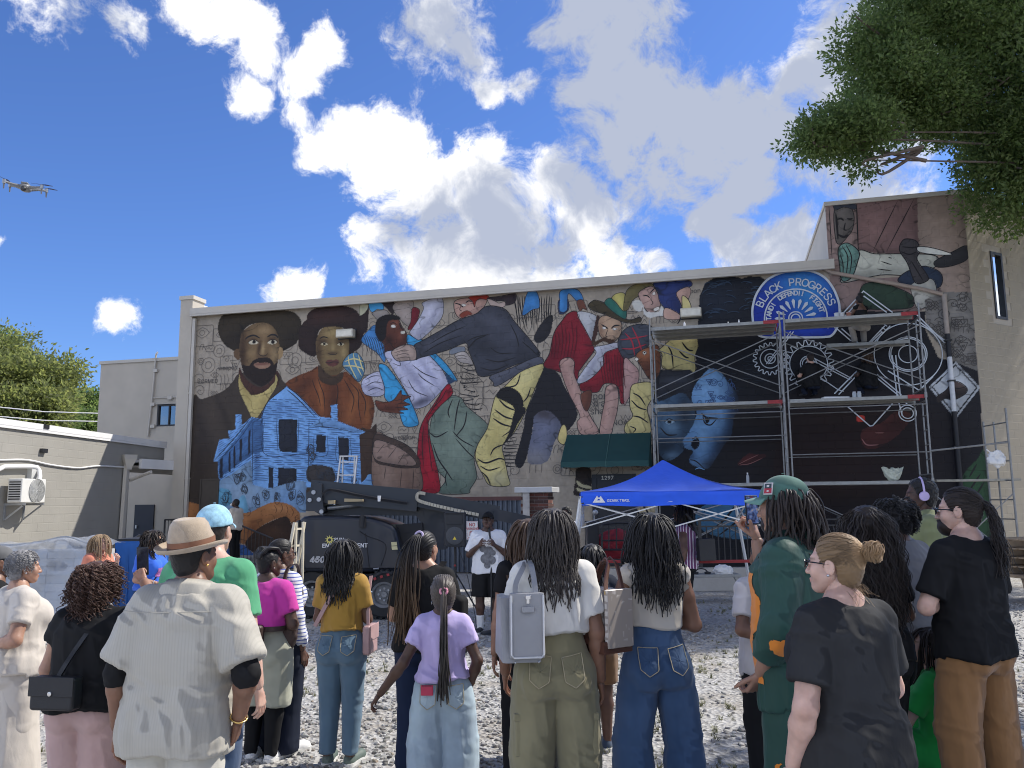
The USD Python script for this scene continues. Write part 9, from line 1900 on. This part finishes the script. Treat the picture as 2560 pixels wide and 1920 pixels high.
# far ones on the left
p = person('person in orange blouse with straight light hair and glasses near the plastic sheet',241,10.3,1.47,-1.95,male=False,build=1.1,tone='fair',head=(.3,.1),res=.014,arms=('down',((.035,.03,-.155),(-.07,.115,.135))),hands=('relaxed','half')); p.pants(NAVYP); p.top(cloth('orange_blouse',(.62,.22,.14)),sleeve=.7,ease=.02); p.shoes(SHOE_D); p.glasses(usdkit.material(stage,'/World/Looks/clear_lens',{'t':('transparent_bsdf',{}),'g':('glossy_bsdf',dict(roughness=.02)),'x':('mix_closure',dict(fac=.12))},[('t.BSDF','x.closure1'),('g.BSDF','x.closure2')],surface='x.closure'),M_DARK); p.hair([p.cap(M_STRAW,.008,streak=40)] + p.strand_set(p.scalp(170,13),(.24,.33),.004,10,out=.010,wave=.004),M_STRAW)
p = person('person in bright blue tee and long black skirt wearing sunglasses by the yellow post',374,9.9,1.53,-1.85,male=False,build=1.14,tone='tan',head=(.15,.0),res=.014,arms=('clasp','clasp'),hands=('half','half')); p.pants(BLACKTEE); p.gown(BLACKTEE,[.06,.3,.5,.56,.60],[.13,.12,.11,.10,.092],[.10,.09,.085,.072,.066]); bt5 = p.top(cloth('bright_blue',(.03,.13,.62)),sleeve=.7,ease=.016,hem=.56); p.shoes(SHOE_D); p.glasses(M_LENS,M_BLACKP); p.hair([p.cap(M_DKBROWN,.010)] + p.strand_set(p.scalp(200,14),(.20,.30),.0045,10,out=.02,curl=.008,wfreq=14,sides=3),M_DKBROWN); decal(bt5,Polygon([(-.08,1.0),(.08,1.0),(.09,1.1),(-.09,1.1)]),.005,True,mat('pink_print',(.45,.16,.42),.8,.5,60),res=.02)
obj('strap',tube(spline([p.shoulder[1] + [.05,.03,.03],(-.02,.125,1.10),(.12,.10,.93),(.13,-.02,.88)],5),.011,4),BLACKTEE,p.t); p.wrist_ring(0,M_SILVER,u=.9,r=.028,w=.005)
# painters
def painter(label,px,py_head,d,H,yaw,top_,**k):
 z = k.pop('z'); x = px2x(px,d,py_head); q = Person(label,x,d,H,yaw,z=z,res=.016,**k); return q
p = painter('painter in cream tee, dark apron and respirator on the left stairs',590,1270,22.9,1.62,1.2,None,z=.36,male=True,build=1.1,tone='deep',arms=('hold','hold'),hands=('grip','grip'),head=(0,.2)); p.pants(BLACKTEE,res=.015); p.top(cloth('painter_tee',(.50,.44,.37)),sleeve=.9,ease=.03,hem=.48,res=.014); p.shoes(SHOE_D); p.hair([p.cap(M_BLACK_HAIR,.006)],M_BLACK_HAIR); obj('apron',sheet([np.array([(x,.17 - abs(x) * .4,z) for x in np.linspace(-.14,.14,5)]) for z in (1.30,1.0,.7,.5)]),BLACKTEE,p.t,smooth=True); p.on_head('respirator',[lathe([(0,0),(.045,.0),(.05,.03),(.03,.06),(0,.065)],12,'y',(0,.09,-.06))] + [lathe([(0,0),(.028,0),(.028,.03),(0,.03)],10,'x',(s * .05 - .015,.11,-.065)) for s in (1,-1)],SHOE_W)
for i in (0,1):
 F = Field(p.lo,p.hi,.016); F.cone(p.elbow[i] + (p.wrist[i] - p.elbow[i]) * .8,p.hand_point(i,.07),.034,.046,.01); obj('glove',F.mesh(),cloth('lime_glove',(.22,.55,.05)),p.t,smooth=True)
SQ = ([(.10,.23,.36),(-.10,.23,.36)],[(.08,.10,.045),(-.08,.10,.045)])
D_S = 20.2
for (lab,px,py,z,yaw,tone,col,hairm,bare) in (('painter with hair tied up crouching at the top deck of the scaffold',2152,760,5.62,.2,'dark',cloth('pale_work_trousers',(.30,.28,.25)),M_BLACK_HAIR,True),('painter in black tee with short hair sitting on the middle deck',2032,960,4.36,.15,'fair',NAVYP,M_DKBROWN,False),('painter with golden locs in dark clothes sitting on the middle deck at the right',2176,960,4.36,.3,'deep',NAVYP,M_GOLDLOCS,False)):
 p = painter(lab,px,py,D_S if not bare else 19.88,1.64,yaw,None,z=z,male=not bare,tone=tone,seat=.24 if bare else .16,legs=SQ if not bare else ([(.10,.13,.30),(-.10,.13,.30)],SQ[1]),arms=(((.05,.10,-.12),(-.02,.12,.08)),((.05,.08,-.14),(-.03,.13,.02))),hands=('half','half'),lean=(0,.10)); p.pants(col,(.064,.05,.045,.04),res=.015); p.top(BLACKTEE,sleeve=.0 if bare else .7,ease=.008 if bare else .022,hem=.54 if bare else .48,neckz=.76 if bare else .838,res=.014); p.shoes(SHOE_D)
 p.hair([p.cap(hairm,.012,extra=[((0,-.05,.15),(.06,.06,.05)),((.05,-.07,.12),(.04,.04,.04))] if bare else ())] + (p.strand_set(p.scalp(60,15),(.10,.2),.009,6,out=.02,sides=4) if hairm is M_GOLDLOCS else []),hairm)
p = painter('person in white tank top in the shade beside the brick pier',1416,1240,16.6,1.70,2.6,None,z=.0001,male=False,tone='deep',arms=('down','hold')); p.pants(BLACKTEE,res=.015); p.top(cloth('white_tank',(.70,.68,.74)),sleeve=.0,ease=.01,hem=.52,neckz=.80,res=.014); p.shoes(SHOE_D); p.hair([p.cap(M_BLACK_HAIR,.02,noise=.02)],M_BLACK_HAIR)
# ---------------------------------------------------------------- bags and phones that people carry
def strap(pts,w,m,parent,name='strap',t=.006):
 p = spline(pts,6); t_ = np.gradient(p,axis=0); t_ /= np.linalg.norm(t_,axis=1,keepdims=True); s = np.cross(t_,[0,1,0]); s /= np.maximum(np.linalg.norm(s,axis=1,keepdims=True),1e-6); o = np.array([0,t,0])
 return obj(name,sheet([p - s * w / 2 - o,p + s * w / 2 - o,p + s * w / 2 + o,p - s * w / 2 + o,p - s * w / 2 - o]),m,parent)
LEA_BLK = mat('black_leather',(.014,.014,.016),.45,.15,20,bump=.2,bscale=160); LEA_GREY = mat('grey_leather',(.30,.30,.31),.4,.08,8,bump=.12,bscale=180); LEA_BRN = mat('brown_leather',(.085,.034,.022),.42,.15,12,bump=.15,bscale=160); LEA_PINK = mat('dusty_pink_leather',(.42,.27,.27),.5,.1,10); LEA_DK = mat('dark_brown_leather',(.04,.022,.018),.5,.15,12)
b = thing('handbag','small black flap bag hanging at the hip of the person with brown curls','handbag',BAG3,-.15); obj('body',rbox((-.12,-.04,-.09),(.12,.04,.07),.018),LEA_BLK,b,smooth=35); obj('flap',rbox((-.122,-.046,-.02),(.122,-.0402,.074),.003),LEA_BLK,b,smooth=30); obj('snap',move(lathe([(0,-.006),(.011,-.005),(.012,0)],12,'y'),(.0,-.047,-.005)),M_SILVER,b)
loc = np.array(BAG3); R = rotz(.15); strap([R @ (np.array(q) - loc) for q in STRAP3],.022,LEA_BLK,b)
def phone(label,pos,rz,tilt=0.1,mtl=None):
 f = thing('phone',label,'phone',pos,rz); Rt = rotx(tilt); obj('body',(rbox((-.037,-.0045,-.078),(.037,.0045,.078),.0042)[0] @ Rt.T,rbox((-.037,-.0045,-.078),(.037,.0045,.078),.0042)[1]),mtl or M_BLACKP,f,smooth=30); v,g = box((-.034,-.0052,-.074),(.034,-.0047,.074)); obj('screen',(v @ Rt.T,g),mat('phone_screen',(.02,.022,.03),.08,.6,30),f)
 return f
phone('black phone held up by the person with brown curls',PHONE3 + np.array([0,.05,.05]),-.2)
hp17 = PH17.world(PH17.hand_point(0,.10)); ph = phone('black phone held up by the person in the green jacket, screen lit',hp17 + np.array([-.005,-.02,.075]),.25,-.05)
sc = {'c':('texture_coordinate',{}),'n':('noise_texture',dict(scale=45.0,detail=3.0)),'r':('rgb_ramp',dict(ramp=[(.4,(.01,.012,.03)),(.55,(.03,.05,.12)),(.7,(.12,.10,.10))])),'e':('emission',dict(strength=1.0))}
usdkit.material(stage,'/World/Looks/lit_screen',sc,[('c.object','n.vector'),('n.fac','r.fac'),('r.color','e.color')],surface='e.emission'); v,g = box((-.032,-.0060,-.070),(.032,-.0055,.070)); obj('picture',(v @ rotx(-.05).T,g),'/World/Looks/lit_screen',ph)
v,g = box((-.010,-.0066,.064),(.010,-.0061,.070)); obj('record_light',(v @ rotx(-.05).T,g),M_REDP,ph)
# belt bag of the magenta tee
t = thing('belt_bag','brown belt bag worn at the waist under the magenta tee','bag',BELT5.world([-.02,-.185,.885]),BELT5.yaw); obj('body',rbox((-.11,-.035,-.075),(.11,.045,.075),.028),LEA_DK,t,smooth=40); obj('zip',tube([(-.09,-.037,.03),(.09,-.037,.03)],.003,4),M_GOLD,t); a = np.linspace(0,2 * PI,41); obj('belt',sheet([np.stack([np.sin(a) * .185 + .02,np.cos(a) * .150 + .180,np.full(41,z)],1) for z in (.055,.02)]),LEA_DK,t,smooth=True)
# slouchy shoulder bag of the striped shirt
t = thing('shoulder_bag','dark slouchy shoulder bag of the person in the striped shirt','bag',BAG6.world([.17,-.10,.93]),BAG6.yaw); F = Field((-.2,-.15,-.2),(.2,.15,.2),.012); F.ball((0,0,-.03),(.09,.055,.15),.02); F.ball((0,0,.05),(.06,.04,.10),.03); v,f = F.mesh(); v = v + normals(v,f) * ((meshkit.noise(v * 25,4) - .5) * .02)[:,None]; obj('body',(v,f),LEA_DK,t,smooth=True); strap([(.0,.0,.12),(-.03,-.02,.25),(-.06,.04,.40),(-.06,.14,.41),(-.03,.16,.2)],.03,LEA_DK,t); obj('scarf',tube(spline([(-.05,-.03,.30),(-.06,-.045,.2),(-.02,-.05,.1),(-.05,-.06,.02)],5),.014,6),SHOE_W,t)
# crossbody bag of the mustard top
t = thing('crossbody_bag','dusty pink crossbody bag of the person in the mustard top','handbag',STRAP7.world([.20,.03,.86]),STRAP7.yaw); obj('body',rbox((-.03,-.10,-.11),(.03,.10,.09),.02),LEA_PINK,t,smooth=40); obj('flap',rbox((.0302,-.10,-.01),(.036,.10,.095),.003),LEA_PINK,t); R = np.array([.20,.03,.86]); H_ = STRAP7
bk_y = lambda x,z:-(math.sqrt(max(0,1 - (x / .26) ** 2)) * (np.interp(z,H_.bz,H_.bb) + .022)) + np.interp(z,H_.bz,H_.bcy) - .008
strap([np.array(q) - R for q in ([(.065,-.005,1.345)] + [(x,bk_y(x,z),z) for x,z in ((.045,1.29),(-.02,1.19),(-.085,1.09),(-.14,1.0),(-.17,.95))])],.028,LEA_PINK,t); strap([(0,-.05,.09),(-.01,-.03,.25),(-.03,.1,.42)],.022,LEA_PINK,t)
ph = phone('pale phone held low by the person in the mustard top',STRAP7.world((np.array(STRAP7.hand_point(0,.10)) + STRAP7.hand_point(1,.10)) / 2 + [.06,.02,.02]),-.5,1.1,mat('pale_blue_case',(.45,.55,.72),.4))
ph = phone('white phone held by the person with golden braids',PURSE8.world((np.array(PURSE8.hand_point(0,.10)) + PURSE8.hand_point(1,.10)) / 2 + [.02,.02,.02]),-.3,.9,SHOE_W)
t = thing('backpack','black nylon bag on the right side of the person with golden braids','bag',PURSE8.world([.21,-.07,.98]),PURSE8.yaw - .3); obj('body',rbox((-.10,-.07,-.20),(.10,.07,.20),.045),BLACKTEE,t,smooth=40); obj('pocket',rbox((-.08,-.092,-.17),(.08,-.0705,.02),.02),BLACKTEE,t,smooth=40); strap([(-.05,-.03,.20),(-.10,-.02,.34),(-.10,.06,.42)],.045,BLACKTEE,t)
# tote of the white tee
t = thing('tote_bag','large grey leather tote bag on the left shoulder of the person in white tee','handbag',TOTE12.world([-.175,-.13,1.19]),TOTE12.yaw + .10); tp,bt = (.10,.155),(.175,.20)
def prism4(x0,x1,y0,y1,z0,z1,sx=1.0):
 v,f = box((x0,y0,z0),(x1,y1,z1)); k = v[:,2] > (z0 + z1) / 2; v[k,1] = (v[k,1] - (y0 + y1) / 2) * sx + (y0 + y1) / 2; return v,f
def soft(m,n=2,r=.5):
 tm = trimesh.Trimesh(*T(m)); tm = tm.subdivide().subdivide().subdivide(); v = relax(np.asarray(tm.vertices),np.asarray(tm.faces),n,r); return v,np.asarray(tm.faces)
obj('body',soft(prism4(-.115,.085,-.09,.28,-.20,.12,.5),4),LEA_GREY,t,smooth=35); obj('side_panel',soft(prism4(-.078,.098,-.118,-.080,-.17,.15,.9),2),LEA_GREY,t,smooth=35)
obj('piping',tube([(-.072,-.122,.14),(-.072,-.126,-.15),(-.06,-.126,-.165),(.08,-.126,-.165),(.092,-.126,-.15),(.092,-.122,.14)],.0055,6),mat('pale_piping',(.62,.62,.62),.4),t,smooth=True); obj('tab',rbox((-.018,-.132,.055),(.045,-.122,.085),.004),LEA_GREY,t); obj('buckle',[rbox((.004,-.136,.098),(.020,-.124,.125),.003),rbox((.0,-.136,.12),(.026,-.124,.14),.003)],M_SILVER,t)
strap([(-.05,-.10,.13),(-.04,-.075,.20),(.01,.0,.275),(.02,.12,.265),(.0,.2,.10)],.026,LEA_GREY,t); strap([(.06,-.10,.13),(.055,-.075,.20),(.05,.0,.285),(.05,.12,.275),(.04,.2,.10)],.026,LEA_GREY,t); obj('stud',[move(T(trimesh.creation.icosphere(1,.006)),(x,-.10,-.192)) for x in (-.05,.07)],M_SILVER,t)
# bag of the cream top
n = {'c':('texture_coordinate',{}),'mp':('mapping',dict(scale=(26,26,26))),'v':('voronoi_texture',dict(scale=1.0,feature='distance_to_edge',randomness=.35)),'r':('rgb_ramp',dict(ramp=[(.0,(.36,.31,.27)),(.13,(.36,.31,.27)),(.2,(.60,.55,.50)),(1,(.62,.57,.52))])),'p':('principled_bsdf',dict(roughness=.45))}
M_MONO = usdkit.material(stage,'/World/Looks/patterned_canvas',n,[('c.object','mp.vector'),('mp.vector','v.vector'),('v.distance','r.fac'),('r.color','p.base_color')],surface='p.BSDF')
t = thing('tote_bag','cream patterned tote bag with brown leather base beside the cream top','handbag',BAG14.world([-.34,-.13,1.17]),BAG14.yaw + .45); obj('body',soft(prism4(-.085,.10,-.10,.24,-.10,.16,.55),3),M_MONO,t,smooth=35); obj('end_panel',soft(prism4(-.07,.105,-.128,-.095,-.135,.165,.9),2),M_MONO,t,smooth=35); obj('base',soft(prism4(-.095,.11,-.115,.26,-.165,-.10,1.0),2),LEA_BRN,t,smooth=35); obj('front_panel',soft(prism4(-.118,-.084,-.07,.22,-.12,.09,.8),2),LEA_BRN,t,smooth=35)
strap([(-.06,-.10,.15),(-.02,-.06,.22),(.05,.0,.295),(.09,.10,.295),(.09,.2,.12)],.022,LEA_BRN,t); strap([(.06,-.10,.15),(.08,-.06,.22),(.10,.0,.30),(.12,.10,.30),(.11,.2,.12)],.022,LEA_BRN,t); obj('ring',[tube([(x + .012 * math.cos(a),-.105,.15 + .012 * math.sin(a)) for a in np.linspace(0,2 * PI,11)],.003,5) for x in (-.06,.06)],M_GOLD,t)
t = thing('phone','red cased phone in the back pocket of the child with the braided ponytail','phone',PH9 + np.array([0,.01,-.005])); obj('case',rbox((-.036,-.006,-.03),(.036,.006,.03),.005),mat('red_case',(.45,.03,.08),.4),t,smooth=30); obj('rim',tube([(-.03,-.0065,.026),(.03,-.0065,.026)],.002,4),M_BLACKP,t)
t = thing('handbag','black shoulder bag behind the person in the purple striped top','handbag',(px2x(1768,12.2),12.1,1.12),.4); obj('body',soft(prism4(-.15,.13,-.05,.05,-.17,.14,.6),4),LEA_BLK,t,smooth=35); strap([(-.14,0,.2),(-.2,.03,.38),(-.3,.05,.5)],.03,LEA_BLK,t)
